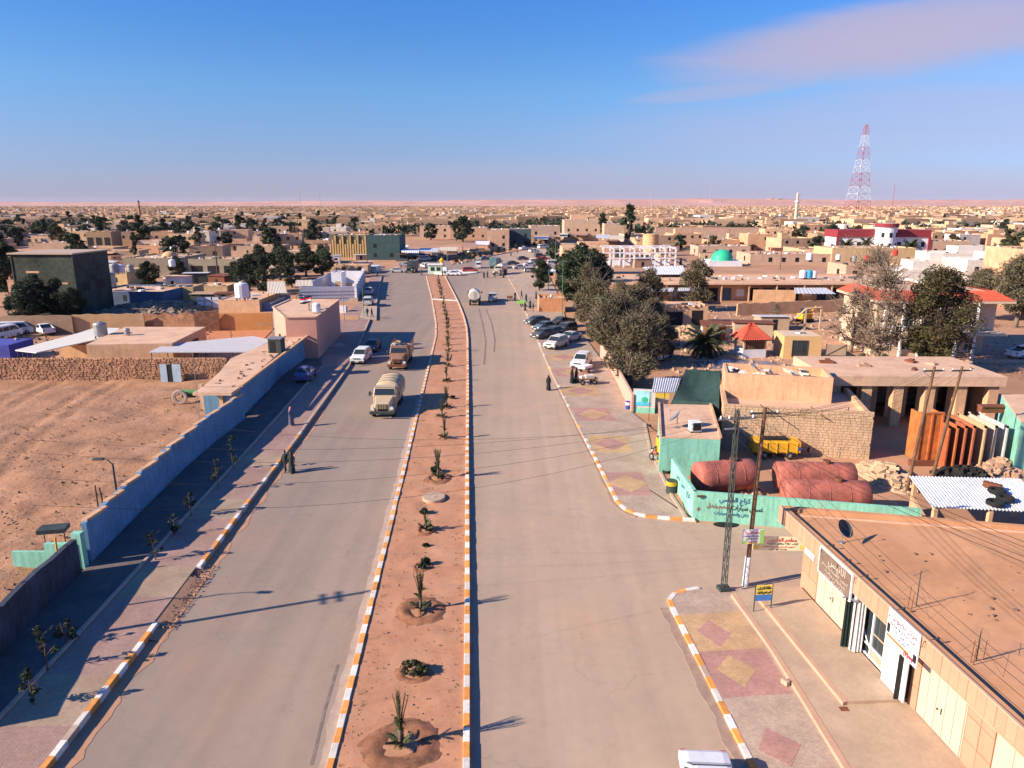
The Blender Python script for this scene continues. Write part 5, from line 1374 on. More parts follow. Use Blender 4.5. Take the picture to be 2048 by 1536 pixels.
# teal yard across the side street
C0 = P(1384, 1040); C1 = P(1340, 968); 
Wc = P(1384, 1040); E1 = Vector((24.9, 40.9, 0))
ty = thing('yard_wall', 'long turquoise painted yard wall with hand-painted Arabic lettering', 'wall', Wc)
we = wall_run([Vector((E1.x, E1.y, 0)), Wc], 2.0, -.22, m_teal, 'wall', ty)
we2 = wall_run([Wc, C1], 2.0, -.22, m_teal, 'wall', ty)
ang = math.atan2(E1.y - Wc.y, E1.x - Wc.x)
dirw = Vector((math.cos(ang), math.sin(ang), 0)); nw_ = Vector((dirw.y, -dirw.x, 0))
m_ink = mat('wall_paint_blue', (.03, .10, .25), var=0); m_inkr = mat('wall_paint_red', (.28, .05, .05), var=0); m_inkk = mat('wall_paint_black', (.02, .035, .05), var=0)
for tx, s_, z, sz, mm, wd in (('كراج العيسي', 2.55, 1.62, .46, m_ink, 1.9), ('غسيل سيارات', 3.35, 1.12, .50, m_inkk, 1.95), ('وتشحيم وتبديل', 1.62, 1.14, .42, m_inkr, 1.5), ('دهن وفحص سيارات', 2.4, .68, .38, m_ink, 2.1), ('+', .35, .78, .6, m_inkr, None)):
 q = dirw * s_ + nw_ * .03
 lettering(arabic(tx), sz, mm, ty, (q.x, q.y, z), (PI / 2, 0, ang), width=wd, bold=.003)
d2 = (C1 - Wc).normalized(); n2 = Vector((-d2.y, d2.x, 0)) * -1
a2 = math.atan2(-d2.y, -d2.x)
for tx, s_, z, sz, mm, wd in (('كراج', 1.2, 1.3, .5, m_ink, .9), ('غسيل', 2.6, 1.4, .5, m_ink, .9), ('تشحيم', 3.9, 1.45, .4, m_ink, .9)):
 q = d2 * s_ + Vector((-math.sin(a2) * -.03, -math.cos(a2) * .03, 0)) * 0 + Vector((math.sin(a2), -math.cos(a2), 0)) * .03
 lettering(arabic(tx), sz, mm, ty, (q.x, q.y, z), (PI / 2, 0, a2), width=wd, bold=.003)
b = MB(); b.lathe([(0, 0), (.75, .0), (.55, .02), (.0, .03)], 20); o = b.build('oil_stain', m_dark); q = P(1452, 1050); o.location = (q.x, q.y, .035); o.scale = (1.1, .6, 1); tag(o, 'black oil patch on the street below the turquoise wall', 'oil patch')
o = MB().box(0, 0, 0, .5, .12, .10, .1).build('wall_bracket', m_wood); q = Wc + dirw * .45 + nw_ * .1; o.location = (q.x, q.y, 1.7); tag(o, 'short wooden stub sticking out of the turquoise wall near its corner', 'bracket')
def boxed(name, label, cat, px, h, m, z0=-.1, parent=None, top=None, **k):
 """a building block whose roof outline is given as the photograph shows it"""
 ring = [P(u, v, h) for u, v in px]
 c = Vector((sum(p.x for p in ring) / len(ring), sum(p.y for p in ring) / len(ring), 0))
 t = thing(name, label, cat, c, **k)
 b = MB(); b.prism([(p.x - c.x, p.y - c.y) for p in ring], z0, h - (.02 if top else 0)); b.build('wall', m, t)
 if top:
  b = MB(); b.prism([(p.x - c.x, p.y - c.y) for p in ring], h - .02, h + .10); b.build('roof', top, t)
 return t, [Vector((p.x - c.x, p.y - c.y, 0)) for p in ring]
h0 = 2.95
tk, ring_ = boxed('workshop', 'small turquoise-fronted workshop with an earth roof beside the garage yard', 'workshop', [(1321, 876), (1383, 877), (1441, 879), (1421, 812), (1318, 810)], h0, m_teal, top=m_roof)
b = MB()
for a, c in zip(ring_[3:] + ring_[:1], ring_[4:] + ring_[:1]):
 pass
for a, c in ((ring_[4], ring_[0]), (ring_[3], ring_[2])):
 d = c - a; an = math.atan2(d.y, d.x); b.box((a.x + c.x) / 2, (a.y + c.y) / 2, h0 + .1, d.length, .18, .16, an)
b.build('parapet', m_mud, tk)
q = ring_[0].lerp(ring_[4], .25)
b = MB(); b.box(q.x - .05, q.y, 0, .08, 1.1, 2.1, .12); b.build('door', m_yellowp, tk)
dish('large pale satellite dish on the turquoise workshop roof', P(1352, 858, h0) + Vector((0, 0, .08)), 2.9, 1.1, m_steel)
p = P(1389, 866, h0) + Vector((0, 0, .10)); t = thing('air_cooler', 'square white air cooler with dark grille on the turquoise workshop roof', 'air cooler', p, .05)
b = MB(); b.box(0, 0, .12, .85, .7, .75); b.build('case', m_white, t, bevel=.03)
b = MB(); b.bb(-.25, .38, -.37, -.34, .2, .8); b.build('grille', m_dark, t)
for s in (-1, 1):
 b = MB(); b.bb(s * .35 - .03, s * .35 + .03, -.3, .3, 0, .12); b.build('leg', m_dsteel, t)
def lying_tank(label, A, B, r, m=m_redtank, name='fuel_tank'):
 d = B - A; c = (A + B) / 2; rz = math.atan2(d.y, d.x); L = d.length
 t = thing(name, label, 'tank', (c.x, c.y, 0), rz)
 b = MB(); n = 28; vs = []
 prof = [(-L / 2 - .12, 0), (-L / 2 - .12, .55), (-L / 2 - .06, .9), (-L / 2 + .05, 1)] + [(-L / 2 + .05 + (L - .1) * i / 6, 1) for i in range(1, 6)] + [(L / 2 - .05, 1), (L / 2 + .06, .9), (L / 2 + .12, .55), (L / 2 + .12, 0)]
 for x, s in prof:
  for i in range(n): a = 2 * PI * i / n; vs.append((x, r * s * math.cos(a), r + .18 + r * s * math.sin(a)))
 fs = [(k * n + i, k * n + (i + 1) % n, (k + 1) * n + (i + 1) % n, (k + 1) * n + i) for k in range(len(prof) - 1) for i in range(n)]
 b.add(vs, fs); b.build('shell', m, t, smooth=True)
 for x in (-L * .3, L * .3):
  b = MB(); b.box(x, 0, 0, .3, r * 1.5, .45); b.build('cradle', m_rust, t)
 b = MB(); b.cyl((L * .15, 0, 2 * r + .1), (L * .15, 0, 2 * r + .38), .28, .28, 14); b.build('hatch', m_rust, t)
 for k in range(3):
  x = -L / 2 + L * (k + 1) / 4; b = MB(); b.tube([(x, (r + .015) * math.cos(PI * i / 12), r + .18 + (r + .015) * math.sin(PI * i / 12)) for i in range(13)], .018, 4); b.build('seam', m, t)
 return t
lying_tank('single red cylindrical tank lying beside the turquoise workshop', P(1392, 990), P(1500, 982), 1.12)
lying_tank('farther of the two red tanks lying side by side in the garage yard', P(1550, 981), P(1700, 984), 1.0)
lying_tank('nearer of the two red tanks, lying just behind the turquoise wall', P(1566, 1020), P(1728, 1024), 1.0)
p = P(1548, 912); t = thing('yellow_machine', 'yellow compressor trailer parked in front of the block wall', 'compressor', p, -.06)
b = MB(); b.bb(-1.9, 1.9, -.75, .75, .5, 1.45); b.build('housing', m_yellowp, t, bevel=.10)
b = MB(); b.bb(-1.0, .9, -.35, .35, 1.45, 1.62); b.build('hood', m_dark, t)
for k in range(5):
 b = MB(); b.bb(-1.7 + k * .8, -1.62 + k * .8, -.80, -.75, .5, 1.4); b.build('rib', m_yellowp, t)
for s in (-1, 1):
 put_wheel(t, 'car', -1.0, s * .8, .32); put_wheel(t, 'car', 1.0, s * .8, .32)
b = MB(); b.tube([(1.9, 0, .5), (2.6, .1, .45), (2.9, .1, .2)], .04, 6); b.build('tow_bar', m_dsteel, t)
b = MB(); b.cyl((1.75, -.78, .9), (1.75, -.80, .9), .16, .16, 14); b.build('blue_badge', m_sblue, t)
def lone_tyre(label, loc, r, flat=False, rz=0, group=None):
 q = MB(); q.lathe([(r * .55, -.1), (r * .9, -.13), (r, -.07), (r, .07), (r * .9, .13), (r * .55, .1), (r * .55, -.1)], 20)
 if not flat: q.v = [(x, z, y + r) for x, y, z in q.v]
 else: q.v = [(x, y, z + .12) for x, y, z in q.v]
 q.f = [f[::-1] for f in q.f] if not flat else q.f
 o = q.build('tyre', m_rubber, smooth=False); o.location = loc; o.rotation_euler = (0, 0, rz); tag(o, label, 'tyre', group); return o
lone_tyre('upright tyre leaning at the block wall right of the yellow compressor', P(1624, 910), .48)
bwA, bwB = P(1441, 898), P(1737, 919)
bh = 3.95
d = bwB - bwA; bL = d.length; brz = math.atan2(d.y, d.x)
bw = thing('block_building', 'roofless sand-block building with a broad courses-laid wall facing the yard', 'building', bwA, brz)
b = MB(); b.bb(0, bL, 0.04, .35, -.1, bh - .05); b.bb(0, .35, .35, 11, -.1, bh - .1); b.bb(bL - .35, bL, .35, 11, -.1, bh - .3); b.bb(.35, bL - .35, 10.7, 11, -.1, bh - .1); b.build('wall', m_mud, bw)
b = MB(); b.bb(.35, bL - .35, .35, 10.7, bh - 1.0, bh - .8); b.build('earth_roof', m_roof, bw)
blk = MB(); rr = random.Random(9); row = 0; z = 0.0; nb = 0
single = []
while z < bh:
 x = -rr.random() * .3
 while x < bL:
  w = rr.uniform(.34, .52); x0_, x1_ = max(0, x), min(bL, x + w - .03)
  if x1_ - x0_ > .08:
   single.append((x0_, x1_, z, min(bh + rr.uniform(-.03, .05), z + .20)))
  x += w
 z += .225
bm_cache = MB(); bm_cache.bb(0, 1, -.05, .02, 0, 1); bmesh_ = _mm(bm_cache, 'block', m_brick, False)
single.sort(key=lambda s_: -(s_[3]))
for k, (xa_, xb_, za_, zb_) in enumerate(single):
 if k < 290:
  link_child(bmesh_, 'block', bw, (xa_, rr.uniform(-.02, .012), za_), (0, 0, 0), (xb_ - xa_, 1, zb_ - za_))
 else:
  j = rr.uniform(-.02, .012); blk.bb(xa_, xb_, -.05 + j, .04, za_, zb_)
o = blk.build('lower_blocks', m_brick, bw); o['kind'] = 'stuff'
x0r, x1r = 0.3, (P(1651, 830) - bwA).length * .93
b = MB()
for (a0_, a1_, b0_, b1_) in ((x0r, x0r + 9.0, 5.2, 5.45), (x0r, x0r + .25, 5.45, 9.6), (x0r + 8.75, x0r + 9.0, 5.45, 9.6), (x0r + .25, x0r + 8.75, 9.35, 9.6)): b.bb(a0_, a1_, b0_, b1_, bh - .85, bh + 1.45)
b.build('raised_parapet', m_mud, bw)
b = MB(); b.bb(x0r + .25, x0r + 8.75, 5.45, 9.35, bh - .8, bh + .7); b.build('upper_roof', m_roof, bw)
m_plastic = mat('pale_sheeting', (.60, .53, .45), var=.2, sc=2)
for i, (x, y, w, dd, rz, tlt) in enumerate(((2.0, 7.5, 3.0, 1.2, .2, .15), (4.3, 8.3, 3.4, .9, -.1, .3), (3.2, 6.4, 2.0, .8, .6, .1), (6.6, 7.3, 2.2, 1.6, .3, .5), (7.4, 8.2, 1.6, .9, 1.0, .7), (1.2, 8.6, 1.4, .8, .9, .25))):
 q = MB(); n = 8; vs = []
 for a in range(n + 1):
  for c in range(3): vs.append((w * (a / n - .5), dd * (c / 2 - .5), .12 * math.sin(a * 1.7 + i) * (1 + .4 * c)))
 vs += [(x_, y_, z_ - .03) for x_, y_, z_ in vs]; m_ = (n + 1) * 3
 fs = [(a * 3 + c, (a + 1) * 3 + c, (a + 1) * 3 + c + 1, a * 3 + c + 1) for a in range(n) for c in range(2)]; fs += [tuple(m_ + k for k in f[::-1]) for f in fs]
 q.add(vs, fs); o = q.build('crumpled_sheet', m_plastic); o.matrix_basis = bw.matrix_basis @ Matrix.Translation((x, y, bh + 1.05 + i * .02)) @ Matrix.Rotation(rz, 4, 'Z') @ Matrix.Rotation(tlt, 4, 'Y'); tag(o, ('long flat', 'longest rearmost', 'short front', 'large tilted', 'steeply tilted right-hand', 'small leftmost')[i] + ' piece of crumpled pale sheeting on the sand-block building roof', 'sheeting', 'pale sheets on the block building roof')
for i, (uv0, uv1) in enumerate((((1511, 808), (1540, 834)), ((1610, 812), (1640, 835)), ((1468, 860), (1500, 882)), ((1552, 864), (1584, 886)), ((1660, 870), (1718, 915)), ((1680, 818), (1722, 846)), ((1516, 866), (1545, 884)))):
 a = uv0; pA = P((uv0[0]), 905); hA = hgt(905, uv0[1]); pB = P(uv1[0], 912); hB = hgt(912, uv1[1])
 A_, B_ = Vector((pA.x, pA.y - .15, hA)), Vector((pB.x, pB.y - .45, hB))
 o = MB().cyl((0, 0, 0), B_ - A_, .045, .04, 6).build('timber', m_wood); o.location = A_; tag(o, 'dark timber leaning on the face of the sand-block wall', 'timber', 'timbers leaning on the sand-block wall')
for i, (u_, vb, vt) in enumerate(((1686, 915, 815), (1679, 915, 888), (1592, 880, 850))):
 o = MB().cyl((0, 0, 0), (.0, 0, hgt(vb, vt)), .05, .04, 6).build('thin_post', m_dsteel); o.location = P(u_, vb); tag(o, ('tall thin post before the right half of the sand-block wall', 'short thin post beside the taller one at the sand-block wall', 'bent thin pipe standing at the yellow compressor')[i], 'post')
p0, p1 = P(1265, 825), P(1303, 827)
t = thing('mural_wall', 'short pale wall end painted with a blue and green picture', 'wall', p0, math.atan2(p1.y - p0.y, p1.x - p0.x)); L_ = (p1 - p0).length; mh = hgt(826, 779)
b = MB(); b.bb(0, L_ + .3, 0, .25, 0, mh); b.build('wall', mat('pale_wall', (.55, .50, .46), var=.1, world=True), t)
b = MB(); b.bb(.0, L_ + .3, -.02, 0, 0, .55); b.build('green_base', m_teal, t)
b = MB(); b.bb(.25, L_ - .15, -.03, 0, .75, mh - .15); pn = b.build('painted_panel', mat('mural_sky', (.30, .62, .72), var=.25, sc=1.5), t)
b = MB(); b.bb(.25, L_ - .15, -.04, -.03, .75, 1.1); b.build('painted_sea', mat('mural_sea', (.08, .45, .65), var=.2), pn)
b = MB(); b.M = Matrix.Translation((L_ * .62, -.035, 1.35)) @ Matrix.Rotation(PI / 2, 4, 'X'); b.lathe([(.32, 0), (0, .01)], 14); b.build('painted_tree', mat('mural_green', (.05, .45, .25), var=.2), pn)
wl2 = wall_run([P(1262, 826), P(1245, 792), P(1226, 752), P(1200, 715)], 1.9, -.22, mat('pink_wall', (.56, .32, .24), var=.1, world=True), 'wall'); tag(wl2, 'pink wall with a lit face between the market pavement and the trees', 'wall')
q = [P(1304, 784, 2.9), P(1352, 785, 2.9), P(1361, 756, 2.9), P(1309, 755, 2.9)]
c = (q[0] + q[2]) / 2; c.z = 0
t = thing('porch', 'small corrugated sheet porch on thin posts before the dark net', 'porch', c)
def corrugated(q, n, amp, th=.02):
 """corrugated sheet between two opposite edges q0-q1 (low) and q3-q2"""
 b = MB(); vs = []
 for i in range(n * 4 + 1):
  s = i / (n * 4); z = amp * math.sin(2 * PI * i / 4)
  a = q[0].lerp(q[1], s) + Vector((0, 0, z)); e = q[3].lerp(q[2], s) + Vector((0, 0, z)); vs += [a, e]
 m_ = len(vs); vs += [v - Vector((0, 0, th)) for v in vs]
 fs = [(2 * i, 2 * i + 2, 2 * i + 3, 2 * i + 1) for i in range(n * 4)]; fs += [tuple(m_ + k for k in f[::-1]) for f in fs]
 b.add(vs, fs); return b
b = corrugated([p - c for p in q], 11, .05); b.build('roof_sheet', m_corr, t)
for k, uv in enumerate(((1306, 856), (1336, 856))):
 p = P(*uv) - c; z1 = 2.88; b = MB(); b.cyl((p.x + .0, q[0].y - c.y + .15, 0), (p.x + .0, q[0].y - c.y + .15, z1), .035); b.build('post', m_rust, t)
for k, m_ in ((0, m_syel), (1, m_swhite)):
 b = MB(); b.bb(-.8 + k * .1, .6 - k * .1, 1.2, 1.24, 1.2 - k * .75, 1.7 - k * .55); b.build('painted_board', m_, t)
q = [P(1345, 800, 2.6), P(1438, 806, 3.4), P(1441, 742, 4.2), P(1372, 738, 4.2)]
c = P(1395, 812); t = thing('net_shelter', 'sagging dark green net stretched over a yard beside the sand-block building', 'net', c)
b = MB(); vs = []; n = 14
for i in range(n + 1):
 for j in range(n + 1):
  s, r_ = i / n, j / n; a = q[0].lerp(q[1], s); e = q[3].lerp(q[2], s); p_ = a.lerp(e, r_) - c; sag = .8 * math.sin(PI * s) * math.sin(PI * r_)
  vs.append((p_.x, p_.y, p_.z - sag + .1 * noise.noise((i * .6, j * .6, 2))))
fs = [(i * (n + 1) + j, (i + 1) * (n + 1) + j, (i + 1) * (n + 1) + j + 1, i * (n + 1) + j + 1) for i in range(n) for j in range(n)]
m_ = len(vs); vs += [(x, y, z - .03) for x, y, z in vs]; fs += [tuple(m_ + k for k in f[::-1]) for f in fs]
b.add(vs, fs); b.build('net', m_dtarp, t, smooth=True)
b = MB(); a, e = q[0] - c, q[3] - c; b.add([a, e, Vector((e.x - .3, e.y, .1)), Vector((a.x - 1.0, a.y - .3, .1)), a + Vector((.05, 0, 0)), e + Vector((.05, 0, 0)), Vector((e.x - .25, e.y, .1)), Vector((a.x - .95, a.y - .3, .1))], [(0, 1, 2, 3), (7, 6, 5, 4)]); b.build('hanging_net', m_dtarp, t)
b = MB(); a, e = q[0] - c, q[1] - c; b.add([a, e, Vector((e.x, e.y - .2, .1)), Vector((a.x, a.y - .2, .1)), a + Vector((0, .05, 0)), e + Vector((0, .05, 0)), Vector((e.x, e.y - .15, .1)), Vector((a.x, a.y - .15, .1))], [(3, 2, 1, 0), (4, 5, 6, 7)]); b.build('hanging_net', m_dtarp, t)
for p_ in q:
 p_ = p_ - c; b = MB(); b.cyl((p_.x, p_.y, 0), p_, .05); b.build('post', m_dsteel, t)
p = P(1256, 818, pz); t = thing('litter_bin', 'blue and white litter bin at the foot of the pink wall', 'bin', p); b = MB(); b.lathe([(.24, 0), (.28, .8), (.0, .8)], 14); b.build('drum', m_sblue, t); b = MB(); b.lathe([(.29, .45), (.295, .7), (.28, .72)], 14); b.build('white_band', m_white, t)
p = P(1342, 985, pz); t = thing('oil_barrel', 'black barrel with a yellow band standing by the turquoise wall corner', 'barrel', p)
b = MB(); b.lathe([(.0, 0), (.36, 0), (.38, .05), (.36, .3), (.38, .33), (.36, .36), (.36, .9), (.38, .93), (0, .93)], 18); b.build('drum', m_dsteel, t); b = MB(); b.lathe([(.37, .58), (.375, .88), (.30, .90)], 18); b.build('yellow_band', m_yellowp, t)
lone_tyre('black tyre lying by the turquoise wall below the seated man', P(1333, 946, pz), .35, True)
motorcycle('red motorcycle parked at the turquoise workshop door', P(1312, 925, .22), 2.0, (.45, .10, .05))
person('man in a dark jacket sitting astride the red motorcycle', P(1312, 925, .0) + Vector((.05, -.05, -.05 + .05)), 2.0, 'shirt', (.03, .035, .06), (.03, .03, .035), 'ride')
person('man in dark trousers standing behind the red motorcycle', P(1318, 905, .2), -2.2, 'shirt', (.05, .06, .12), (.02, .02, .02))
# middle distance, right side
RECTS = []
def facing_block(name, label, cat, u0, u1, vb, vt, depth, m, rot=0.0, color=None, roof=m_roof, parapet=.35, group=None):
 """upright block whose near face spans columns u0..u1 at ground row vb and whose face top shows at row vt"""
 A, B = P(u0, vb), P(u1, vb); w = (B - A).length; h = hgt(vb, vt); c = (A + B) / 2
 RECTS.append((A.x, B.x, A.y, A.y + depth, u0, u1, vb, vt))
 t = thing(name, label, cat, c, rot, group)
 b = MB(); b.bb(-w / 2, w / 2, 0, depth, -.1, h - parapet); o = b.build('wall', m, t)
 if color: o.color = (*color, 1); t.color = (*color, 1)
 b = MB(); b.bb(-w / 2 + .2, w / 2 - .2, .2, depth - .2, h - parapet, h - parapet + .02); b.build('roof', roof, t)
 if parapet > .05:
  b = MB(); b.bb(-w / 2 - .02, w / 2 + .02, -.02, .2, h - parapet, h); b.bb(-w / 2 - .02, w / 2 + .02, depth - .2, depth + .02, h - parapet, h); b.bb(-w / 2 - .02, -w / 2 + .2, .2, depth - .2, h - parapet, h); b.bb(w / 2 - .2, w / 2 + .02, .2, depth - .2, h - parapet, h)
  o = b.build('parapet', m, t)
  if color: o.color = (*color, 1)
 t['_w'] = w; t['_h'] = h; t['_d'] = depth
 return t
def opening(t, x, z, w, h, m=m_dark, y=-.0, name='window', frame=None, side=None, deep=.12):
 """recess with frame on the near (-y) face, or side='w' for the -x face"""
 W = t['_w']; b = MB()
 if side == 'w':
  yy = x; b.bb(-W / 2 - .012, -W / 2 + .05, yy - w / 2, yy + w / 2, z, z + h)
 else: b.bb(x - w / 2, x + w / 2, -.012, .05, z, z + h)
 o = b.build(name, m, t)
 if frame:
  f = MB(); e = .06
  if side == 'w':
   for (a0_, a1_, z0_, z1_) in ((yy - w / 2 - e, yy + w / 2 + e, z - e, z), (yy - w / 2 - e, yy + w / 2 + e, z + h, z + h + e), (yy - w / 2 - e, yy - w / 2, z, z + h), (yy + w / 2, yy + w / 2 + e, z, z + h)): f.bb(-W / 2 - .06, -W / 2, a0_, a1_, z0_, z1_)
  else:
   for (a0_, a1_, z0_, z1_) in ((x - w / 2 - e, x + w / 2 + e, z - e, z), (x - w / 2 - e, x + w / 2 + e, z + h, z + h + e), (x - w / 2 - e, x - w / 2, z, z + h), (x + w / 2, x + w / 2 + e, z, z + h)): f.bb(a0_, a1_, -.06, 0, z0_, z1_)
  f.build('frame', frame, o)
 return o
A, B = P(1655, 852), P(1984, 852); gw = (B - A).length; gh = hgt(852, 752); gd = 8.5
t = thing('garage_row', 'row of open-fronted garages with square pillars and a wide earth roof', 'garages', (A + B) / 2, -.02); t['_w'] = gw
b = MB(); b.bb(-gw / 2, gw / 2, gd - .3, gd, 0, gh - .9); b.bb(-gw / 2, -gw / 2 + .3, .6, gd - .3, 0, gh - .9); b.bb(gw / 2 - .3, gw / 2, .6, gd - .3, 0, gh - .9); b.build('wall', m_mud, t)
b = MB(); b.bb(-gw / 2 - .4, gw / 2 + .4, -.25, gd + .3, gh - .9, gh); b.build('roof', m_roof, t)
for i in range(6):
 x = -gw / 2 + .45 + (gw - .9) * i / 5; b = MB(); b.bb(x - .45, x + .45, 0, .7, 0, gh - .9); b.build('pillar', m_mud, t)
 if i < 5:
  b = MB(); b.bb(x + .45, x + (gw - .9) / 5 - .45, 3.0, 3.1, 0, gh - .9); b.build('inner_wall', m_concrete, t)
for i, (x, y, s) in enumerate(((-3, 4, .5), (1, 2.5, .35), (4, 5, .45), (-6, 5.5, .6), (6.5, 3, .3), (2.5, 6, .5), (8, 6, .4))):
 b = MB(); b.box(0, 0, 0, s * 2.2, s, s * .4, i); b.box(s * .4, s * .5, 0, s * .8, s * .9, s * .6, i * 2.0); o = b.build('roof_junk', m_rust if i % 2 else m_rubble); o.location = t.matrix_basis @ Vector((x, y, gh)); tag(o, 'small heap of junk on the garage row roof, ' + ('left of the middle', 'centre, near the front edge', 'right of the middle, towards the back', 'far left, towards the back', 'right, near the front edge', 'centre, at the back', 'far right, at the back')[i], 'junk', 'junk on the garage row roof')
facing = boxed('side_building', 'building at the right edge with a turquoise side wall', 'building', [(2003, 791), (2042, 845), (2300, 845), (2250, 791)], 4.2, m_teal, top=m_roof)
px_poly('dirt_road', [(1760, 735), (2300, 742), (2300, 690), (1900, 690)], .03, mat('dirt_track', (.46, .25, .155), var=.1, sc=.3, world=True, spots=[((.30, .16, .1), .8, .55, .7, .6)]))
px_poly('dirt_road', [(1370, 752), (1850, 740), (1900, 690), (2300, 690), (2300, 610), (1990, 620), (1420, 700)], .024, MATS['dirt_track'])
px_poly('wet_patch', [(1385, 724), (1450, 719), (1540, 722), (1612, 733), (1540, 741), (1400, 736)], .05, mat('wet_mud', (.20, .15, .155), rough=.25, var=.1, world=True))
p = P(1852, 930); t = thing('tipper_body', 'rusty orange tipper body standing on end in the scrap yard', 'tipper body', p, .0)
oh = hgt(930, 828)
b = MB(); b.bb(-.92, .85, 0, .14, .4, oh); b.bb(-.92, -.79, .14, 1.5, .4, oh); b.bb(.73, .85, .14, 1.5, .4, oh); b.build('body_shell', m_orangep, t)
for k in range(3):
 b = MB(); b.bb(-.9 + k * .8, -.76 + k * .8, -.09, 0, .4, oh); b.build('rib', m_orangep, t)
b = MB(); b.bb(-.97, .9, -.05, .25, oh, oh + .1); b.build('rim', m_orangep, t)
b = MB(); b.bb(-1.4, .6, -.3, .1, 0, .45); b.build('chassis', m_rust, t)
for k, (c, nm) in enumerate((((.34, .09, .035), 'rust red'), ((.40, .12, .04), 'orange red'), ((.34, .10, .05), 'dull red'), ((.36, .12, .06), 'red brown'), ((.48, .31, .17), 'ochre'), ((.52, .40, .31), 'cream'), ((.50, .45, .42), 'greyish white'))):
 uu = 1888 + k * 16.5 + (k > 3) * (k - 3) * 5; p = P(uu, 940); t = thing('steel_rack', f'{nm} steel rack, {["first","second","third","fourth","fifth","sixth","last"][k]} in the upright row right of the tipper body', 'steel frame', p, 0.0)
 hh = hgt(940, 852); m_ = mat('frame_' + nm.replace(' ', '_'), c, var=.2, sc=2)
 b = MB(); b.bb(-.06, .06, 0, .18, 0, hh); b.bb(-.06, .06, 3.4, 3.58, 0, hh + .1); b.bb(-.06, .06, 0, 3.58, hh - .18, hh); b.bb(-.06, .06, 0, 3.58, .1, .28); b.bb(-.02, .02, .18, 3.4, .28, hh - .18); b.build('frame', m_, t)
p = P(1905, 845); t = thing('steel_beam', 'dark red steel beam lying across the tops of the side frames', 'beam', (p.x - 1.0, P(1905, 930).y + 3.8, 3.25)); b = MB(); b.bb(-1.8, 3.2, -.3, .3, 0, .5); b.build('web', m_rust, t); b = MB(); b.bb(-1.8, 3.2, -.4, .4, .5, .58); b.build('flange', m_rust, t)
q = [P(1865, 1014, 2.5), P(2110, 1026, 2.6), P(2040, 957, 2.6), P(1818, 952, 2.5)]
c = (q[0] + q[2]) / 2; c.z = 0
t = thing('sheet_shed', 'open shed with a white corrugated sheet roof and old tyres on it', 'shed', c)
b = corrugated([p - c for p in q], 34, .035); b.build('roof_sheet', m_corr, t)
for k, (p, dx, dy) in enumerate(((q[0], .3, .2), (q[3], .3, -.3), (q[1], -.2, .2), (q[2], -.2, -.3), (q[0].lerp(q[1], .5), 0, .2))):
 p = p - c; b = MB(); b.bb(p.x + dx - .12, p.x + dx + .12, p.y + dy - .12, p.y + dy + .12, 0, 2.42); b.build('post', m_mud, t)
p = (q[3] - c); e = (q[0] - c); b = MB(); b.prism([(p.x + .1, p.y - .3), (p.x + .3, p.y - .3), (e.x + .3, e.y + .3), (e.x + .1, e.y + .3)], 0, 1.2); b.build('low_wall', m_mud, t)
for i, uv in enumerate(((1993, 985), (2010, 1000), (1990, 1009))):
 lone_tyre(('upper old tyre lying on the white corrugated roof', 'old tyre beside the red box on the white corrugated roof', 'lowest old tyre on the white corrugated roof')[i], P(*uv, 2.66), .5, True)
t = thing('red_toolbox', 'long rusty red box lying on the white corrugated roof', 'box', P(1984, 976, 2.66), -.9); b = MB(); b.box(0, 0, 0, 1.0, .35, .28); b.build('case', m_rust, t, bevel=.02); b = MB(); b.box(0, 0, .28, 1.02, .37, .05); b.build('lid', m_rust, t)
for i, (ub, vb, vt, ln) in enumerate(((1812, 985, 733, .75), (1864, 955, 733, 1.0))):
 wood_pole(('wooden power pole left of the orange tipper body', 'wooden power pole right of the orange tipper body')[i], P(ub, vb), hgt(vb, vt), True, 0, ln)
def heap(label, cu, cv, ru, rv, hmax, n, seed, m=m_rubble, group=None, smin=.15, smax=.6, cat='rubble', name='rubble_heap'):
 """a heap of broken lumps"""
 rr = random.Random(seed); c = P(cu, cv); rx = (P(cu + ru, cv) - c).x; ry = abs((P(cu, cv - rv) - P(cu, cv + rv)).y) / 2
 b = MB()
 for _ in range(n):
  a = rr.uniform(0, 6.28); q = math.sqrt(rr.random()); x, y = rx * q * math.cos(a), ry * q * math.sin(a)
  s = rr.uniform(smin, smax) * (1 - .3 * q); z = hmax * max(0, 1 - q ** 1.5) * rr.uniform(.5, 1)
  b.box(x, y, z - s * .2, s * rr.uniform(.8, 1.6), s, s * rr.uniform(.4, .9), rr.uniform(0, 3), rx=rr.uniform(-.4, .4), ry=rr.uniform(-.4, .4))
 n2 = 18; vs = [(0, 0, hmax * .8)]
 for k in (.5, 1.0):
  for i in range(n2): a = 6.283 * i / n2; w = 1 + .15 * rr.random(); vs.append((rx * k * w * math.cos(a), ry * k * w * math.sin(a), hmax * .8 * (1 - k ** 1.5)))
 fs = [(0, 1 + i, 1 + (i + 1) % n2) for i in range(n2)] + [(1 + i, 1 + n2 + i, 1 + n2 + (i + 1) % n2, 1 + (i + 1) % n2) for i in range(n2)]
 b.add(vs, fs); o = b.build(name, m); o.location = c; tag(o, label, None, None, 'stuff'); return o
heap('rubble between the red tanks and the white shed', 1775, 955, 48, 30, .9, 260, 1, m_brick)
heap('boulders and rubble behind the white corrugated roof', 2000, 945, 60, 14, 1.1, 120, 2)
heap('dark scrap heap between the side frames and the shed', 1925, 950, 60, 10, .6, 160, 3, m_rubber)
heap('junk and stones behind the turquoise wall', 1470, 985, 60, 10, .5, 90, 4, m_brick)
heap('collapsed bricks below the ruined little house', 1375, 668, 35, 10, 1.2, 240, 5, m_brick, smin=.2, smax=.7)
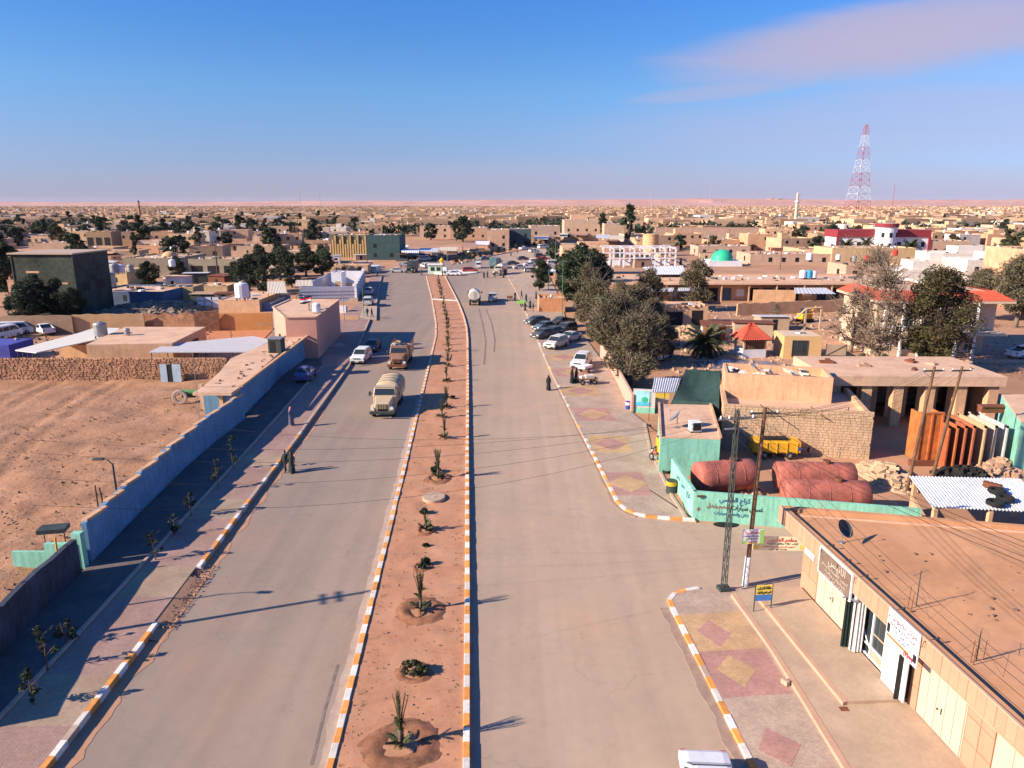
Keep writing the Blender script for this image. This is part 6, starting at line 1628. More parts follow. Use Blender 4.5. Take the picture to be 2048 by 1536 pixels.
heap('heap of broken stone at the left, beyond the low tan wall', 310, 622, 110, 17, 1.6, 900, 6, mat('grey_rubble', (.24, .18, .13), var=.35, sc=1.5), smin=.3, smax=1.1)
heap('rubbish on the open ground before the villa', 1700, 735, 60, 5, .3, 60, 7, m_pebble)
t = facing_block('ruined_house', 'small ruined house with two empty openings and a broken roof edge', 'ruin', 1318, 1414, 654, 612, 6, m_mud, parapet=.1)
opening(t, -1.7, .3, 3.2, 2.3, m_dark, name='opening'); opening(t, 2.3, .3, 1.9, 2.5, m_dark, name='opening')
W_, H_ = t['_w'], t['_h']
for k in range(9):
 b = MB(); b.box(-W_ / 2 + .4 + k * (W_ - .8) / 8, R.uniform(0, .5), H_ - .15, R.uniform(.4, 1.0), .4, R.uniform(.15, .6), R.random()); b.build('broken_masonry', m_mud, t)
p0, p1 = P(1566, 719), P(1640, 717)
t = facing_block('cube_room', 'plain tan cube-shaped room with a big dark window', 'building', 1566, 1640, 718, 672, 4.6, mat('tan_render', (.58, .37, .17), var=.06, world=True), rot=-.06, parapet=.05, roof=mat('pale_roof', (.60, .44, .33), var=.08, world=True))
o = opening(t, -.35, .35, 1.95, 2.1, m_glass, frame=m_dsteel)
for k in (1, 2):
 f = MB(); f.bb(-.35 - .97 + k * .65 - .03, -.35 - .97 + k * .65 + .03, -.05, -.0, .35, 2.45); f.build('glazing_bar', m_dsteel, o)
p = P(1508, 716); t = thing('kiosk', 'small kiosk with a steep red tiled pyramid roof', 'kiosk', p, .1); kw_ = 3.4
b = MB(); b.bb(-1.6, 1.6, 0, 3.0, 0, 1.15); b.build('wall', m_white, t)
for s in (-1, 1):
 for y in (.1, 2.9):
  b = MB(); b.bb(s * 1.45 - .12, s * 1.45 + .12, y - .12, y + .12, 1.15, 2.5); b.build('pillar', m_mud, t)
def tiled_slope(name, pts, parent, rows=6, m=m_tile):
 """tiled roof slope between eave pts[0]-pts[1] and ridge pts[3]-pts[2]: rounded tile rows"""
 b = MB(); e0, e1, r1, r0 = [Vector(p) for p in pts]
 ncol = max(4, int((e1 - e0).length / .32))
 for r in range(rows):
  for cidx in range(ncol):
   t0, t1 = r / rows, (r + 1.12) / rows; s0, s1 = cidx / ncol, (cidx + 1) / ncol; sm_ = (s0 + s1) / 2
   def pt(s, tt): return (e0.lerp(e1, s)).lerp(r0.lerp(r1, s), min(1, tt))
   up = Vector((0, 0, .07)); a, c_, d_ = pt(s0, t0), pt(sm_, t0) + up, pt(s1, t0); a2_, c2, d2_ = pt(s0, t1), pt(sm_, t1) + up * .6, pt(s1, t1)
   lift = Vector((0, 0, .03)); b.add([a + lift, c_ + lift, d_ + lift, a2_, c2, d2_], [(0, 1, 4, 3), (1, 2, 5, 4)])
 o = b.build(name, m, parent); o['kind'] = 'stuff'; return o
apex = Vector((0, 1.5, 4.6)); cs = [Vector((-2.2, -.6, 2.5)), Vector((2.2, -.6, 2.5)), Vector((2.2, 3.6, 2.5)), Vector((-2.2, 3.6, 2.5))]
for i in range(4): tiled_slope('roof_tiles', [cs[i], cs[(i + 1) % 4], apex + (cs[(i + 1) % 4] - apex) * .03, apex + (cs[i] - apex) * .03], t, 8)
b = MB(); b.prism([(c_.x * .97, (c_.y - 1.5) * .97 + 1.5) for c_ in cs], 2.4, 2.52, bot=True); b.build('eaves', m_wood, t)
b = MB(); b.bb(-1.3, 1.3, .05, .12, 1.2, 2.4); b.build('lattice_screen', m_wood, t)
t = thing('notice_board', 'grey framed board on legs right of the tan cube room', 'board', P(1671, 719), -.05)
b = MB(); b.bb(-1.3, 1.3, 0, .08, .55, 2.0); b.build('panel', m_concrete, t)
for s in (-1, 1):
 b = MB(); b.bb(s * 1.3 - .05, s * 1.3 + .05, 0, .1, 0, 2.05); b.build('leg', m_dsteel, t)
b = MB(); b.cyl((-1.2, -.02, .6), (1.2, -.02, 1.95), .04); b.build('brace', m_dsteel, t)
VL, VR = P(1768, 722), P(1995, 716); vw = (VR - VL).length; vh = hgt(719, 603)
villa = thing('villa', 'two-storey cream villa with red tiled eaves and a columned porch', 'villa', (VL + VR) / 2, -.03); villa['_w'] = vw
m_cr = mat('villa_cream', (.62, .46, .33), var=.07, world=True, streak=.1)
b = MB(); b.bb(-vw / 2, vw / 2 - 3.2, 2.2, 13, 0, vh - .3); b.bb(vw / 2 - 3.2, vw / 2, 3.2, 12, 3.3, vh - .3); b.bb(vw / 2 - 3.2, vw / 2 - .6, 4.0, 12, 0, 3.3); b.build('wall', m_cr, villa)
b = MB(); b.bb(-vw / 2 - .3, vw / 2 + .2, 0.3, 13, 3.1, 3.4); b.build('balcony_slab', m_cr, villa)
b = MB(); b.bb(-vw / 2 - .8, vw / 2 + .8, .6, 14, vh - .35, vh - .05); b.build('cornice', m_cr, villa)
b = MB(); b.bb(-vw / 2 + .8, vw / 2 - .8, 3.2, 12.4, vh - .05, vh + .9); b.build('roof', m_roof, villa)
z0, z1 = vh - .05, vh + 1.05
tiled_slope('roof_tiles', [(-vw / 2 - .8, .6, z0), (vw / 2 + .8, .6, z0), (vw / 2 - .8, 3.2, z1), (-vw / 2 + .8, 3.2, z1)], villa, 7)
tiled_slope('roof_tiles', [(-vw / 2 - .8, 14, z0), (-vw / 2 - .8, .6, z0), (-vw / 2 + .8, 3.2, z1), (-vw / 2 + .8, 12.4, z1)], villa, 6)
tiled_slope('roof_tiles', [(vw / 2 + .8, .6, z0), (vw / 2 + .8, 14, z0), (vw / 2 - .8, 12.4, z1), (vw / 2 - .8, 3.2, z1)], villa, 6)
for i in range(6):
 x = -vw / 2 + .4 + (vw - 4.2) * i / 5
 for z in (0, 3.4):
  b = MB(); b.cyl((x, .7, z), (x, .7, z + (3.1 if z == 0 else vh - 3.75)), .2, .17, 12); b.build('column', m_white, villa)
for i in range(5):
 x = -vw / 2 + 1.6 + (vw - 5.2) * i / 4
 for z in (.9, 4.1):
  b = MB(); b.bb(x - .55, x + .55, 2.16, 2.22, z, z + 1.7); o = b.build('window', m_glass, villa)
  f = MB()
  for a0_, a1_, zz0, zz1 in ((x - .65, x + .65, z - .1, z), (x - .65, x + .65, z + 1.7, z + 1.8), (x - .65, x - .55, z, z + 1.7), (x + .55, x + .65, z, z + 1.7), (x - .03, x + .03, z, z + 1.7), (x - .55, x + .55, z + .83, z + .89)): f.bb(a0_, a1_, 2.10, 2.17, zz0, zz1)
  f.build('frame', m_white, o)
for i in range(26):
 x = -vw / 2 + .3 + i * (vw - 3.8) / 25; b = MB(); b.cyl((x, .45, 3.4), (x, .45, 4.2), .06, .06, 6); b.build('baluster', m_white, villa)
b = MB(); b.bb(-vw / 2 + .2, vw / 2 - 3.4, .38, .52, 4.2, 4.32); b.build('balustrade_rail', m_white, villa)
b = MB(); b.bb(-vw / 2 + 2, vw / 2 + 4, -2.6, -2.4, 0, .5); o = b.build('garden_kerb', m_kbare); o.location = villa.location; tag(o, 'low pale garden wall in front of the villa', 'wall')
G = 'grey-brown tamarisks lining the market pavement'
TL = [((1262, 772), 'tam1', 1.1, 'nearest and broadest, above the pink wall'), ((1232, 735), 'tam2', 1.15, 'second, leaning over the parked cars'), ((1290, 735), 'tam1', .98, 'behind the nearest one, over the dark yard'), ((1212, 700), 'tam1', 1.1, 'third along the pavement'), ((1262, 700), 'tam2', 1.15, 'in the middle of the clump'), ((1306, 690), 'tam1', .92, 'on the right flank beside the ruined house'), ((1192, 668), 'tam1', 1.15, 'fourth along the pavement'), ((1236, 662), 'tam2', 1.05, 'inner one of the clump, half way back'), ((1178, 640), 'tam2', 1.3, 'fifth, by the tall green pole'), ((1275, 655), 'tam3', 1.2, 'short one behind the clump'), ((1325, 720), 'tam3', .95, 'low one at the dark net')]
for uv, k, s, lb in TL: tree('tamarisk tree, ' + lb, P(*uv), k, s, group=G)
G = 'dark green trees at the market end of the pavement'
for uv, k, s, lb in (((1160, 625), 'dark1', 1.9, 'dark green tree, largest of those before the white concrete frame'), ((1140, 600), 'dark1', 1.5, 'dark green tree beside the round tan building'), ((1078, 582), 'dark2', 1.0, 'dark green tree standing alone at the market pavement edge'), ((1088, 572), 'dark1', .9, 'dark green tree behind the lone one at the pavement edge'), ((1185, 600), 'dark1', 1.6, 'dark green tree left of the long market roof'), ((1108, 524), 'far1', 1.3, 'small dark tree by the green lamp posts')):
 tree(lb, P(*uv), k, s, group=G)
tree('tall olive-brown tree full of leaf before the red-roofed villa', P(1862, 742), 'olive', 1.18)
tree('large bare grey tree left of the red-roofed villa', P(1752, 735), 'bare1', 1.25, sz=1.5)
tree('bare grey tree behind, topping the villa\'s left corner', P(1735, 668), 'bare1', 1.3, sz=1.6)
tree('thin bare tree beside the notice board', P(1700, 705), 'bare2', 1.25, sz=1.2)
tree('leafy grey-brown tree at the left foot of the villa', P(1722, 700), 'tam3', .9)
tree('pale grey tree rising behind the villa, at the right edge', P(2030, 655), 'grey1', 1.2, sz=1.4)
tree('second pale grey tree behind the villa roof', P(1958, 640), 'grey1', 1.0, sz=1.05)
tree('dark tree behind the villa\'s far right corner', P(2045, 640), 'dark1', 1.4)
tree('grey-green tree before the long market building', P(1392, 622), 'tam3', 1.5, sz=1.6)
tree('dark round tree between market building and ruined house', P(1300, 620), 'tam3', 1.3)
tree('low dry bush on the rubble right of the ruined house', P(1550, 650), 'bare2', .5, name='bush', cat='bush')
palm('single date palm with a full crown beside the ruined little house', P(1408, 712), 1.8, 3.6, 30, seed=1)
for i, (uv, lb) in enumerate((((1850, 745), 'low scrub at the foot of the tall olive-brown tree'), ((1722, 740), 'dry scrub below the bare grey tree'), ((1765, 742), 'dry scrub between the bare tree and the olive-brown tree'), ((1880, 742), 'leafy scrub right of the olive-brown tree trunk'))):
 tree(lb, P(*uv), 'tam3', .35, name='bush', cat='bush')
t = facing_block('market_hall', 'long low market building with a wide earth roof and shaded front', 'market building', 1225, 1815, 601, 562, 16, m_mud, parapet=.25)
W_, H_ = t['_w'], t['_h']
b = MB(); b.bb(-W_ / 2 - .5, W_ / 2 + .5, -2.8, 0, H_ - .5, H_ - .15); b.build('front_canopy', m_roof, t)
for i in range(22):
 x = -W_ / 2 + 1.2 + i * (W_ - 2.4) / 21
 if i % 5 == 4: opening(t, x, .9, 1.6, 1.5, m_white, name='window')
 else: opening(t, x, .05, 1.9, 2.6, [m_dsteel, m_dark, mat('shutter_blue', (.09, .13, .17), var=.2)][i % 3], name='shutter')
 if i % 2: b = MB(); b.bb(x + .9, x + 1.15, -2.6, -2.35, 0, H_ - .5); b.build('pillar', m_mud, t)
def canopy(label, px, h, m=m_corr, n=10, group=None, name='canopy', cat='canopy', drop=0.0):
 q = [P(u, v, h) for u, v in px]; c = (q[0] + q[2]) / 2; c.z = 0; t = thing(name, label, cat, c, 0, group)
 corrugated([p - c for p in q], n, .03).build('roof_sheet', m, t)
 for k, p in enumerate(q):
  p = (p - c) * .94; b = MB(); b.cyl((p.x, p.y, 0), (p.x, p.y, h - .03), .06, .06, 6); b.build('post', m_dsteel, t)
 return t
canopy('white sheet canopy before the market building, left one', [(1286, 583), (1345, 583), (1349, 574), (1288, 573)], 3.0)
canopy('white sheet canopy before the market building, beside the grey-green tree', [(1355, 582), (1392, 582), (1395, 573), (1357, 573)], 3.0)
canopy('white sheet canopy before the market building, right one', [(1590, 587), (1672, 588), (1650, 574), (1588, 573)], 3.0)
t = facing_block('store_room', 'tan store room at the left end of the market building', 'store', 1215, 1252, 604, 570, 7, m_mud)
canopy('large white slatted roof lying over the market building', [(1300, 549), (1372, 549), (1365, 531), (1285, 534)], 4.6, m_white, 14)
tag(wall_run([P(1472, 632), P(1700, 622)], 2.4, -.3, m_mud, 'wall', jag=.2, seed=8), 'low mud wall on the open ground right of the ruined house', 'wall')
tag(wall_run([P(1505, 604), P(1590, 605)], 2.6, -.3, m_mud, 'wall'), 'plastered tan yard wall before the market building', 'wall')
t = thing('excavator', 'small yellow excavator working on the rubble', 'excavator', P(1608, 644), .4)
b = MB(); b.box(0, 0, .55, 2.2, 1.5, 1.0); b.build('body', m_yellowp, t, bevel=.1)
b = MB(); b.box(-.1, 0, 1.55, 1.0, 1.0, .9, tap=.85); b.build('cab', m_glass, t)
for s in (-1, 1):
 b = MB(); b.box(0, s * .75, 0, 2.8, .42, .6); b.build('track', m_rubber, t, bevel=.15)
b = MB(); b.tube([(1.0, 0, 1.3), (2.4, 0, 2.6), (3.6, 0, 1.4)], .14, 6); b.build('boom', m_yellowp, t)
b = MB(); b.box(3.7, 0, .8, .5, .7, .6, tap=.6); b.build('bucket', m_dsteel, t)
for i in range(14):
 u = R.uniform(1470, 1690); v = R.uniform(640, 700)
 if 1560 < u < 1660 and v > 655: continue
 p = P(u, v); a = R.uniform(0, 3); o = MB().cyl((0, 0, .1), (R.uniform(1, 3) * math.cos(a), R.uniform(1, 2) * math.sin(a), R.uniform(.2, 1.6)), .08, .06, 6).build('fallen_branch', m_wood); o.location = p; tag(o, 'dead branch lying on the rubble field before the market building', 'branch', 'dead branches on the rubble field')
t = thing('concrete_post_frame', 'leaning concrete beam on two posts on the rubble field', 'beam', P(1612, 660)); b = MB(); b.tube([(-2.6, 0, 1.2), (-.3, 0, 3.5), (2.2, 0, 3.7)], .16, 4); b.build('beam', m_concrete, t)
for x in (-.3, 2.2):
 b = MB(); b.bb(x - .14, x + .14, -.14, .14, 0, 3.5); b.build('post', m_concrete, t)
t = facing_block('domed_shrine', 'flat-roofed hall carrying a bright green dome', 'hall', 1418, 1484, 533, 522, 10, m_white, parapet=.1, roof=m_white)
b = MB(); r_ = (P(1472, 527) - P(1430, 527)).x / 2
b.lathe([(r_, 0), (r_ * .98, r_ * .25), (r_ * .86, r_ * .52), (r_ * .62, r_ * .80), (r_ * .32, r_ * .95), (0, r_)], 24, (0, 4.5, t['_h'] - .1)); b.build('dome', mat('dome_green', (.03, .42, .24), var=.08, rough=.5), t, smooth=True)
t = thing('pergola', 'white open concrete frame of slender posts and beams', 'pergola', P(1278, 535)); fw = (P(1350, 535) - P(1206, 535)).x; fh = hgt(535, 496); fd = 9
for i in range(8):
 x = -fw / 2 + fw * i / 7
 for y in (0, fd):
  b = MB(); b.bb(x - .22, x + .22, y - .22, y + .22, 0, fh); b.build('post', m_white, t)
 b = MB(); b.bb(x - .15, x + .15, 0.22, fd - .22, fh - .4, fh); b.build('cross_beam', m_white, t)
for z in (fh, fh - 1.7, fh - 3.4):
 b = MB(); b.bb(-fw / 2, fw / 2, -.3, .3, z, z + .3); b.build('beam', m_white, t)
b = MB(); b.bb(-fw / 2, fw / 2, fd - .3, fd + .3, fh, fh + .3); b.bb(-fw / 2, fw / 2, fd, fd + .2, 0, 1.6); b.build('rear_beam', m_white, t)
t = thing('round_building', 'round tan building with a broad balcony ring and a taller block behind', 'building', P(1162, 560)); rr_ = (P(1190, 556) - P(1134, 556)).x / 2
b = MB(); b.lathe([(rr_ * .62, 0), (rr_ * .62, 3.5), (rr_ * .9, 4.6), (rr_, 4.9), (rr_, 6.6), (rr_ * .93, 6.6), (rr_ * .93, 5.2), (0, 5.2)], 24, (0, 6, 0)); b.build('balcony', m_mud, t)
b = MB(); b.bb(-4.6, 6.5, 8, 20, 0, 8.2); b.build('upper_block', m_mud, t)
b = MB(); b.bb(4, 14, 52, 60, 0, 7.4); b.build('wing', m_mud, t)
b = MB(); b.bb(1.2, 3.4, 7.95, 8.02, 6.2, 7.6); b.build('window', m_dark, t)
t = thing('round_water_tank', 'big round tan water tank among the roofs', 'water tank', P(1301, 512)); r_ = (P(1316, 512) - P(1287, 512)).x / 2; b = MB(); hh = hgt(512, 468); b.lathe([(r_, 0), (r_, hh - .5), (r_ * 1.04, hh - .5), (r_ * 1.04, hh), (0, hh + .2)], 26); b.build('drum', mat('tank_tan', (.55, .34, .17), var=.08, world=True), t)
for k, z in enumerate((hh * .3, hh * .65)):
 b = MB(); b.lathe([(r_ + .01, z), (r_ + .12, z + .1), (r_ + .01, z + .25)], 26); b.build('hoop', m_mud, t)
c = P(1763, 510); t = thing('institute', 'white building with dark red bands and a round corner tower', 'public building', c); iw = (P(1855, 510) - P(1672, 510)).x; ih = hgt(510, 460)
t['_w'] = iw; m_burg = mat('dark_red_band', (.26, .035, .045), var=.1)
b = MB(); b.bb(-iw / 2, iw / 2, 0, 12, 0, ih - 2.8); b.build('wall', m_white, t)
b = MB(); b.bb(-iw / 2 - .3, iw / 2 + .3, -.4, 12.4, ih - 2.8, ih); b.build('red_band', m_burg, t)
b = MB(); b.lathe([(4.0, 0), (4.0, ih + 1.2), (4.35, ih + 1.2), (4.35, ih + 2.6), (0, ih + 2.6)], 24, (0, -1.5, 0)); b.build('round_tower', m_white, t)
b = MB(); b.lathe([(4.1, ih + 1.2), (4.4, ih + 1.25), (4.4, ih + 2.6), (4.0, ih + 2.65)], 24, (0, -1.5, 0)); b.build('tower_band', m_burg, t)
for s in (-1, 1):
 for k in range(4):
  x = s * (6.5 + k * 3.2); b = MB(); b.bb(x - .8, x + .8, -.03, .05, 3.2, 5.2); o = b.build('window', m_dark, t)
 b = MB(); b.bb(s * iw / 2 - .5, s * iw / 2 + .5, -.6, 0, 0, ih - 2.8); b.build('red_pier', m_burg, t)
for k, a in enumerate((-2.3, -1.57, -.8)):
 for z in (3.0, 7.2): b = MB(); b.box(4.0 * math.cos(a), -1.5 + 4.0 * math.sin(a), z, 1.0, .25, 1.8, a + PI / 2); b.build('window', m_dark, t)
for i, (uv, hh, fl, lb) in enumerate((((1690, 520), 5.0, 4.2, 'left of the white and red building'), ((1730, 516), 5.5, 3.8, 'before its round tower'), ((1818, 522), 5.0, 4.4, 'before its right wing'), ((2022, 512), 6.0, 5.0, 'on the right edge above the white houses'), ((1998, 516), 3.0, 4.0, 'shorter, on the right edge'))):
 palm('date palm ' + lb, P(*uv), hh, fl, 22, seed=20 + i)
def minaret(label, uv, vt, m, green=False):
 c = P(*uv); h = hgt(uv[1], vt); t = thing('minaret', label, 'minaret', c); r = h * .052
 b = MB(); b.lathe([(r * 1.25, 0), (r * 1.15, h * .2), (r, h * .22), (r * .85, h * .62), (r * .8, h * .7)], 14); b.build('shaft', m, t)
 b = MB(); b.lathe([(r * .8, h * .68), (r * 1.35, h * .71), (r * 1.35, h * .745), (0, h * .745)], 14); b.build('balcony', m_white if green else m, t)
 b = MB(); b.lathe([(r * .65, h * .74), (r * .65, h * .9), (0, h * .9)], 12); b.build('upper_shaft', m, t)
 b = MB(); b.lathe([(r * .72, h * .90), (r * .7, h * .94), (r * .35, h * .98), (0, h)], 12); b.build('cap', m_leaf if not green else m, t)
 return t
minaret('dark brown minaret rising over the left half of the town', (282, 447), 400, mat('minaret_brown', (.30, .17, .07), var=.2, world=True))
minaret('pale stone minaret over the right half of the town', (1590, 452), 384, mat('minaret_pale', (.58, .44, .34), var=.1, world=True), True)
b = MB(); r_ = 4.4; b.lathe([(r_, 0), (r_ * .9, r_ * .5), (r_ * .5, r_ * .86), (0, r_)], 16, (0, 0, 5)); b.build_ = None
dm = thing('mosque', 'small mosque with a dark green dome beside the pale minaret', 'mosque', P(1598, 446)); b.build('dome', mat('dome_dark_green', (.02, .13, .08), var=.1), dm, smooth=True); b = MB(); b.bb(-8, 8, -8, 8, 0, 5.2); b.build('wall', m_mud, dm)
def lattice_tower(label, ub, vb, vt, w0, w1, panels=14):
 c = P(ub, vb); h = hgt(vb, vt); t = thing('radio_tower', label, 'radio tower', c, .25)
 mr, mw = mat('tower_red', (.42, .08, .09), var=.05), mat('tower_white', (.62, .60, .62), var=.05)
 zs = [h * (1 - (1 - i / panels) ** 1.15) for i in range(panels + 1)]
 W = lambda z: w0 + (w1 - w0) * (z / h) ** .9
 for i in range(panels):
  z0_, z1_ = zs[i], zs[i + 1]; a, e = W(z0_) / 2, W(z1_) / 2; b = MB(); cs_ = ((-1, -1), (1, -1), (1, 1), (-1, 1)); tk_ = .28 + .16 * (1 - z0_ / h)
  for k in range(4):
   x, y = cs_[k]; x2_, y2_ = cs_[(k + 1) % 4]
   b.cyl((x * a, y * a, z0_), (x * e, y * e, z1_), tk_, tk_, 4, caps=False)
   b.cyl((x * a, y * a, z0_), (x2_ * e, y2_ * e, z1_), tk_ * .45, tk_ * .45, 4, caps=False)
   b.cyl((x2_ * a, y2_ * a, z0_), (x * e, y * e, z1_), tk_ * .45, tk_ * .45, 4, caps=False)
   b.cyl((x * e, y * e, z1_), (x2_ * e, y2_ * e, z1_), tk_ * .7, tk_ * .7, 4, caps=False)
  b.build('tower_section', mr if (i // 2) % 2 == (0 if panels > 3 else 1) else mw, t)
 b = MB(); b.box(0, 0, h - 1, 1.2, 1.2, 3); b.build('beacon', mr, t)
 for z, s in ((h * .74, 1), (h * .55, -1)):
  b = MB(); e = W(z) / 2; b.cyl((-e - .5, -e, z), (-e - 1.3, -e - .3, z), 1.1, 1.1, 12); b.build('dish', mw, t)
 return t
lattice_tower('tall red and white lattice radio tower on the skyline', 1713, 430, 251, 35.0, 5.0, 14)
m_mast = mat('mast_grey', (.40, .36, .38), var=.1)
for i, (u, vb, vt) in enumerate(((601, 425, 377), (641, 423, 385), (1117, 424, 380), (1303, 424, 378), (1419, 440, 365), (1783, 425, 368), (1127, 424, 398))):
 c = P(u, vb); h = hgt(vb, vt); t = thing('mast', ('thin mast on the skyline above the left of the town', 'second thin mast just right of the first on the left skyline', 'thin mast on the skyline beyond the road', 'very thin mast on the skyline left of the twin-armed one', 'dark slim mast above the round water tank', 'thin red and white mast right of the radio tower', 'short thin mast beside the one beyond the road')[i], 'mast', c)
 b = MB(); w = max(.22, c.y * .00045); b.cyl((0, 0, 0), (0, 0, h), w, w * .6, 5); b.build('pole', m_mast if i != 5 else MATS['tower_red'], t)
 b = MB(); b.cyl((-w * 4, 0, h * .86), (w * 4, 0, h * .86), w * .5, w * .5, 4); b.build('arm', m_mast, t)
WH_ = mat('white_house', (.66, .58, .50), var=.08, world=True)
for i, (u0, u1, vb, vt, d_, lb) in enumerate(((1800, 1870, 578, 540, 10, 'white house with an open porch, leftmost of the white group'), (1868, 1990, 548, 506, 12, 'long cream house, rearmost of the white group'), (1930, 2048, 570, 520, 12, 'cream house with a balcony wall, right of the white group'), (1830, 1905, 562, 522, 9, 'white house with stepped roof in the middle of the white group'), (1848, 1960, 605, 565, 9, 'pale blue-white house just behind the villa'), (2040, 2200, 620, 500, 14, 'tall shaded building on the right edge behind the grey trees'))):
 t = facing_block('white_house', lb, 'house', u0, u1, vb, vt, d_, WH_ if i != 5 else m_mud, rot=-.04, parapet=.6, roof=m_white)
 W_, H_ = t['_w'], t['_h']
 for k in range(max(2, int(W_ / 4))): opening(t, -W_ / 2 + (k + .5) * W_ / max(2, int(W_ / 4)), 1.0 + (H_ - 4 if H_ > 6 else 0), 1.1, 1.3, m_dark)
 opening(t, 2, 1.0, 1.2, 1.3, m_dark, side='w')
 b = MB(); b.bb(-W_ * .1, W_ * .3, 2, d_ * .7, H_ - .6, H_ + 1.8); b.build('stair_room', WH_, t)
def water_tank(label, loc, kind='white', s=1.0, group=None):
 m_ = {'white': m_white, 'blue': mat('tank_blue', (.05, .33, .60), var=.05), 'red': mat('tank_red2', (.55, .04, .03), var=.05), 'steel': m_steel}[kind]
 t = thing('water_tank', label, 'water tank', loc, 0, group); t.scale = (s,) * 3
 b = MB(); b.lathe([(.62, .25), (.66, .3), (.66, 1.5), (.55, 1.65), (.18, 1.72), (.18, 1.8), (0, 1.8)], 16); b.build('barrel', m_, t)
 for x, y in ((-.4, -.4), (.4, -.4), (.4, .4), (-.4, .4)):
  b = MB(); b.bb(x - .05, x + .05, y - .05, y + .05, 0, .26); b.build('leg', m_dsteel, t)
 return t
for i, (u, v, h, k, s) in enumerate(((1605, 556, 4.2, 'white', 1.1), (1617, 556, 4.2, 'blue', 1.1), (1627, 556, 4.2, 'white', 1.0), (1618, 521, 3.5, 'white', 1.4), (1676, 520, 3.5, 'white', 1.1), (1708, 523, 3.5, 'steel', 1.1), (1733, 524, 3.5, 'red', 1.2), (1790, 511, 4, 'red', 1.2), (1788, 590, 4.5, 'steel', 1.7))):
 water_tank(('white roof tank left of the blue one on the market building', 'bright blue roof tank on the market building', 'white roof tank right of the blue one on the market building', 'tall white roof tank among the roofs beyond the market', 'white roof tank left of the grey one beyond the market', 'grey steel roof tank beyond the market', 'bright red roof tank beyond the market', 'dark red roof tank before the white and red building', 'large grey steel tank on the roof left of the villa')[i], P(u, v, h) + Vector((0, 0, -.2)), k, s)
for i, (u0, u1, vb, vt, d_, col_, lb, kk) in enumerate((
 (1078, 1130, 625, 596, 6, (.62, .28, .14), 'orange rendered box building at the market pavement edge', 's'),
 (1310, 1520, 478, 455, 2, (.50, .33, .24), 'long blank tan wall before the palm grove', 'w'),
 (1395, 1500, 512, 492, 12, (.50, .34, .25), 'low tan house with an awning left of the green dome', 'h'),
 (1500, 1660, 530, 508, 16, (.52, .34, .24), 'wide low tan roofs left of the white roof tank', 'h'),
 (1660, 1830, 530, 496, 14, (.58, .40, .22), 'yellow-tan house below the white and red building', 'h'),
 (1855, 1940, 510, 482, 14, (.55, .37, .25), 'tan house with two dark windows right of the red band', 'h'),
 (1690, 1800, 560, 530, 12, (.50, .33, .23), 'broad tan roof left of the white houses', 'h'),
 (975, 1018, 497, 460, 20, (.50, .30, .20), 'orange-tan market block with a blank front, left of the dark one', 'h'),
 (1018, 1062, 492, 458, 20, (.07, .10, .10), 'dark green market block beside the road bend', 'h'),
 (1062, 1120, 486, 452, 20, (.48, .32, .23), 'tan market block on the far bend', 'h'),
 (1128, 1200, 478, 440, 20, (.52, .35, .24), 'tan block with dark openings behind the market street', 'h'),
 (1208, 1268, 480, 447, 18, (.54, .36, .25), 'tan block behind the dark tall trees', 'h'),
 (660, 735, 515, 470, 18, (.16, .13, .08), 'ribbed dark brown block at the left of the junction', 'r'),
 (735, 800, 520, 470, 18, (.05, .09, .09), 'dark green-grey block at the left of the junction', 'h'),
 (640, 736, 548, 530, 5, (.56, .36, .23), 'low tan wall building at the junction corner', 'h'),
 (840, 900, 478, 452, 14, (.54, .36, .25), 'pale tan house left of the market trees', 'h'),
 (900, 975, 478, 455, 14, (.54, .34, .22), 'tan house behind the market trees', 'h'))):
 m_ = m_plaster
 t = facing_block('town_building' if kk != 'w' else 'blank_wall', lb, 'building' if kk != 'w' else 'wall', u0, u1, vb, vt, d_, m_, rot=R.uniform(-.05, .05), parapet=.4, color=col_)
 W_, H_ = t['_w'], t['_h']
 if kk == 'h':
  n_ = max(2, int(W_ / 4.5))
  for k in range(n_):
   for z in ([1.0] if H_ < 6 else [1.0, 4.4]):
    if R.random() < .75: opening(t, -W_ / 2 + (k + .5) * W_ / n_, z, 1.3, 1.5, m_dark)
  if u0 > 1024: opening(t, d_ * .4, 1.0, 1.6, 1.6, m_dark, side='w')
 if kk == 'r':
  for k in range(15):
   b = MB(); x = -W_ / 2 + (k + .5) * W_ / 15; b.bb(x - .3, x + .3, -.5, 0, 0, H_ * (.6 + .38 * (k % 3) / 2)); o = b.build('rib', m_plaster, t); o.color = (.50, .34, .16, 1)
G = 'market stall canopies round the junction'
CC = [m_white, m_corr, mat('awning_cream', (.6, .5, .38), var=.1), mat('awning_brown', (.38, .22, .16), var=.1)]
for i, (u, v, w) in enumerate(((820, 505, 34), (858, 503, 36), (897, 501, 34), (940, 494, 30), (965, 489, 26), (1082, 478, 28), (1120, 473, 30), (1160, 470, 30), (800, 497, 30), (1205, 476, 26), (1232, 478, 30), (1165, 535, 0), (1115, 545, 40))):
 if not w: continue
 canopy(f'{["white", "pale grey", "cream", "brown"][i % 4]} sheet canopy over stalls round the junction', [(u - w / 2, v), (u + w / 2, v + 1), (u + w / 2 + 2, v - 7), (u - w / 2 - 1, v - 7)], 3.4, CC[i % 4], 8, G, 'stall_canopy')
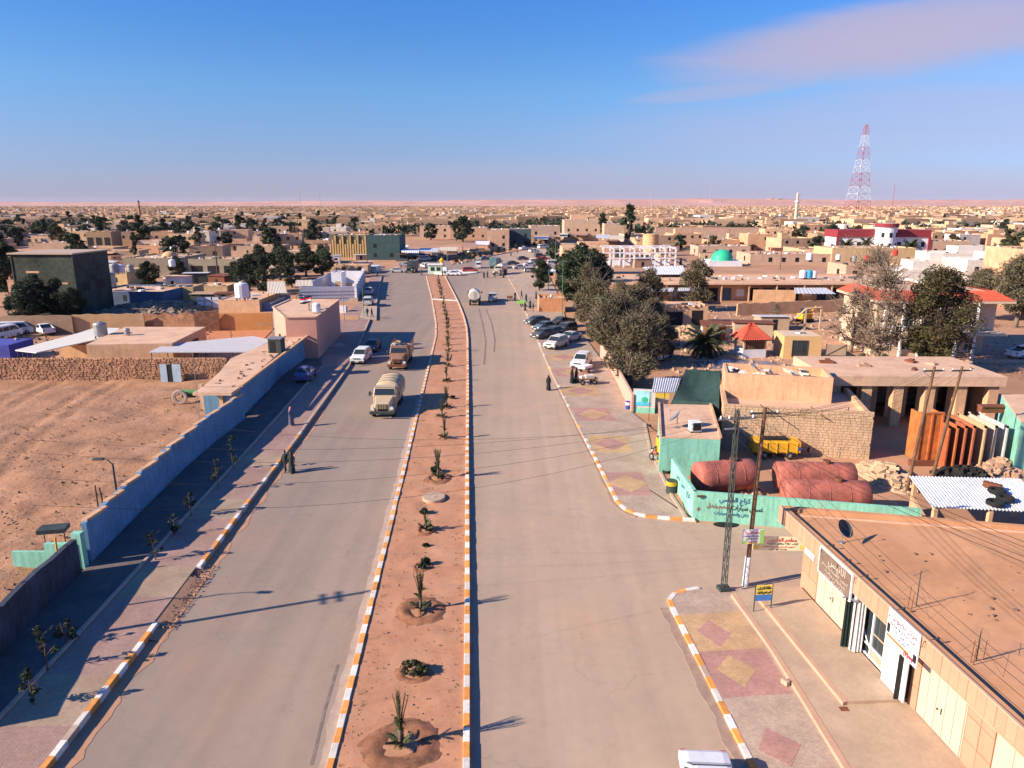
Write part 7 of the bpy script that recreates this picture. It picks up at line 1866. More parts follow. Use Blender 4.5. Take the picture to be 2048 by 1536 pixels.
for i, (u, v) in enumerate(((805, 520), (818, 516), (835, 515), (850, 511), (875, 508), (905, 505), (935, 503), (960, 499), (985, 491), (1010, 487), (1040, 484), (1075, 480))):
 p = P(u, v + 2); t = thing('market_stall', 'dark market stall in the row along the far side of the junction', 'stall', p, R.uniform(-.1, .1), 'market stalls along the junction')
 b = MB(); b.box(0, 0, 0, 4.2, 2.4, .9); o = b.build('counter', m_cloth, t); o.color = R.choice([(.05, .07, .08, 1), (.12, .08, .05, 1), (.03, .05, .06, 1)])
 b = MB(); b.box(0, .2, 2.4, 4.8, 3.0, .12); o = b.build('awning', m_cloth, t); o.color = R.choice([(.05, .09, .10, 1), (.10, .07, .05, 1), (.4, .35, .3, 1)])
 for s in (-1, 1): b = MB(); b.cyl((s * 2.1, -1.0, 0), (s * 2.1, -1.0, 2.45), .05); b.build('post', m_dsteel, t)
for i in range(18):
 f = i / 17; u = 912 + 205 * f; v = 527 - 44 * f ** .95
 t = tree('small dark shrub in the row on the far median', P(u, v - 1), 'far1', R.uniform(.35, .55), group='shrubs on the far median', name='shrub', cat='shrub')
for i in range(26):
 f = i / 25; u = 918 + 190 * f; v = 528 - 43 * f ** .95; p = P(u, v); o = MB().box(0, 0, 0, 1.6, .5, .35, 1.0).build('kerb_block', m_kwhite if i % 2 else m_kbare); o.location = p; tag(o, 'pale kerb block edging the far median', 'kerb block', 'kerb blocks of the far median')
# middle distance, left side
def roofpoly(name, label, cat, px, h, m, roof=m_roof, th=.18, openings=()):
 t, ring = boxed(name, label, cat, px, h, m, top=roof)
 return t, ring
sh = 3.05
t, ring = roofpoly('wall_shed', 'long low shed built along the blue wall, earth roof and rough edge', 'shed', [(480, 776), (562, 704), (640, 655), (596, 662), (530, 690), (462, 718), (440, 745), (405, 776)][:8], sh, m_bluewall)
c = t.location
near = P(442, 776, 0); 
for k, (u, v) in enumerate(((408, 826), (428, 832), (447, 838))):
 p = P(u, v) - c; p.z = 0
 b = MB(); b.bb(p.x - .18, p.x + .18, p.y - .18, p.y + .18, 0, sh - .1); b.build('porch_pillar', m_mud if k != 1 else m_white, t)
q0, q1 = P(405, 776, sh) - c, P(480, 776, sh) - c
b = MB(); b.bb(q0.x, q1.x, q0.y - 2.2, q0.y + .1, sh - .16, sh + .10); b.build('porch_roof', m_roof, t)
b = MB()
a_, e_ = P(482, 776, sh) - c, P(640, 655, sh) - c
d_ = e_ - a_; b.box((a_.x + e_.x) / 2, (a_.y + e_.y) / 2, sh + .1, d_.length, .3, .18, math.atan2(d_.y, d_.x)); b.build('roof_edge', m_mud, t)
for i in range(34):
 s = (i + .3) / 34; p = P(482, 776, sh).lerp(P(640, 655, sh), s) + Vector((-.3 - R.random() * 2.6, 0, .08)); o = MB().box(0, 0, 0, R.uniform(.2, .5), R.uniform(.15, .3), R.uniform(.08, .2), R.random() * 3).build('loose_block', m_rubble); o.location = p; tag(o, 'loose block lying on the long shed roof', 'block', 'loose blocks on the long shed roof')
p = P(550, 708, sh); t = thing('roof_cabin', 'dark grey cabin standing on the long shed roof', 'cabin', p, -.06); b = MB(); b.bb(-.75, .75, 0, 1.4, 0, 1.75); b.build('wall', m_dsteel, t); b = MB(); b.bb(-.85, .85, -.1, 1.5, 1.75, 1.83); b.build('lid', m_steel, t); b = MB(); b.bb(-.55, .1, -.02, .0, .05, 1.5); b.build('door', m_dark, t)
p = P(366, 812); t = thing('green_cart', 'green-topped cart with one large pale wheel at the end of the long shed', 'cart', p + Vector((0, 0, .35)), .1)
b = MB(); b.bb(-.2, 1.5, -.5, .5, 1.05, 1.25); b.build('green_top', mat('cart_green', (.12, .26, .10), var=.15), t)
lw_ = MB(); lw_.lathe([(.42, -.13), (.68, -.15), (.75, -.08), (.75, .08), (.68, .15), (.42, .13), (.42, -.13)], 22); lw_.v = [(x, z - .62, y + .75) for x, y, z in lw_.v]; lw_.build('wheel', m_kbare, t)
b = MB(); b.bb(.1, 1.4, -.35, .35, .6, 1.05); b.build('body', m_dsteel, t); b = MB(); b.tube([(-.2, 0, .9), (-1.3, .1, .5), (-1.9, .1, .45)], .05); b.build('shaft', m_rust, t)
A, B = P(-60, 766), P(452, 765); h_ = hgt(765, 716)
sw = thing('stone_wall', 'long wall of rough orange-brown stones closing the far side of the vacant lot', 'wall', A)
dd = B - A; rz_ = math.atan2(dd.y, dd.x); sw.rotation_euler = (0, 0, rz_); L_ = dd.length
b = MB(); b.bb(0, L_, 0, .4, -.1, h_ - .05); b.build('core', m_mud, sw)
rr = random.Random(77); st = MB(); z = .35; sb = MB(); sb.add([(-.5, 0, 0), (-.32, -.5, -.05), (.3, -.55, 0), (.5, 0, 0), (-.4, 0, 1), (-.22, -.45, .9), (.25, -.4, .95), (.42, 0, 1)], [(0, 1, 5, 4), (1, 2, 6, 5), (2, 3, 7, 6), (4, 5, 6, 7), (3, 2, 1, 0)]); stm = _mm(sb, 'stone', m_stone, False)
cnt = 0; rows = []
while z < h_:
 x = rr.random() * .3
 while x < L_:
  w = rr.uniform(.26, .62); rows.append((x, z + rr.uniform(-.07, .07), w, rr.uniform(.18, .25))); x += w + .03
 z += .235
rows.sort(key=lambda r_: -r_[1] - .02 * r_[0])
big = set(rr.sample(range(len(rows)), min(290, len(rows))))
for k, (x, z, w, hh) in enumerate(rows):
 if k in big: link_child(stm, 'stone', sw, (x + w / 2, .02, z), (0, 0, 0), (w, rr.uniform(.12, .26), hh))
 else:
  d1 = rr.uniform(.03, .13); st.add([(x, 0, z), (x + .04, -d1, z), (x + w - .04, -d1, z), (x + w, 0, z), (x, 0, z + hh), (x + .09, -d1 * .35, z + hh - .03), (x + w - .08, -d1 * .3, z + hh - .02), (x + w, 0, z + hh)], [(0, 1, 5, 4), (1, 2, 6, 5), (2, 3, 7, 6), (4, 5, 6, 7)])
o = st.build('small_stones', m_stone, sw); o['kind'] = 'stuff'
m_gate = mat('pale_blue_door', (.36, .45, .52), var=.1, streak=.2)
p = P(346, 768); t = thing('yard_gate', 'pale blue sheet door, one leaf ajar, in the rough stone wall', 'gate', p + Vector((0, -.25, .3)), 0)
b = MB(); b.bb(-1.2, -.42, 0, .08, 0, 2.05); b.build('leaf', m_gate, t); b = MB(); b.bb(.2, 1.15, 0, .08, 0, 2.05); b.build('leaf', m_gate, t); b = MB(); b.bb(-.42, .2, .04, .08, 0, 2.0); b.build('gap', m_dark, t)
t, ring = roofpoly('low_house', 'low house with a broad pale earth roof and dark shaded side behind the stone wall', 'house', [(172, 691), (344, 688), (411, 655), (250, 655)], 3.0, m_mud)
b = MB(); c = t.location; a_, e_ = ring[1], ring[2]; m1 = a_.lerp(e_, .62); b.box(m1.x + .05, m1.y, .1, .2, 1.6, 2.1, -.061); b.build('door', m_dark, t)
def flat_canopy(label, px, h, m, thk=.12, posts=5, name='canopy'):
 q = [P(u, v, h) for u, v in px]; c = sum(q, Vector()) / len(q); c.z = 0; t = thing(name, label, 'canopy', c)
 b = MB(); b.slab([p - c for p in q], thk); b.build('roof_sheet', m, t)
 n = len(q); k = 0
 for i in range(posts):
  s = i / (posts - 1); p = (q[0].lerp(q[1], s) - c) * .97; b = MB(); b.cyl((p.x, p.y, 0), (p.x, p.y, h - thk), .06, .06, 6); b.build('post', m_dsteel, t)
 return t
flat_canopy('long narrow white canopy roof slanting across the yard at the left', [(30, 700), (72, 705), (222, 672), (240, 656), (190, 655), (150, 668)], 2.6, mat('canopy_cream', (.62, .58, .52), var=.05, world=True))
flat_canopy('long grey-white canopy roof beside the orange courtyard', [(298, 704), (498, 703), (545, 680), (505, 672), (330, 688)], 2.7, mat('canopy_grey', (.48, .46, .47), var=.08, world=True), posts=7)
water_tank('rusty square-shouldered steel tank on the end of the slanting canopy', P(203, 676, 2.6), 'steel', 1.25)
water_tank('small dark tank on the low house roof', P(255, 672, 3.0) + Vector((0, 0, .1)), 'steel', .55)
px_poly('courtyard_floor', [(405, 662), (545, 660), (515, 690), (390, 690)], .08, mat('courtyard_orange', (.52, .20, .09), var=.12, sc=.8, world=True))
ow = wall_run([P(441, 661), P(546, 659)], hgt(660, 626), -.3, mat('orange_wall', (.56, .26, .09), var=.12, sc=.6, world=True, streak=.1), 'wall'); tag(ow, 'orange rendered wall behind the little courtyard', 'wall')
ow = wall_run([P(392, 664), P(441, 662)], hgt(662, 622), -.3, m_stone, 'wall', jag=.3, seed=5); tag(ow, 'brown patched mud wall left of the orange wall', 'wall')
dp = thing('dry_sapling', 'leafless sapling in the orange courtyard', 'sapling', P(463, 684)); b = MB(); b.tube([(0, 0, 0), (.1, 0, 1.2), (0, 0, 2.2)], [.06, .04, .02], 5); [b.tube([(0, 0, .8 + k * .25), (.5 * math.cos(k * 2), .4 * math.sin(k * 2), 1.3 + k * .25)], [.02, .01], 3) for k in range(5)]; b.build('trunk', m_bark, dp)
ow = wall_run([P(-60, 668), P(150, 666)], 2.9, -.35, mat('tan_shade_wall', (.30, .19, .12), var=.15, world=True), 'wall', jag=.15, seed=6); tag(ow, 'old tan wall with painted shade at the left edge behind the parked vans', 'wall')  # darker copy of the tan wall colour, shade painted in
ow = wall_run([P(150, 665), P(292, 662)], 3.0, -.35, mat('tan_wall', (.50, .31, .16), var=.15, sc=.7, world=True), 'wall', jag=.2, seed=7); tag(ow, 'old tan wall behind the slanting white canopy', 'wall')
ow = wall_run([P(292, 660), P(395, 660)], 2.9, -.4, m_stone, 'wall', jag=.5, seed=9); tag(ow, 'ruined dark stone wall behind the low house', 'wall')
ph = 5.6
ring_px = [(570, 637), (632, 636), (678, 601), (580, 601), (546, 616)]
t, ring = roofpoly('pink_building', 'two-storey pink building with a deep flat roof overhanging the shaded street', 'building', ring_px, ph, mat('pink_render', (.55, .28, .21), var=.08, world=True), m_roof)
bx = t
b = MB()
for a_, e_ in zip(ring, ring[1:] + ring[:1]):
 d_ = e_ - a_; b.box((a_.x + e_.x) / 2, (a_.y + e_.y) / 2, ph + .10, d_.length, .3, .12, math.atan2(d_.y, d_.x))
b.build('roof_rim', m_roof, t)
W0 = ring[0].lerp(ring[4], .5); b = MB(); b.box(W0.x, W0.y - .05, .9, .7, .3, 1.8, math.atan2((ring[4] - ring[0]).y, (ring[4] - ring[0]).x)); b.build('window', m_dark, t)
dish('black satellite dish on the pink building roof', P(617, 622, ph) + Vector((0, 0, .1)), 2.6, 1.5)
t = thing('flagpole', 'short flagpole with a small red, white and black striped flag on the pink building', 'flagpole', P(624, 628, ph) + Vector((0, 0, .1))); b = MB(); b.cyl((0, 0, 0), (0, 0, 2.2), .04); b.build('pole', m_steel, t)
for k, m_ in enumerate((m_sred, m_swhite, m_dark)):
 b = MB(); vs = [(-1.5 * i / 6, .06 * math.sin(i), 2.15 - k * .22 - .25 * i / 6) for i in range(7)]; vs += [(x, y, z - .22) for x, y, z in vs]; vs += [(x, y + .01, z) for x, y, z in vs]; b.add(vs, [(i, i + 1, i + 8, i + 7) for i in range(6)] + [(14 + i + 7, 14 + i + 8, 14 + i + 1, 14 + i) for i in range(6)]); b.build('flag_stripe', m_, t)
water_tank('small white tank at the edge of the pink building roof', P(634, 628, ph) + Vector((0, 0, .1)), 'white', .8)
p = P(643, 692); t = thing('shop_porch', 'small lit porch with steps sticking out of the shaded street wall', 'porch', p, -.06)
for k in range(3):
 b = MB(); b.bb(.5 + k * .4, .9 + k * .4, -1.2, .6, 0, .55 - k * .18 + zk * .5); b.build('step', m_concrete, t)
for s in (-1.2, .5):
 b = MB(); b.bb(.2, .5, s - .12, s + .12, 0, 2.6); b.build('pillar', m_white, t)
b = MB(); b.bb(-.8, .8, -1.5, .9, 2.6, 2.8); b.build('porch_roof', m_rust, t)
b = MB(); b.bb(-.5, .5, .95, 1.1, .1, 2.5); b.build('door', m_dark, t)
px_poly('lit_step', [(655, 686), (685, 685), (690, 693), (655, 694)], zk + .10, m_kbare)
ml = mat('lilac_wall', (.40, .385, .47), var=.1, world=True, streak=.15)
lh = hgt(604, 574)
cA, cB, cC, cD = P(601, 604), P(710, 602), P(727, 566), P(668, 566)
t = thing('compound', 'walled compound with lilac and white striped outer walls beside the street', 'compound', cA)
wall_run([cB, cA], lh, .3, ml, 'wall', t); wall_run([cC, cB], lh, .3, mat('pale_lilac', (.55, .53, .60), var=.15, world=True, streak=.2), 'wall', t)
wall_run([cC, cD], lh, .3, m_white, 'wall', t); wall_run([cD, cA], lh, .3, ml, 'wall', t)
for k in range(7):
 p = cB.lerp(cC, k / 6) - t.location; b = MB(); b.bb(p.x - .3, p.x + .5, p.y - .3, p.y + .3, 0, lh + .5); b.build('pier', m_white, t)
p = cB - t.location; b = MB(); b.bb(p.x - 1.0, p.x + .8, p.y - .9, p.y - .3, 0, .7); b.build('pier_base', m_kbare, t)
b = MB()
for k in range(3):
 z = .7 + k * .7; p0_, p1_ = cA - t.location, cB - t.location; b.box((p0_.x + p1_.x) / 2, (p0_.y + p1_.y) / 2 - .33, z, (p1_ - p0_).length, .06, .12, math.atan2((p1_ - p0_).y, (p1_ - p0_).x))
b.build('rail', m_steel, t)
t = facing_block('gate_house', 'small white gate house inside the lilac compound', 'building', 664, 684, 580, 545, 5, m_white, parapet=.2, roof=m_white); opening(t, .3, .1, 1.2, 2.0, m_mud)
px_poly('kerb_strip', [(719, 638), (753, 638), (754, 612), (727, 612)], zk + .05, m_kbare)
t = facing_block('street_box', 'white cabinet at the corner of the pink building', 'cabinet', 677, 692, 626, 612, 1.5, m_white, parapet=.05)
tag(wall_run([P(677, 641), P(718, 641)], .9, -.3, m_mud, 'wall'), 'low tan wall at the far end of the big street shadow', 'wall')
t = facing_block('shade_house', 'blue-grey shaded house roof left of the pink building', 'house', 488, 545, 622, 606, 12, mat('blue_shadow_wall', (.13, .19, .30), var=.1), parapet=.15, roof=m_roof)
t = facing_block('side_house', 'house with a pale roof and a white roof tank left of the trees', 'house', 438, 520, 624, 600, 14, m_mud, parapet=.15)
water_tank('tall white tank on the roof left of the trees', P(485, 600, 3.4), 'white', 1.8)
water_tank('dark tank beside the tall white one left of the trees', P(494, 598, 3.4), 'steel', 1.0)
for i, (px, lb) in enumerate((([(535, 587), (574, 586), (568, 563), (534, 563)], 'cream corrugated roof, left one of the pair among the trees'), ([(590, 572), (626, 572), (624, 560), (592, 560)], 'cream corrugated roof, right one of the pair among the trees'))):
 canopy(lb, px, 3.2, mat('corr_cream', (.58, .50, .40), var=.08), 12, None, 'shed_roof')
m_dk = mat('dark_hall_wall', (.045, .052, .042), var=.5, sc=.25, world=True, rough=.9)  # darkness of the shaded face is put into the wall colour
def big_hall():
 A, B = P(36, 636), P(166, 634); h = hgt(635, 506)
 t = thing('great_hall', 'very large hall, wall shade painted in dark green, thin pale roof edge, at the left', 'hall', (A + B) / 2, -.03)
 w = (B - A).length
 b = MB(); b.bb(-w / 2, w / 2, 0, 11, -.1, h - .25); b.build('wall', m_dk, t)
 b = MB(); b.bb(-w / 2 - .4, w / 2 + .4, -.4, 11.4, h - .25, h); b.build('roof', m_kbare, t)
 for i in range(2):
  b = MB(); x = -w / 2 + w * i; b.bb(x - .12, x + .12, -.12, 0, 0, h - .3); b.build('pilaster', m_dk, t)
 for i in range(2):
  y = 3 + i * 5; b = MB(); b.bb(w / 2, w / 2 + .05, y - 1, y + 1, 4.5, 6.2); b.build('window', m_dark, t)
 for k, (x, z) in enumerate(((-2, 8.0), (3, 6.0))):
  b = MB(); b.bb(x - 1.2, x + 1.2, -.06, -.01, z, z + .35); b.build('vent', m_mud, t)
 return t
big_hall()
for i, (u0, u1, vb, vt, d_, col_, lb, kk) in enumerate((
 (193, 257, 573, 541, 9, (.58, .40, .20), 'small cream-tan room with two tiny windows right of the dark hall', 2),
 (266, 300, 545, 511, 9, (.56, .36, .18), 'tan house front left of the domed roof', 1),
 (250, 360, 553, 516, 20, (.30, .24, .18), 'flat house carrying the low tan dome', 0),
 (380, 478, 560, 518, 10, (.33, .27, .19), 'half-built house with dark wide openings at the left', 9),
 (385, 455, 588, 572, 8, (.52, .36, .20), 'low tan house below the half-built one', 0),
 (330, 388, 602, 574, 6, (.55, .38, .19), 'lit tan gable wall beside the stone heap', 0),
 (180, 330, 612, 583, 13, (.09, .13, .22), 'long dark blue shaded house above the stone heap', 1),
 (0, 38, 580, 512, 12, (.52, .32, .20), 'tan house at the left edge beside the dark hall', 1),
 (22, 62, 612, 560, 7, (.50, .28, .20), 'pinkish house half hidden by trees at the left edge', 0),
 (395, 440, 618, 600, 5, (.34, .34, .38), 'grey house with three white sheet shutters', 3),
 (176, 225, 500, 463, 10, (.32, .22, .13), 'dark three-bay house rising over the left rooftops', 9),
 (60, 180, 498, 486, 14, (.45, .30, .2), 'long low tan roofs behind the dark hall', 0),
 (480, 560, 540, 515, 12, (.38, .27, .2), 'wide brown roof behind the left trees', 2),
 (560, 640, 528, 502, 12, (.40, .28, .2), 'brown roof left of the ribbed block', 2),
 (475, 560, 512, 492, 14, (.45, .31, .21), 'tan house far behind the left trees', 2),
 (320, 400, 512, 494, 14, (.36, .25, .18), 'brown house above the domed roof', 2))):
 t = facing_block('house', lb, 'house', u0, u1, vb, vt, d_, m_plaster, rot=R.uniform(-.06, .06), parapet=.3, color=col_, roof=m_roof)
 W_, H_ = t['_w'], t['_h']
 if kk == 9:
  for k in range(3): opening(t, -W_ / 2 + (k + .5) * W_ / 3, H_ * .18, W_ / 3 * .72, H_ * .5, m_dark, name='opening')
 elif kk == 3:
  for k in range(3): opening(t, -W_ / 2 + (k + .5) * W_ / 3, .3, W_ / 3 * .8, 2.0, m_corr, name='shutter')
 else:
  for k in range(kk): opening(t, -W_ / 2 + (k + .6) * W_ / max(kk, 1) * .8, 1.0, .8, 1.2, m_dark)
 if i == 2:
  b = MB(); r_ = (P(324, 545) - P(299, 545)).x / 2 * 1.15; b.lathe([(r_, 0), (r_, .5), (r_ * .93, r_ * .35), (r_ * .7, r_ * .62), (r_ * .35, r_ * .78), (0, r_ * .82)], 22, (W_ * .1, 9, H_ - .4)); o = b.build('dome', m_plaster, t, smooth=True); o.color = (.58, .36, .18, 1)
for i, (u, v, h, k, s) in enumerate(((230, 549, 3.6, 'steel', 1.5), (243, 548, 3.6, 'white', 1.3), (262, 546, 3.6, 'steel', 1.2), (348, 503, 4.5, 'white', 1.6), (220, 578, 3, 'steel', 2.0), (345, 535, 4.0, 'white', 1.2))):
 water_tank(('large steel roof tank above the small cream-tan room', 'white roof tank above the small cream-tan room', 'grey roof tank right of the white one above the cream-tan room', 'white cube-like tank right of the low dome', 'grey steel tank on the dark blue shaded house', 'white tank below the low dome')[i], P(u, v, h), k, s)
G = 'dark trees in the gardens on the left'
TLs = [((500, 585), 'dark1', 1.29, 'leftmost of the tall ones among the corrugated roofs'), ((528, 590), 'dark2', 1.16, 'slim one in front of the cream corrugated roofs'), ((560, 560), 'dark1', 1.50, 'biggest of the clump, behind the cream roofs'), ((585, 575), 'dark2', 1.09, 'slim one right of the left cream roof'), ((612, 552), 'dark1', 1.36, 'broad one left of the tan gable'), ((645, 556), 'dark1', 1.36, 'rightmost of the clump beside the white compound wall'), ((520, 555), 'dark1', 1.36, 'rear one over the brown roof'), ((470, 575), 'dark2', 0.82, 'small one at the half-built house'),
 ((22, 600), 'dark1', 1.77, 'big one at the left edge before the dark hall'), ((45, 650), 'dark1', 1.02, 'lower one at the left edge'), ((8, 560), 'dark1', 1.90, 'tall one right on the left edge'), ((172, 560), 'dark2', 1.22, 'between the dark hall and the cream-tan room'), ((60, 645), 'tam3', 0.88, 'greyish one below the pinkish house'), ((78, 640), 'dark1', 1.2, 'small one against the dark hall'), ((118, 640), 'dark2', 0.95, 'thin one against the middle of the dark hall'), ((150, 640), 'dark1', 0.85, 'low one at the foot of the dark hall'), ((300, 580), 'dark1', 1.02, 'one beside the dark blue shaded house'), ((355, 560), 'dark1', 0.95, 'one below the low dome')]
for uv, k, s, lb in TLs: tree('dark tree, ' + lb, P(*uv), k, s, group=G)
for i, uv in enumerate(((35, 668), (12, 676), (90, 668))):
 make_car('van' if i != 2 else 'pickup', ('white van parked by the shade-painted tan wall at the left edge', 'white van half out of the frame at the left', 'white pickup before the shade-painted tan wall')[i], 'van' if i != 2 else 'pickup truck', P(*uv), .4 + i, (.62, .62, .66), name='parked_van' if i != 2 else 'parked_pickup')
t = facing_block('blue_tent', 'dark blue sheet shelter at the left edge', 'shelter', -60, 22, 722, 690, 5, mat('blue_sheet', (.05, .06, .28), var=.2), parapet=.05, roof=mat('blue_sheet2', (.06, .07, .32), var=.2))
t = facing_block('yard_room', 'tan room half under the slanting white canopy', 'room', 120, 200, 716, 690, 4, m_mud, parapet=.1)
heap('scrap and stones in the yard at the left edge', 55, 655, 60, 7, .8, 120, 11, m_rubble)
def yard_pt(u0, u1, v0, v1):
 def f(rr):
  u, v = rr.uniform(u0, u1), rr.uniform(v0, v1)
  for xa, xb, ya, yb, *_ in RECTS:
   p = P(u, v)
   if xa < p.x < xb and ya < p.y < yb: return None
  return P(u, v)[:2]
 return f
pebbles('yard_debris', 'stones, scrap and debris strewn over the open ground right of the tamarisks', yard_pt(1345, 1760, 612, 750), 2600, .05, .55, .02, m_rubble, 31)
pebbles('yard_debris', 'stones and dark rubbish on the dirt road right of the villa', yard_pt(1900, 2100, 630, 760), 500, .05, .3, .04, m_pebble, 32)
pebbles('yard_debris', 'rubbish between the low walls on the left', yard_pt(0, 440, 560, 720), 1500, .08, .6, .02, m_pebble, 33)
pebbles('yard_debris', 'grit and rubbish under the tamarisks', yard_pt(1190, 1345, 640, 800), 700, .03, .2, .03, m_pebble, 34)
# the town spreading to the horizon
RT = random.Random(2024)
def vlim(u):
 """nearest row of the photograph where generated houses may stand"""
 pts = [(-900, 505), (0, 505), (180, 500), (190, 540), (330, 545), (470, 530), (560, 512), (640, 505), (700, 480), (800, 468), (900, 462), (1000, 455), (1120, 447), (1190, 448), (1200, 468), (1310, 500), (1420, 512), (1700, 535), (1900, 545), (2300, 545), (3000, 545)]
 for (a, b_), (c, d) in zip(pts, pts[1:]):
  if a <= u <= c: return b_ + (d - b_) * (u - a) / (c - a)
 return 490
lots = []
RECTS.extend([(P(1206, 535).x, P(1350, 535).x, P(0, 535).y, P(0, 535).y + 10, 1206, 1350, 535, 496), (P(1128, 560).x, P(1200, 560).x, P(0, 560).y, P(0, 560).y + 26, 1128, 1240, 560, 480), (P(1672, 510).x, P(1855, 510).x, P(0, 510).y, P(0, 510).y + 13, 1672, 1855, 510, 455), (P(1287, 512).x, P(1316, 512).x, P(0, 512).y, P(0, 512).y + 5, 1287, 1316, 512, 468), (P(1575, 452).x, P(1610, 452).x, P(0, 452).y, P(0, 452).y + 20, 1580, 1608, 452, 430)])
def blocked(x, y, u, v):
 vt_ = pix((x, y - 6, 4.0))[1]; uw = 8 * FPX / y
 for xa, xb, ya, yb, u0, u1, vb, vt in RECTS:
  if xa - 9 < x < xb + 9 and ya - 9 < y < yb + 9: return True
  if u0 - uw < u < u1 + uw and v > vb and vt_ < vb - .35 * (vb - vt): return True
 return False
rot = math.radians(4)
ca_, sa_ = math.cos(rot), math.sin(rot)
gx, gy = 15.5, 17.0
for j in range(8, 150):
 for i in range(-115, 130):
  if j % 4 == 3 and RT.random() < .85: continue         # cross streets
  if i % 7 == 6 and RT.random() < .8: continue
  x0_, y0_ = i * gx + RT.uniform(-2.5, 2.5), j * gy + RT.uniform(-2.5, 2.5)
  x = x0_ * ca_ - y0_ * sa_ * .4; y = y0_
  u, v = pix((x, y, 0))
  if u < -60 or u > 2110: continue
  if v > vlim(u): continue
  if blocked(x, y, u, v): continue
  if RT.random() < .10 + (.12 if y > 1200 else 0): continue
  lots.append((y, x, y, u, v))
lots.sort()
WALLC = [(.60, .385, .235), (.57, .35, .21), (.63, .43, .28), (.46, .28, .17), (.64, .46, .33), (.60, .33, .19), (.66, .57, .48), (.44, .27, .16), (.62, .40, .24)]
CN = ['sand-coloured', 'sand-coloured', 'pale tan', 'brown-tan', 'pale tan', 'orange-tan', 'whitish', 'brown-tan', 'sand-coloured']
winm = MB(); winm.bb(-.55, .55, -.03, .04, 0, 1.25); winmesh = _mm(winm, 'window', m_dark, False)
dorm = MB(); dorm.bb(-.55, .55, -.03, .04, 0, 2.1); dormesh = [_mm(dorm, 'door', mat('house_door_blue', (.10, .20, .24), var=.1), False), _mm(dorm, 'door', mat('house_door_brown', (.12, .06, .035), var=.1), False)]
def house_geo(b, w, d, h, par, stair, second, rr, ox=0, oy=0, oz=0, rz=0):
 M4 = Matrix.Translation((ox, oy, oz)) @ Matrix.Rotation(rz, 4, 'Z'); b.M = M4
 b.bb(-w / 2, w / 2, -d / 2, d / 2, -1, h)
 b.M = None
def ZN(u):
 for a, s_ in ((110, 'at the left edge'), (240, 'left of the brown minaret'), (330, 'under the brown minaret'), (560, 'right of the brown minaret'), (700, 'under the thin left masts'), (1000, 'straight behind the junction'), (1200, 'beyond the road bend'), (1400, 'round the big round tank'), (1560, 'by the palm grove'), (1660, 'under the pale minaret'), (1880, 'under the radio tower')):
  if u < a: return s_
 return 'at the right edge'
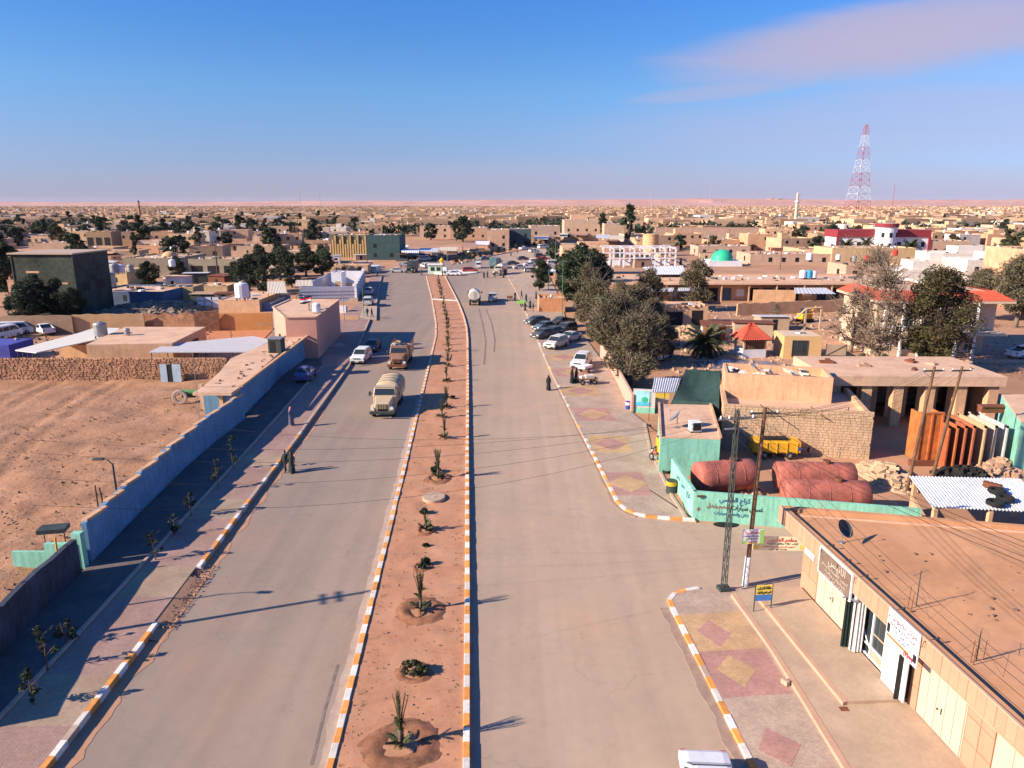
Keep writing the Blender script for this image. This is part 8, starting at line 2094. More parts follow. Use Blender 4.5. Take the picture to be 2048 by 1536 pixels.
def town_house(k, x, y, u):
 rr = RT; w, d = rr.uniform(9.5, 15.5), rr.uniform(9, 14); two = rr.random() < .36; h = rr.uniform(3.1, 4.2) + (3.1 if two else 0); ci = rr.randrange(len(WALLC)); c = WALLC[ci]; rz = rot + rr.uniform(-.12, .12)
 side = ZN(u) ; rowz = 'front rows' if y < 330 else 'middle rows' if y < 480 else 'back rows'
 extra = rr.choice(['', ' with roof tank', ' with stair room', '', ' with roof tank'])
 lb = f"{CN[ci]} {'two-storey' if two else 'one-storey'} flat-roofed house{extra}, {rowz} {side}"
 t = thing('town_house', lb, 'house', (x, y, 0), rz); t.color = (*c, 1)
 b = MB(); b.bb(-w / 2, w / 2, -d / 2, d / 2, -.5, h - .35)
 o = b.build('wall', m_plaster, t); o.color = t.color
 b = MB(); b.bb(-w / 2, w / 2, -d / 2, d / 2, h - .35, h - .30); b.build('roof', m_roof, t)
 b = MB(); e = .2
 b.bb(-w / 2 - .03, w / 2 + .03, -d / 2 - .03, -d / 2 + e, h - .34, h + .15); b.bb(-w / 2 - .03, w / 2 + .03, d / 2 - e, d / 2 + .03, h - .34, h + .15); b.bb(-w / 2 - .03, -w / 2 + e, -d / 2 + e, d / 2 - e, h - .34, h + .15); b.bb(w / 2 - e, w / 2 + .03, -d / 2 + e, d / 2 - e, h - .34, h + .15)
 o = b.build('parapet', m_plaster, t); o.color = t.color
 if 'stair' in extra:
  b = MB(); sx_, sy_ = rr.uniform(-w / 4, w / 4), rr.uniform(-d / 4, d / 4); b.bb(sx_ - 1.6, sx_ + 1.6, sy_ - 1.8, sy_ + 1.8, h - .3, h + 2.1); o = b.build('stair_room', m_plaster, t); o.color = t.color
 if 'tank' in extra:
  b = MB(); b.lathe([(.6, 0), (.6, 1.4), (0, 1.6)], 10, (rr.uniform(-w / 3, w / 3), rr.uniform(-d / 3, d / 3), h - .3)); b.build('roof_tank', rr.choice([m_white, m_steel, m_white]), t)
 n = max(2, int(w / 3.6))
 if y < 620:
  for k2 in range(n):
   xx = -w / 2 + (k2 + .5) * w / n
   if k2 == n // 2: link_child(dormesh[k % 2], 'door', t, (xx, -d / 2, 0))
   elif rr.random() < .8: link_child(winmesh, 'window', t, (xx, -d / 2, 1.1))
   if two and rr.random() < .85: link_child(winmesh, 'window', t, (xx, -d / 2, 4.3))
  sd = -1 if x > 0 else 1
  for k2 in range(2):
   if rr.random() < .6: link_child(winmesh, 'window', t, (sd * w / 2, -d / 4 + k2 * d / 2, 1.1), (0, 0, sd * PI / 2))
 for _ in range(rr.randrange(2, 7)): CLUT.append((x + rr.uniform(-w / 3, w / 3), y + rr.uniform(-d / 3, d / 3), h - .3, rr.uniform(.2, 1.6), rr.uniform(.2, 1.2), rr.uniform(.15, .8), rr.random() * 3))
 for _ in range(7): CLUT.append((x + rr.uniform(-11, 11), y + rr.uniform(-14, -7), 0, rr.uniform(.3, 2.2), rr.uniform(.2, 1.5), rr.uniform(.1, .9), rr.random() * 3))
 if rr.random() < .55:
  yw = rr.uniform(4, 7); b = MB(); b.bb(-w / 2, w / 2, -d / 2 - yw, -d / 2 - yw + .25, -.5, 2.0); b.bb(-w / 2, -w / 2 + .25, -d / 2 - yw + .25, -d / 2, -.5, 2.0); b.bb(w / 2 - .25, w / 2, -d / 2 - yw + .25, -d / 2, -.5, 2.0); o = b.build('yard_wall', m_plaster, t); o.color = t.color
 return t
NI = 285; CLUT = []
for k, (_, x, y, u, v) in enumerate(lots[:NI]): town_house(k, x, y, u)
for xa, xb, ya, yb, u0, u1, vb, vt in RECTS[:-5]:
 h = hgt(vb, vt) - .35
 for _ in range(int((xb - xa) * (yb - ya) / 14) + 2): CLUT.append((RT.uniform(xa + 1, xb - 1), RT.uniform(ya + 1, yb - 1), h, RT.uniform(.15, 1.5), RT.uniform(.15, 1.0), RT.uniform(.1, .6), RT.random() * 3))
CLP = []
def box_arrays(items, name, m, label):
 """items: list of (cx, cy, z0, w, d, h, rz); each an open-bottomed block"""
 n = len(items); A = np.array(items)
 c, s = np.cos(A[:, 6]), np.sin(A[:, 6])
 base = np.array([(-.5, -.5), (.5, -.5), (.5, .5), (-.5, .5)])
 V = np.zeros((n, 8, 3))
 for k in range(4):
  lx, ly = base[k][0] * A[:, 3], base[k][1] * A[:, 4]
  X, Y = A[:, 0] + lx * c - ly * s, A[:, 1] + lx * s + ly * c
  V[:, k, 0], V[:, k, 1], V[:, k, 2] = X, Y, A[:, 2]; V[:, k + 4, 0], V[:, k + 4, 1], V[:, k + 4, 2] = X, Y, A[:, 2] + A[:, 5]
 F = np.array([(4, 5, 6, 7), (0, 1, 5, 4), (1, 2, 6, 5), (2, 3, 7, 6), (3, 0, 4, 7)])
 idx = (F[None] + (np.arange(n) * 8)[:, None, None]).reshape(-1)
 me = bpy.data.meshes.new(name); me.vertices.add(n * 8); me.vertices.foreach_set('co', V.ravel()); nf = n * 5
 me.loops.add(nf * 4); me.loops.foreach_set('vertex_index', idx); me.polygons.add(nf); me.polygons.foreach_set('loop_start', np.arange(0, nf * 4, 4)); me.polygons.foreach_set('loop_total', np.full(nf, 4)); me.polygons.foreach_set('use_smooth', np.zeros(nf, bool)); me.update(calc_edges=True)
 me.materials.append(m); o = bpy.data.objects.new(name, me); COL.objects.link(o); return tag(o, label, None, None, 'stuff')
def far_mat(key, col):
 m = mat(key, col, var=.10, sc=.012, world=True)
 N, L = m.node_tree.nodes, m.node_tree.links; b = N['Principled BSDF']; src = b.inputs['Base Color'].links[0].from_socket
 g = N.new('ShaderNodeNewGeometry'); w = N.new('ShaderNodeMapRange'); L.new(g.outputs['Random Per Island'], w.inputs[0]); w.inputs[3].default_value = .45; w.inputs[4].default_value = 1.32
 v = N.new('ShaderNodeVectorMath'); v.operation = 'SCALE'; L.new(src, v.inputs[0]); L.new(w.outputs[0], v.inputs['Scale'])
 L.new(v.outputs[0], b.inputs['Base Color']); return m
far_walls, far_white, far_dark = [], [], []
for m__, sl_ in ((m_rubble, 0), (m_dsteel, 1), (m_white, 2)): box_arrays(CLUT[sl_::3], 'roof_clutter', m__, 'odds and ends strewn on the flat roofs and yards of the town')
for k in range(30):
 _, x, y, u, v = lots[(k * 37 + 11) % 420]; wood_pole('thin wooden power pole among the flat-roofed houses ' + ZN(u), Vector((x + 8, y - 7.5, 0)), RT.uniform(7, 10))
def add_far(x, y):
 w, d = RT.uniform(10, 25), RT.uniform(9, 19); two = RT.random() < .55; h = RT.uniform(3.2, 6.0) + (3.4 if two else 0); rz = rot + RT.uniform(-.15, .15)
 dst = far_white if RT.random() < .06 else far_walls
 dst.append((x, y, -1, w, d, h + 1, rz))
 if RT.random() < .4: dst.append((x + RT.uniform(-2, 2), y + RT.uniform(-2, 2), h - .1, 3.4, 3.6, 2.3, rz))
 if RT.random() < .7: dst.append((x, y - d / 2 - RT.uniform(3, 6), -1, w, .4, 3, rz))
 for k in range(int(w / 3.5)):
  if RT.random() < .6:
   lx = -w / 2 + (k + .5) * w / int(w / 3.5); ly = -d / 2 - .03
   far_dark.append((x + lx * math.cos(rz) - ly * math.sin(rz), y + lx * math.sin(rz) + ly * math.cos(rz), RT.choice([0, 1.0]), 1.1, .1, RT.uniform(1.2, 2.1), rz))
for (_, x, y, u, v) in lots[NI:]: add_far(x, y)
nfar = 0
for _ in range(7200):          # outskirts beyond the grid
 y = 2200 + 2600 * RT.random() ** 1.2; x = RT.uniform(-.75, .75) * y
 if RT.random() < (y - 2200) / 3800: continue
 add_far(x, y)
box_arrays(far_walls, 'distant_houses', far_mat('far_house_tan', (.54, .34, .21)), 'mass of small tan flat-roofed houses of the distant town')
box_arrays(far_white, 'distant_white_houses', far_mat('far_house_white', (.60, .52, .45)), 'pale whitish houses scattered through the distant town')
box_arrays(far_dark, 'distant_openings', m_dark, 'dark doors and windows of the distant town houses')
TG = 'dark garden trees in the town'
nt_ = 0
for (_, x, y, u, v) in lots:
 if y > 900: break
 pr = .85 if u < 700 else .30
 if RT.random() < pr * (1 if y < 500 else .5) and nt_ < 260:
  side = ZN(u); kd = RT.choice(['far1', 'far2', 'far3', 'far1']); side = {'far1': 'rounded', 'far2': 'tall', 'far3': 'broad'}[kd] + (' in front rows ' if y < 330 else ' in middle rows ' if y < 480 else ' in back rows ') + side
  tree('dark garden tree, ' + side, Vector((x + RT.choice([-8, 8]), y - 7 + RT.uniform(-2, 2), 0)), kd, RT.uniform(.9, 2.1 if u < 700 else 1.6), group=TG + ' ' + side); nt_ += 1
MM = [m_mud, m_corr, m_rubble, m_dsteel, m_concrete, m_kbare, m_rust, m_white]; MN = ['mud-walled', 'sheet-metal', 'stone', 'dark steel', 'concrete', 'pale plastered', 'rusty sheet', 'white']
def small_sheds(n, u0, u1, v0, v1, where):
 k = 0
 for _ in range(n * 4):
  if k >= n: break
  u, v = RT.uniform(u0, u1), RT.uniform(v0, v1); p = P(u, v); vt_ = pix((p.x, p.y, 2.6))[1]
  if blocked(p.x, p.y, u, v) and RT.random() < .8: continue
  i = RT.randrange(7); w, d, h = RT.uniform(2, 6), RT.uniform(2, 5), RT.uniform(1.6, 3.0); k += 1
  t = thing('small_shed', f'small {MN[i]} shed crammed between the houses {where}', 'shed', p, RT.uniform(-.3, .3))
  b = MB(); b.bb(-w / 2, w / 2, 0, d, -.1, h); b.build('wall', MM[i], t)
  b = MB(); b.box(0, d / 2, h + .02, w + .5, d + .5, .08, 0, rx=RT.uniform(-.08, .08)); b.build('roof', RT.choice([m_roof, m_corr, m_rust, m_rubble]), t)
  b = MB(); b.bb(-.4, .4, -.03, .02, 0, min(1.9, h - .2)); b.build('door', m_dark, t)
small_sheds(34, 190, 470, 500, 612, 'below the low tan dome'); small_sheds(16, 0, 190, 480, 505, 'behind the dark hall'); small_sheds(16, 470, 740, 500, 548, 'left of the junction'); small_sheds(4, 1400, 1560, 640, 690, 'on the rubble field'); small_sheds(20, 1210, 1700, 500, 540, 'beyond the market building')
def far_trees(n, seed):
 rs = np.random.RandomState(seed); k = 26
 y = 470 + 3700 * rs.rand(n) ** 1.4; x = (rs.rand(n) * 1.46 - .73) * y
 left = x < -.24 * y; keep = left | (rs.rand(n) < .42); x, y = x[keep], y[keep]; n = len(x)
 R_ = 2.2 + 3.0 * rs.rand(n); H_ = 2.4 + 2.8 * rs.rand(n)
 d = rs.randn(n, k, 3); d /= np.linalg.norm(d, axis=2)[..., None]
 c = np.stack([x, y, H_ * .95], 1)[:, None, :] + d * np.stack([R_, R_, H_ * .85], 1)[:, None, :] * (.45 + .55 * rs.rand(n, k, 1))
 a = rs.randn(n, k, 3); a /= np.linalg.norm(a, axis=2)[..., None]; b = np.cross(a, rs.randn(n, k, 3)); b /= np.linalg.norm(b, axis=2)[..., None]
 s = (.55 + .65 * rs.rand(n, k, 1)) * (R_[:, None, None] * .34)
 V = np.stack([c - a * s, c + b * s * .8, c + a * s, c - b * s * .8], 2).reshape(-1, 3); m_ = n * k
 me = bpy.data.meshes.new('distant_trees'); me.vertices.add(len(V)); me.vertices.foreach_set('co', V.ravel()); me.loops.add(4 * m_); me.loops.foreach_set('vertex_index', np.arange(4 * m_)); me.polygons.add(m_); me.polygons.foreach_set('loop_start', np.arange(0, 4 * m_, 4)); me.polygons.foreach_set('loop_total', np.full(m_, 4)); me.update(calc_edges=True)
 me.materials.append(m_leaf); o = bpy.data.objects.new('distant_trees', me); COL.objects.link(o); tag(o, 'dark trees scattered through the distant town', None, None, 'stuff')
far_trees(15000, 5)
for i in range(34):
 u = 1312 + i * 7.6 + RT.uniform(-2, 2); v = RT.uniform(452, 457)
 if i % 2 == 0: palm('dark date palm in the grove behind the long blank wall', P(u, v), RT.uniform(3, 5), 2.8, 9, 'date palms in the grove', seed=i)
 else: tree('dark slim tree in the grove behind the long blank wall', P(u, v), 'far2', RT.uniform(.9, 1.2), group='slim trees in the grove')
for u, v, k, s, lb in ((1205, 478, 'far2', 2.2, 'tall dark tree left of the pair behind the market'), (1257, 484, 'far2', 2.9, 'tallest dark tree behind the market street'), (925, 484, 'far1', 2.6, 'big round dark tree behind the market stalls'), (912, 482, 'far2', 1.6, 'smaller dark tree left of the big round one behind the stalls'), (862, 480, 'far1', 1.8, 'dark tree left of the pale house behind the stalls'), (1425, 502, 'far3', 1.4, 'dark bushy tree between the grey roofs and the green dome'), (1590, 502, 'far3', 1.9, 'broad dark tree left of the white and red building'), (1665, 478, 'far1', 1.6, 'dark tree below the pale minaret'), (1715, 476, 'far3', 1.6, 'dark tree left above the white and red building'), (360, 484, 'far3', 1.6, 'broad dark tree right of the brown minaret'), (430, 492, 'far3', 1.7, 'broad dark tree on the left middle ground'), (250, 488, 'far3', 1.9, 'wide dark tree below the brown minaret'), (120, 492, 'far3', 2.0, 'wide green tree above the dark hall roof'), (30, 492, 'far1', 1.7, 'dark round tree at the left edge far back')):
 tree(lb, P(u, v), k, s)
# traffic, people, lamp posts, cables
RD = -.061
def ang_of(du, dv, u, v):
 a, b_ = P(u, v), P(u + du, v + dv); d = b_ - a; return math.atan2(d.y, d.x)
truck('cream bonneted lorry with a bulging pale tarpaulin coming down the left carriageway', P(764, 838) + Vector((0, 3.6, .02)), -PI / 2 + .02, (.50, .385, .25), 'tarp', (.50, .38, .24))
truck('red bonneted lorry heaped with bundles behind the cream lorry', P(792, 744) + Vector((.0, 4.2, .02)), -PI / 2 + .02, (.27, .13, .08), 'load', (.3, .15, .08), name='truck')
make_car('estate', 'white estate car with a roof rack beside the red lorry', 'car', P(716, 730) + Vector((0, 2.2, .02)), -PI / 2 - .05, (.70, .70, .72), name='moving_car')
make_car('sedan', 'dark car following the white estate car at the shadow edge', 'car', P(740, 706) + Vector((0, 2.0, .02)), -PI / 2 - .03, (.06, .07, .06), name='moving_car')
make_car('sedan', 'dark blue car parked in deep shade below the blue wall', 'car', P(612, 757, zk) , PI / 2 + .06, (.06, .10, .26))
truck('white tanker lorry driving away up the right carriageway', P(948, 612) + Vector((0, 3.8, .02)), PI / 2 + .03, (.60, .54, .46), 'tank', (.66, .58, .48), name='tanker')
make_car('pickup', 'white pickup driving away beside the tanker', 'pickup truck', P(985, 604) + Vector((0, 2.0, .02)), PI / 2, (.60, .60, .64), name='moving_pickup')
truck('black lorry standing at the left of the junction', P(820, 547) + Vector((0, 4, .02)), -PI / 2 - .1, (.02, .03, .03), 'box', (.015, .025, .03), name='truck')
truck('blue-green lorry driving away beyond the junction', P(993, 538) + Vector((0, 4, .02)), PI / 2 - .3, (.05, .12, .15), 'box', (.04, .12, .16), name='truck')
truck('cream tanker lorry coming through the junction', P(1000, 552) + Vector((0, 4, .02)), -PI / 2 - .3, (.5, .42, .32), 'tank', (.66, .56, .45), name='tanker')
t = thing('island_kiosk', 'pale green and white police kiosk on the junction island', 'kiosk', P(890, 548)); b = MB(); b.bb(-5, -1, 0, 3, 0, 2.6); b.build('wall', mat('kiosk_green', (.55, .68, .50), var=.05), t); b = MB(); b.bb(-5.3, -.7, -.3, 3.3, 2.6, 2.8); b.build('roof', m_white, t)
for k in range(2): b = MB(); b.bb(-4.2 + k * 1.7, -3.0 + k * 1.7, -.03, .02, .9, 2.0); b.build('window', m_glass, t)
b = MB(); b.lathe([(7, 0), (7, .3), (6.6, .34), (0, .34)], 28, (2.5, 4, 0)); b.build('island', m_kwhite, t)
t = thing('monument', 'small yellow and white monument on the junction island', 'monument', P(884, 540, .3)); b = MB(); b.box(0, 0, 0, 3, 3, 1.0); b.build('plinth', m_white, t); b = MB(); b.lathe([(.9, 1.0), (.5, 2.4), (.8, 3.0), (0, 3.9)], 10); b.build('finial', m_yellowp, t)
cl = [(.68, .68, .70), (.07, .08, .09), (.5, .5, .5), (.62, .60, .56), (.45, .04, .05), (.10, .16, .20), (.03, .03, .035)]
cn = ['white', 'black', 'grey', 'cream', 'red', 'dark blue', 'black']
base = {k: make_car(k, 'white car parked at the market pavement', 'car', P(1160, 740), 0, (.7, .7, .7)) for k in ('sedan', 'estate', 'pickup', 'van')}
used = set()
def place(kind, label, u, v, rz, ci, group=None, z=.02):
 p = P(u, v) + Vector((0, 0, z)); c = (*cl[ci], 1)
 if kind not in used:
  used.add(kind); o = base[kind]; o.location = p; o.rotation_euler = (0, 0, rz); o['label'] = label; o.color = c
  for k in o.children:
   if k.name.startswith(('body', 'bed_side')): k.color = c
  if group: o['group'] = group
 else:
  o = copy_tree(base[kind], p, rz, label=label, group=group)
  o.color = c
  for k in o.children:
   if k.name.startswith(('body', 'bed_side')): k.color = c
 o['category'] = {'van': 'van', 'pickup': 'pickup truck'}.get(kind, 'car')
 return o
def rebuild_kids():
 KIDS.clear()
ap = 2.9
for i, (k, u, v, ci, rz, lb) in enumerate((('sedan', 1074, 650, 1, -2.5, 'black car, farthest of those parked under the tamarisks'), ('sedan', 1090, 662, 5, -2.4, 'dark blue car parked second in the row under the tamarisks'), ('sedan', 1106, 673, 1, -2.3, 'black car third in the row under the tamarisks'), ('estate', 1131, 668, 1, -2.2, 'dark estate car behind the row, close to the tamarisks'), ('estate', 1112, 697, 3, -2.1, 'cream estate car, nearest of the row under the tamarisks'), ('estate', 1163, 735, 0, -1.9, 'white estate car parked half under the nearest tamarisks'), ('sedan', 1087, 677, 1, -2.3, 'black car nearest the kerb in the row under the tamarisks'), ('pickup', 1122, 655, 6, -2.4, 'black pickup behind the row under the tamarisks'), ('sedan', 1140, 684, 2, -2.2, 'grey car close to the tamarisk trunks'), ('estate', 1322, 718, 0, 1.0, 'white car in the dark yard behind the tamarisks'), ('pickup', 2046, 716, 0, .4, 'white car cut by the right edge on the dirt road'))):
 place(k, lb, u, v, rz, ci, None, pz if u < 1200 else .03)
for i, (k, u, v, ci, rz, lb) in enumerate((('estate', 850, 536, 3, 2.0, 'cream car behind the island kiosk'), ('sedan', 907, 551, 0, 3.0, 'silver-white saloon car before the junction island'), ('estate', 940, 545, 4, .2, 'red car crossing the junction'), ('van', 957, 536, 0, 1.6, 'white van right of the red car in the junction'), ('sedan', 1045, 520, 1, .5, 'black car at the far right of the junction'), ('sedan', 1025, 530, 1, .4, 'black car before the parked row at the junction'), ('sedan', 1060, 533, 0, .3, 'white car, first of the parked row at the junction'), ('estate', 1072, 527, 0, .3, 'white estate car, second of the parked row at the junction'), ('pickup', 1086, 522, 4, .3, 'red pickup in the parked row at the junction'), ('estate', 1064, 545, 0, .2, 'white estate car parked at the near side of the market pavement'), ('pickup', 1090, 538, 2, .2, 'grey pickup parked beside the white estate car'), ('van', 1108, 532, 0, .2, 'white van at the green lamp posts'), ('pickup', 1068, 505, 3, .7, 'cream pickup on the far road'), ('van', 1085, 497, 0, .7, 'white van on the far road'), ('sedan', 1055, 488, 3, .8, 'pale car parked by the dark green market block'), ('estate', 1100, 476, 0, .8, 'white car far up the market street'), ('van', 1128, 471, 2, .8, 'grey van far up the market street'), ('sedan', 1142, 467, 1, .8, 'black car farthest up the market street'), ('pickup', 1048, 500, 0, .8, 'white pickup coming down the far road'), ('estate', 1080, 515, 1, .4, 'dark estate car at the corner of the far parked row'), ('sedan', 795, 545, 3, .1, 'cream car crossing left of the black lorry'), ('pickup', 812, 534, 2, .2, 'grey pickup behind the black lorry'), ('sedan', 1040, 538, 2, .3, 'grey car before the white parked row'), ('van', 905, 520, 1, .6, 'dark van at the start of the far median'), ('sedan', 968, 520, 5, .8, 'dark blue car on the far right carriageway'), ('sedan', 838, 528, 1, .6, 'black car at the stalls left of the junction'), ('van', 848, 522, 2, .6, 'grey van at the stalls left of the junction'), ('estate', 866, 520, 1, .6, 'black estate car at the stalls behind the kiosk'), ('sedan', 885, 516, 0, .5, 'white car at the stalls behind the monument'), ('sedan', 925, 512, 1, .5, 'black car beside the far median'), ('van', 947, 508, 3, .5, 'cream van beside the far median'), ('pickup', 1000, 500, 2, .7, 'grey pickup beside the far median'), ('sedan', 1032, 494, 1, .7, 'black car near the bend of the far median'))):
 place(k, lb, u, v, rz, ci)
place('pickup', 'white and blue pickup parked at the left kerb beyond the shadow', 738, 592, PI / 2 + .1, 2, None, .3); place('estate', 'pale car parked behind the pickup at the left kerb', 737, 612, PI / 2 + .1, 2, None, .3)
person('man in long grey robe and pink headscarf on the left pavement edge', P(583, 850, zk), -.3, 'robe', (.10, .11, .16), (.62, .22, .24))
person('person in dark clothes walking beside another at the left kerb', P(572, 944), -1.9, 'shirt', (.03, .035, .03), (.03, .03, .03), 'walk')
person('second person in dark clothes walking at the left kerb, nearer the road', P(584, 946), -1.7, 'robe', (.035, .04, .035), (.02, .025, .02), 'walk')
person('woman in a long black robe standing in the road at the right kerb', P(1097, 781), 1.2, 'abaya', (.015, .02, .025), (.012, .015, .018))
person('woman in black standing beside the handcart, left one', P(1144, 767, pz), .3, 'abaya', (.012, .015, .02), (.01, .012, .015)); person('woman in black standing beside the handcart, right one', P(1152, 766, pz), 2.9, 'abaya', (.02, .025, .04), (.012, .015, .018))
t = thing('handcart', 'flat handcart with a small load standing on the market pavement', 'handcart', P(1175, 768, pz), .2); b = MB(); b.bb(-1.1, 1.1, -.55, .55, .62, .70); b.build('deck', m_wood, t)
for x in (-.7, .7):
 for s in (-1, 1): put_wheel(t, 'cycle', x, s * .5, .30)
b = MB(); b.box(.2, 0, .70, 1.0, .7, .35); b.box(-.6, .1, .70, .5, .5, .25, .3); b.build('load', m_plastic, t); b = MB(); b.tube([(-1.1, -.3, .68), (-1.7, -.3, .95), (-1.7, .3, .95), (-1.1, .3, .68)], .025); b.build('handle', m_dsteel, t)
t2 = thing('handcart', 'small white handcart farther up the market pavement', 'handcart', P(1170, 745, pz), .9); b = MB(); b.bb(-.9, .9, -.5, .5, .6, .9); b.build('tray', m_white, t2)
for s in (-1, 1): put_wheel(t2, 'cycle', 0, s * .55, .30)
WHO = [(735, 634, 'man walking on the left pavement beyond the big shadow'), (744, 636, 'second man walking on the left pavement beyond the big shadow')]
for i, (u, v, lb) in enumerate(WHO): person(lb, P(u, v, zk), -1.5 + i, 'shirt', (.03, .04, .05), (.02, .02, .02), 'walk')
GP = {}
for i, (u, v, where) in enumerate(((755, 553, 'at the corner left of the junction'), (762, 549, 'at the corner left of the junction'), (843, 551, 'beside the black lorry'), (885, 552, 'before the island kiosk'), (890, 552, 'before the island kiosk'), (968, 556, 'in the middle of the junction'), (975, 555, 'in the middle of the junction'), (990, 556, 'at the near right corner of the junction'), (1007, 556, 'at the near right corner of the junction'), (1051, 545, 'among the parked cars'), (1043, 597, 'on the market pavement by the orange box'), (1052, 604, 'on the market pavement by the orange box'), (1060, 617, 'beside the green barrow'), (1066, 624, 'beside the green barrow'), (1050, 622, 'beside the green barrow'), (1072, 598, 'on the market pavement by the orange box'), (1113, 663, 'beside the row of parked cars'), (1030, 600, 'beside the motor tricycle'), (825, 525, 'at the dark stalls'), (842, 521, 'at the dark stalls'), (870, 517, 'at the dark stalls'), (895, 512, 'at the dark stalls'), (930, 509, 'at the dark stalls'), (955, 505, 'at the dark stalls'), (1022, 512, 'by the far road'), (1035, 508, 'by the far road'), (1095, 530, 'among the far parked row'), (1080, 540, 'among the far parked row'))):
 k = ('robe', 'shirt', 'abaya')[i % 3]; c1 = R.choice([(.03, .035, .04), (.05, .05, .06), (.02, .03, .03), (.12, .10, .09)])
 person(f'{("man in a robe", "man in jacket", "woman in black")[i % 3]} {"standing" if i % 2 else "walking"} {where}', P(u, v, pz if u > 1013 else .02), R.uniform(-3, 3), k, c1, (.02, .02, .02), 'walk' if i % 2 == 0 else 'stand', group='people ' + where + f' {i % 3}')
t = thing('motor_tricycle', 'motor tricycle with a loaded rear tray at the right kerb', 'motor tricycle', P(1020, 601), 1.5)
for x, y in ((-.8, -.5), (-.8, .5), (1.0, 0)): put_wheel(t, 'cycle', x, y, .3)
b = MB(); b.bb(-1.3, .1, -.55, .55, .6, 1.0); b.build('tray', m_rust, t); b = MB(); b.tube([(1.0, 0, .3), (.8, 0, .9), (.3, 0, .7), (0, 0, .6)], .05); b.build('frame', m_dsteel, t); b = MB(); b.box(.3, 0, .75, .6, .3, .15); b.build('seat', m_rubber, t)
t = thing('barrow', 'green-covered barrow on the market pavement', 'barrow', P(1043, 613, pz)); b = MB(); b.box(0, 0, .6, 1.8, 1.0, .5); b.build('cover', mat('barrow_green', (.25, .55, .12), var=.1), t)
for s in (-1, 1): put_wheel(t, 'cycle', 0, s * .5, .3)
m_gpost = mat('green_post', (.10, .22, .12), var=.1)
def thin_post(label, ub, vb, vt, m=m_gpost, group=None, arm=True, r=.07, z=0):
 t = thing('lamp_post', label, 'lamp post', P(ub, vb, z), 0, group); h = hgt(vb, vt)
 b = MB(); b.cyl((0, 0, 0), (0, 0, h), r, r * .6, 7); b.build('pole', m, t)
 if arm:
  b = MB(); b.tube([(0, 0, h - .1), (-.6, 0, h + .15), (-1.2, 0, h + .15)], .035, 5); b.build('arm', m, t)
  b = MB(); b.box(-1.35, 0, h + .08, .5, .2, .1); b.build('lamp_head', m, t)
 return t
for i, (ub, vb, vt, lb) in enumerate(((1214, 716, 598, 'green lamp post in front of the nearest tamarisks'), (1162, 640, 560, 'green lamp post among the tamarisks, middle one'), (1124, 652, 520, 'tall grey-green lamp post right of the orange box building'), (1097, 582, 490, 'yellow-green lamp post, left of the close pair'), (1110, 562, 470, 'yellow-green lamp post, right of the close pair'), (728, 636, 575, 'green lamp post on the left pavement past the big shadow'), (689, 645, 568, 'grey lamp post beside the white cabinet'), (625, 700, 595, 'grey lamp post rising through the long shed roof'), (552, 745, 650, 'grey lamp post beside the dark roof cabin'), (1072, 486, 440, 'thin lamp post far up the market street'), (1010, 500, 455, 'thin lamp post before the dark green market block'), (895, 545, 505, 'thin lamp post on the junction island'))):
 thin_post(lb, ub, vb, vt, m_gpost if 'green' in lb else m_steel, None, True, .09 if vb < 600 else .07)
thin_post('tall thin whip aerial beside the blue wall and long shed', 405, 892, 745, m_steel, None, False, .035)
thin_post('thin pole on the wall behind the sheet door', 395, 800, 705, m_steel, None, False, .03)
for i, (ub, vb, vt, lb) in enumerate(((436, 560, 470, 'thin power pole among the left houses'), (600, 520, 425, 'thin power pole left of the ribbed block'), (735, 540, 455, 'power pole at the dark block left of the junction'), (1245, 470, 415, 'power pole behind the market'), (1560, 540, 480, 'power pole among the right roofs'), (1695, 520, 470, 'thin power pole left of the white and red building'), (1850, 545, 500, 'thin power pole before the white houses'))):
 wood_pole(lb, P(ub, vb), hgt(vb, vt), True)
def cable(label, a, b_, sag, r=.012, group='overhead cables', n=14):
 a, b_ = Vector(a), Vector(b_); pts = []
 for i in range(n + 1):
  s = i / n; p = a.lerp(b_, s); p.z -= sag * 4 * s * (1 - s); pts.append(p - a)
 q = MB(); q.tube(pts, r, 4); o = q.build('power_cable', m_dark); o.location = a; return tag(o, label, 'cable', group)
T = LP + Vector((0, 0, LPH - .45)); Tw = WP + Vector((.25, 0, WPH - .25))
OW = ('left outer', 'left inner', 'right inner', 'right outer')
for k, dx in enumerate((-.85, -.4, .4, .85)):
 cable(f'{OW[k]} overhead cable from the lattice pole across the shop roof', T + Vector((dx, 0, 0)), Vector((22 + dx, 8, LPH + .8)), 1.2, .010, 'cables over the shop roof')
 cable(f'{OW[k]} overhead cable from the lattice pole to the pole left of the tipper body', T + Vector((dx, 0, 0)), P(1812, 985) + Vector((.75 + dx * .7, 0, hgt(985, 733) - .25)), .8, .010, 'cables from the lattice pole to the scrap yard')
for k in range(4): cable(f'{OW[k]} cable from the lattice pole running above the shop front', T + Vector((-.85 + .55 * k, 0, 0)), Vector((13.2 + .5 * k, 3, 8.8 + .15 * k)), .9 + .2 * k, .009, 'cables along the shop front')
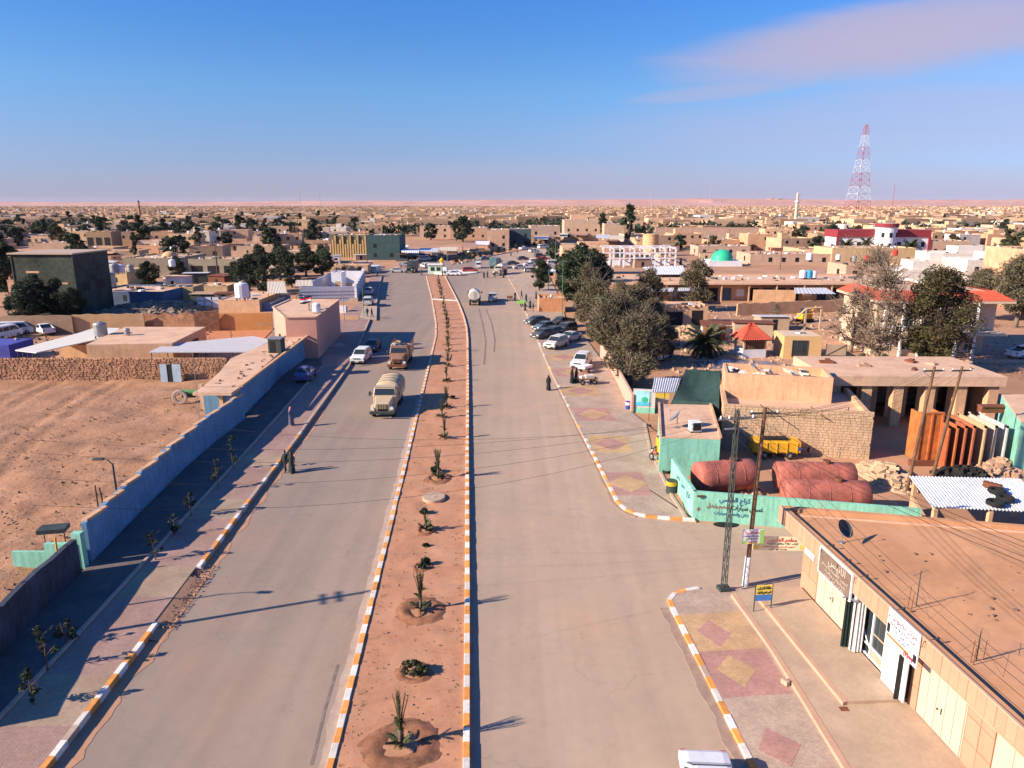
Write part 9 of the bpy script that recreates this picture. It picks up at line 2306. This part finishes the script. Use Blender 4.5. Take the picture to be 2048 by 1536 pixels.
for k, (u_, v_, z_) in enumerate(((60, 880, 9), (60, 905, 9), (60, 955, 8.5), (60, 1010, 9.5), (60, 790, 8))):
 cable(f'thin cable crossing the road from the lattice pole, {["second", "third", "fourth", "nearest", "farthest"][k]} of the five', T + Vector((-.85 + .4 * k, 0, 0)), P(u_, v_, z_), 1.0 + .25 * k, .0065, 'cables crossing the road')
for k in range(3):
 cable('thin cable from the wooden pole down over the turquoise wall', Tw + Vector((-.65 + k * .65, 0, 0)), P(1864, 955) + Vector((.5 + k * .4, 0, hgt(955, 733) - .3)), 1.0 + .3 * k, .008, 'cables from the wooden pole to the scrap yard')
cable('slack cable hanging from the wooden pole to the shop eaves', Tw, shop.matrix_basis @ Vector((.2, fy + .2, EH)), .9, .010, None)
for k, (a, b_) in enumerate((((1214, 716, 598), (1162, 640, 560)), ((1162, 640, 560), (1124, 652, 520)), ((1812, 985, 733), (1864, 955, 733)))):
 cable(('cable between the two nearest green lamp posts', 'cable from the middle green lamp post to the tall grey-green one', 'cable between the two wooden poles at the orange tipper body')[k], P(*a[:2]) + Vector((0, 0, hgt(a[1], a[2]) - .3)), P(*b_[:2]) + Vector((0, 0, hgt(b_[1], b_[2]) - .3)), .5, .012, None)
# air: thin warm haze round everything
def haze(density):
 m = bpy.data.materials.new('haze'); m.use_nodes = True; N, L = m.node_tree.nodes, m.node_tree.links
 for n in list(N):
  if n.type != 'OUTPUT_MATERIAL': N.remove(n)
 v = N.new('ShaderNodeVolumePrincipled'); v.inputs['Color'].default_value = (.93, .86, .95, 1); v.inputs['Density'].default_value = density; v.inputs['Anisotropy'].default_value = .0
 L.new(v.outputs[0], [n for n in N if n.type == 'OUTPUT_MATERIAL'][0].inputs['Volume'])
 b = MB(); b.bb(-27000, 27000, -27000, 27000, -12, 190); o = b.build('haze', m); tag(o, 'thin pinkish desert haze over the town', None, None, 'stuff'); return o
HZ = haze(1.6e-5)
# labels: things that share one label share one group
seen = {}
for o in SC.objects:
 if o.parent is None and o.get('category') and o.get('label'):
  seen.setdefault(o['label'], []).append(o)
for lb, os_ in seen.items():
 if len(os_) > 1:
  for o in os_: o['group'] = lb
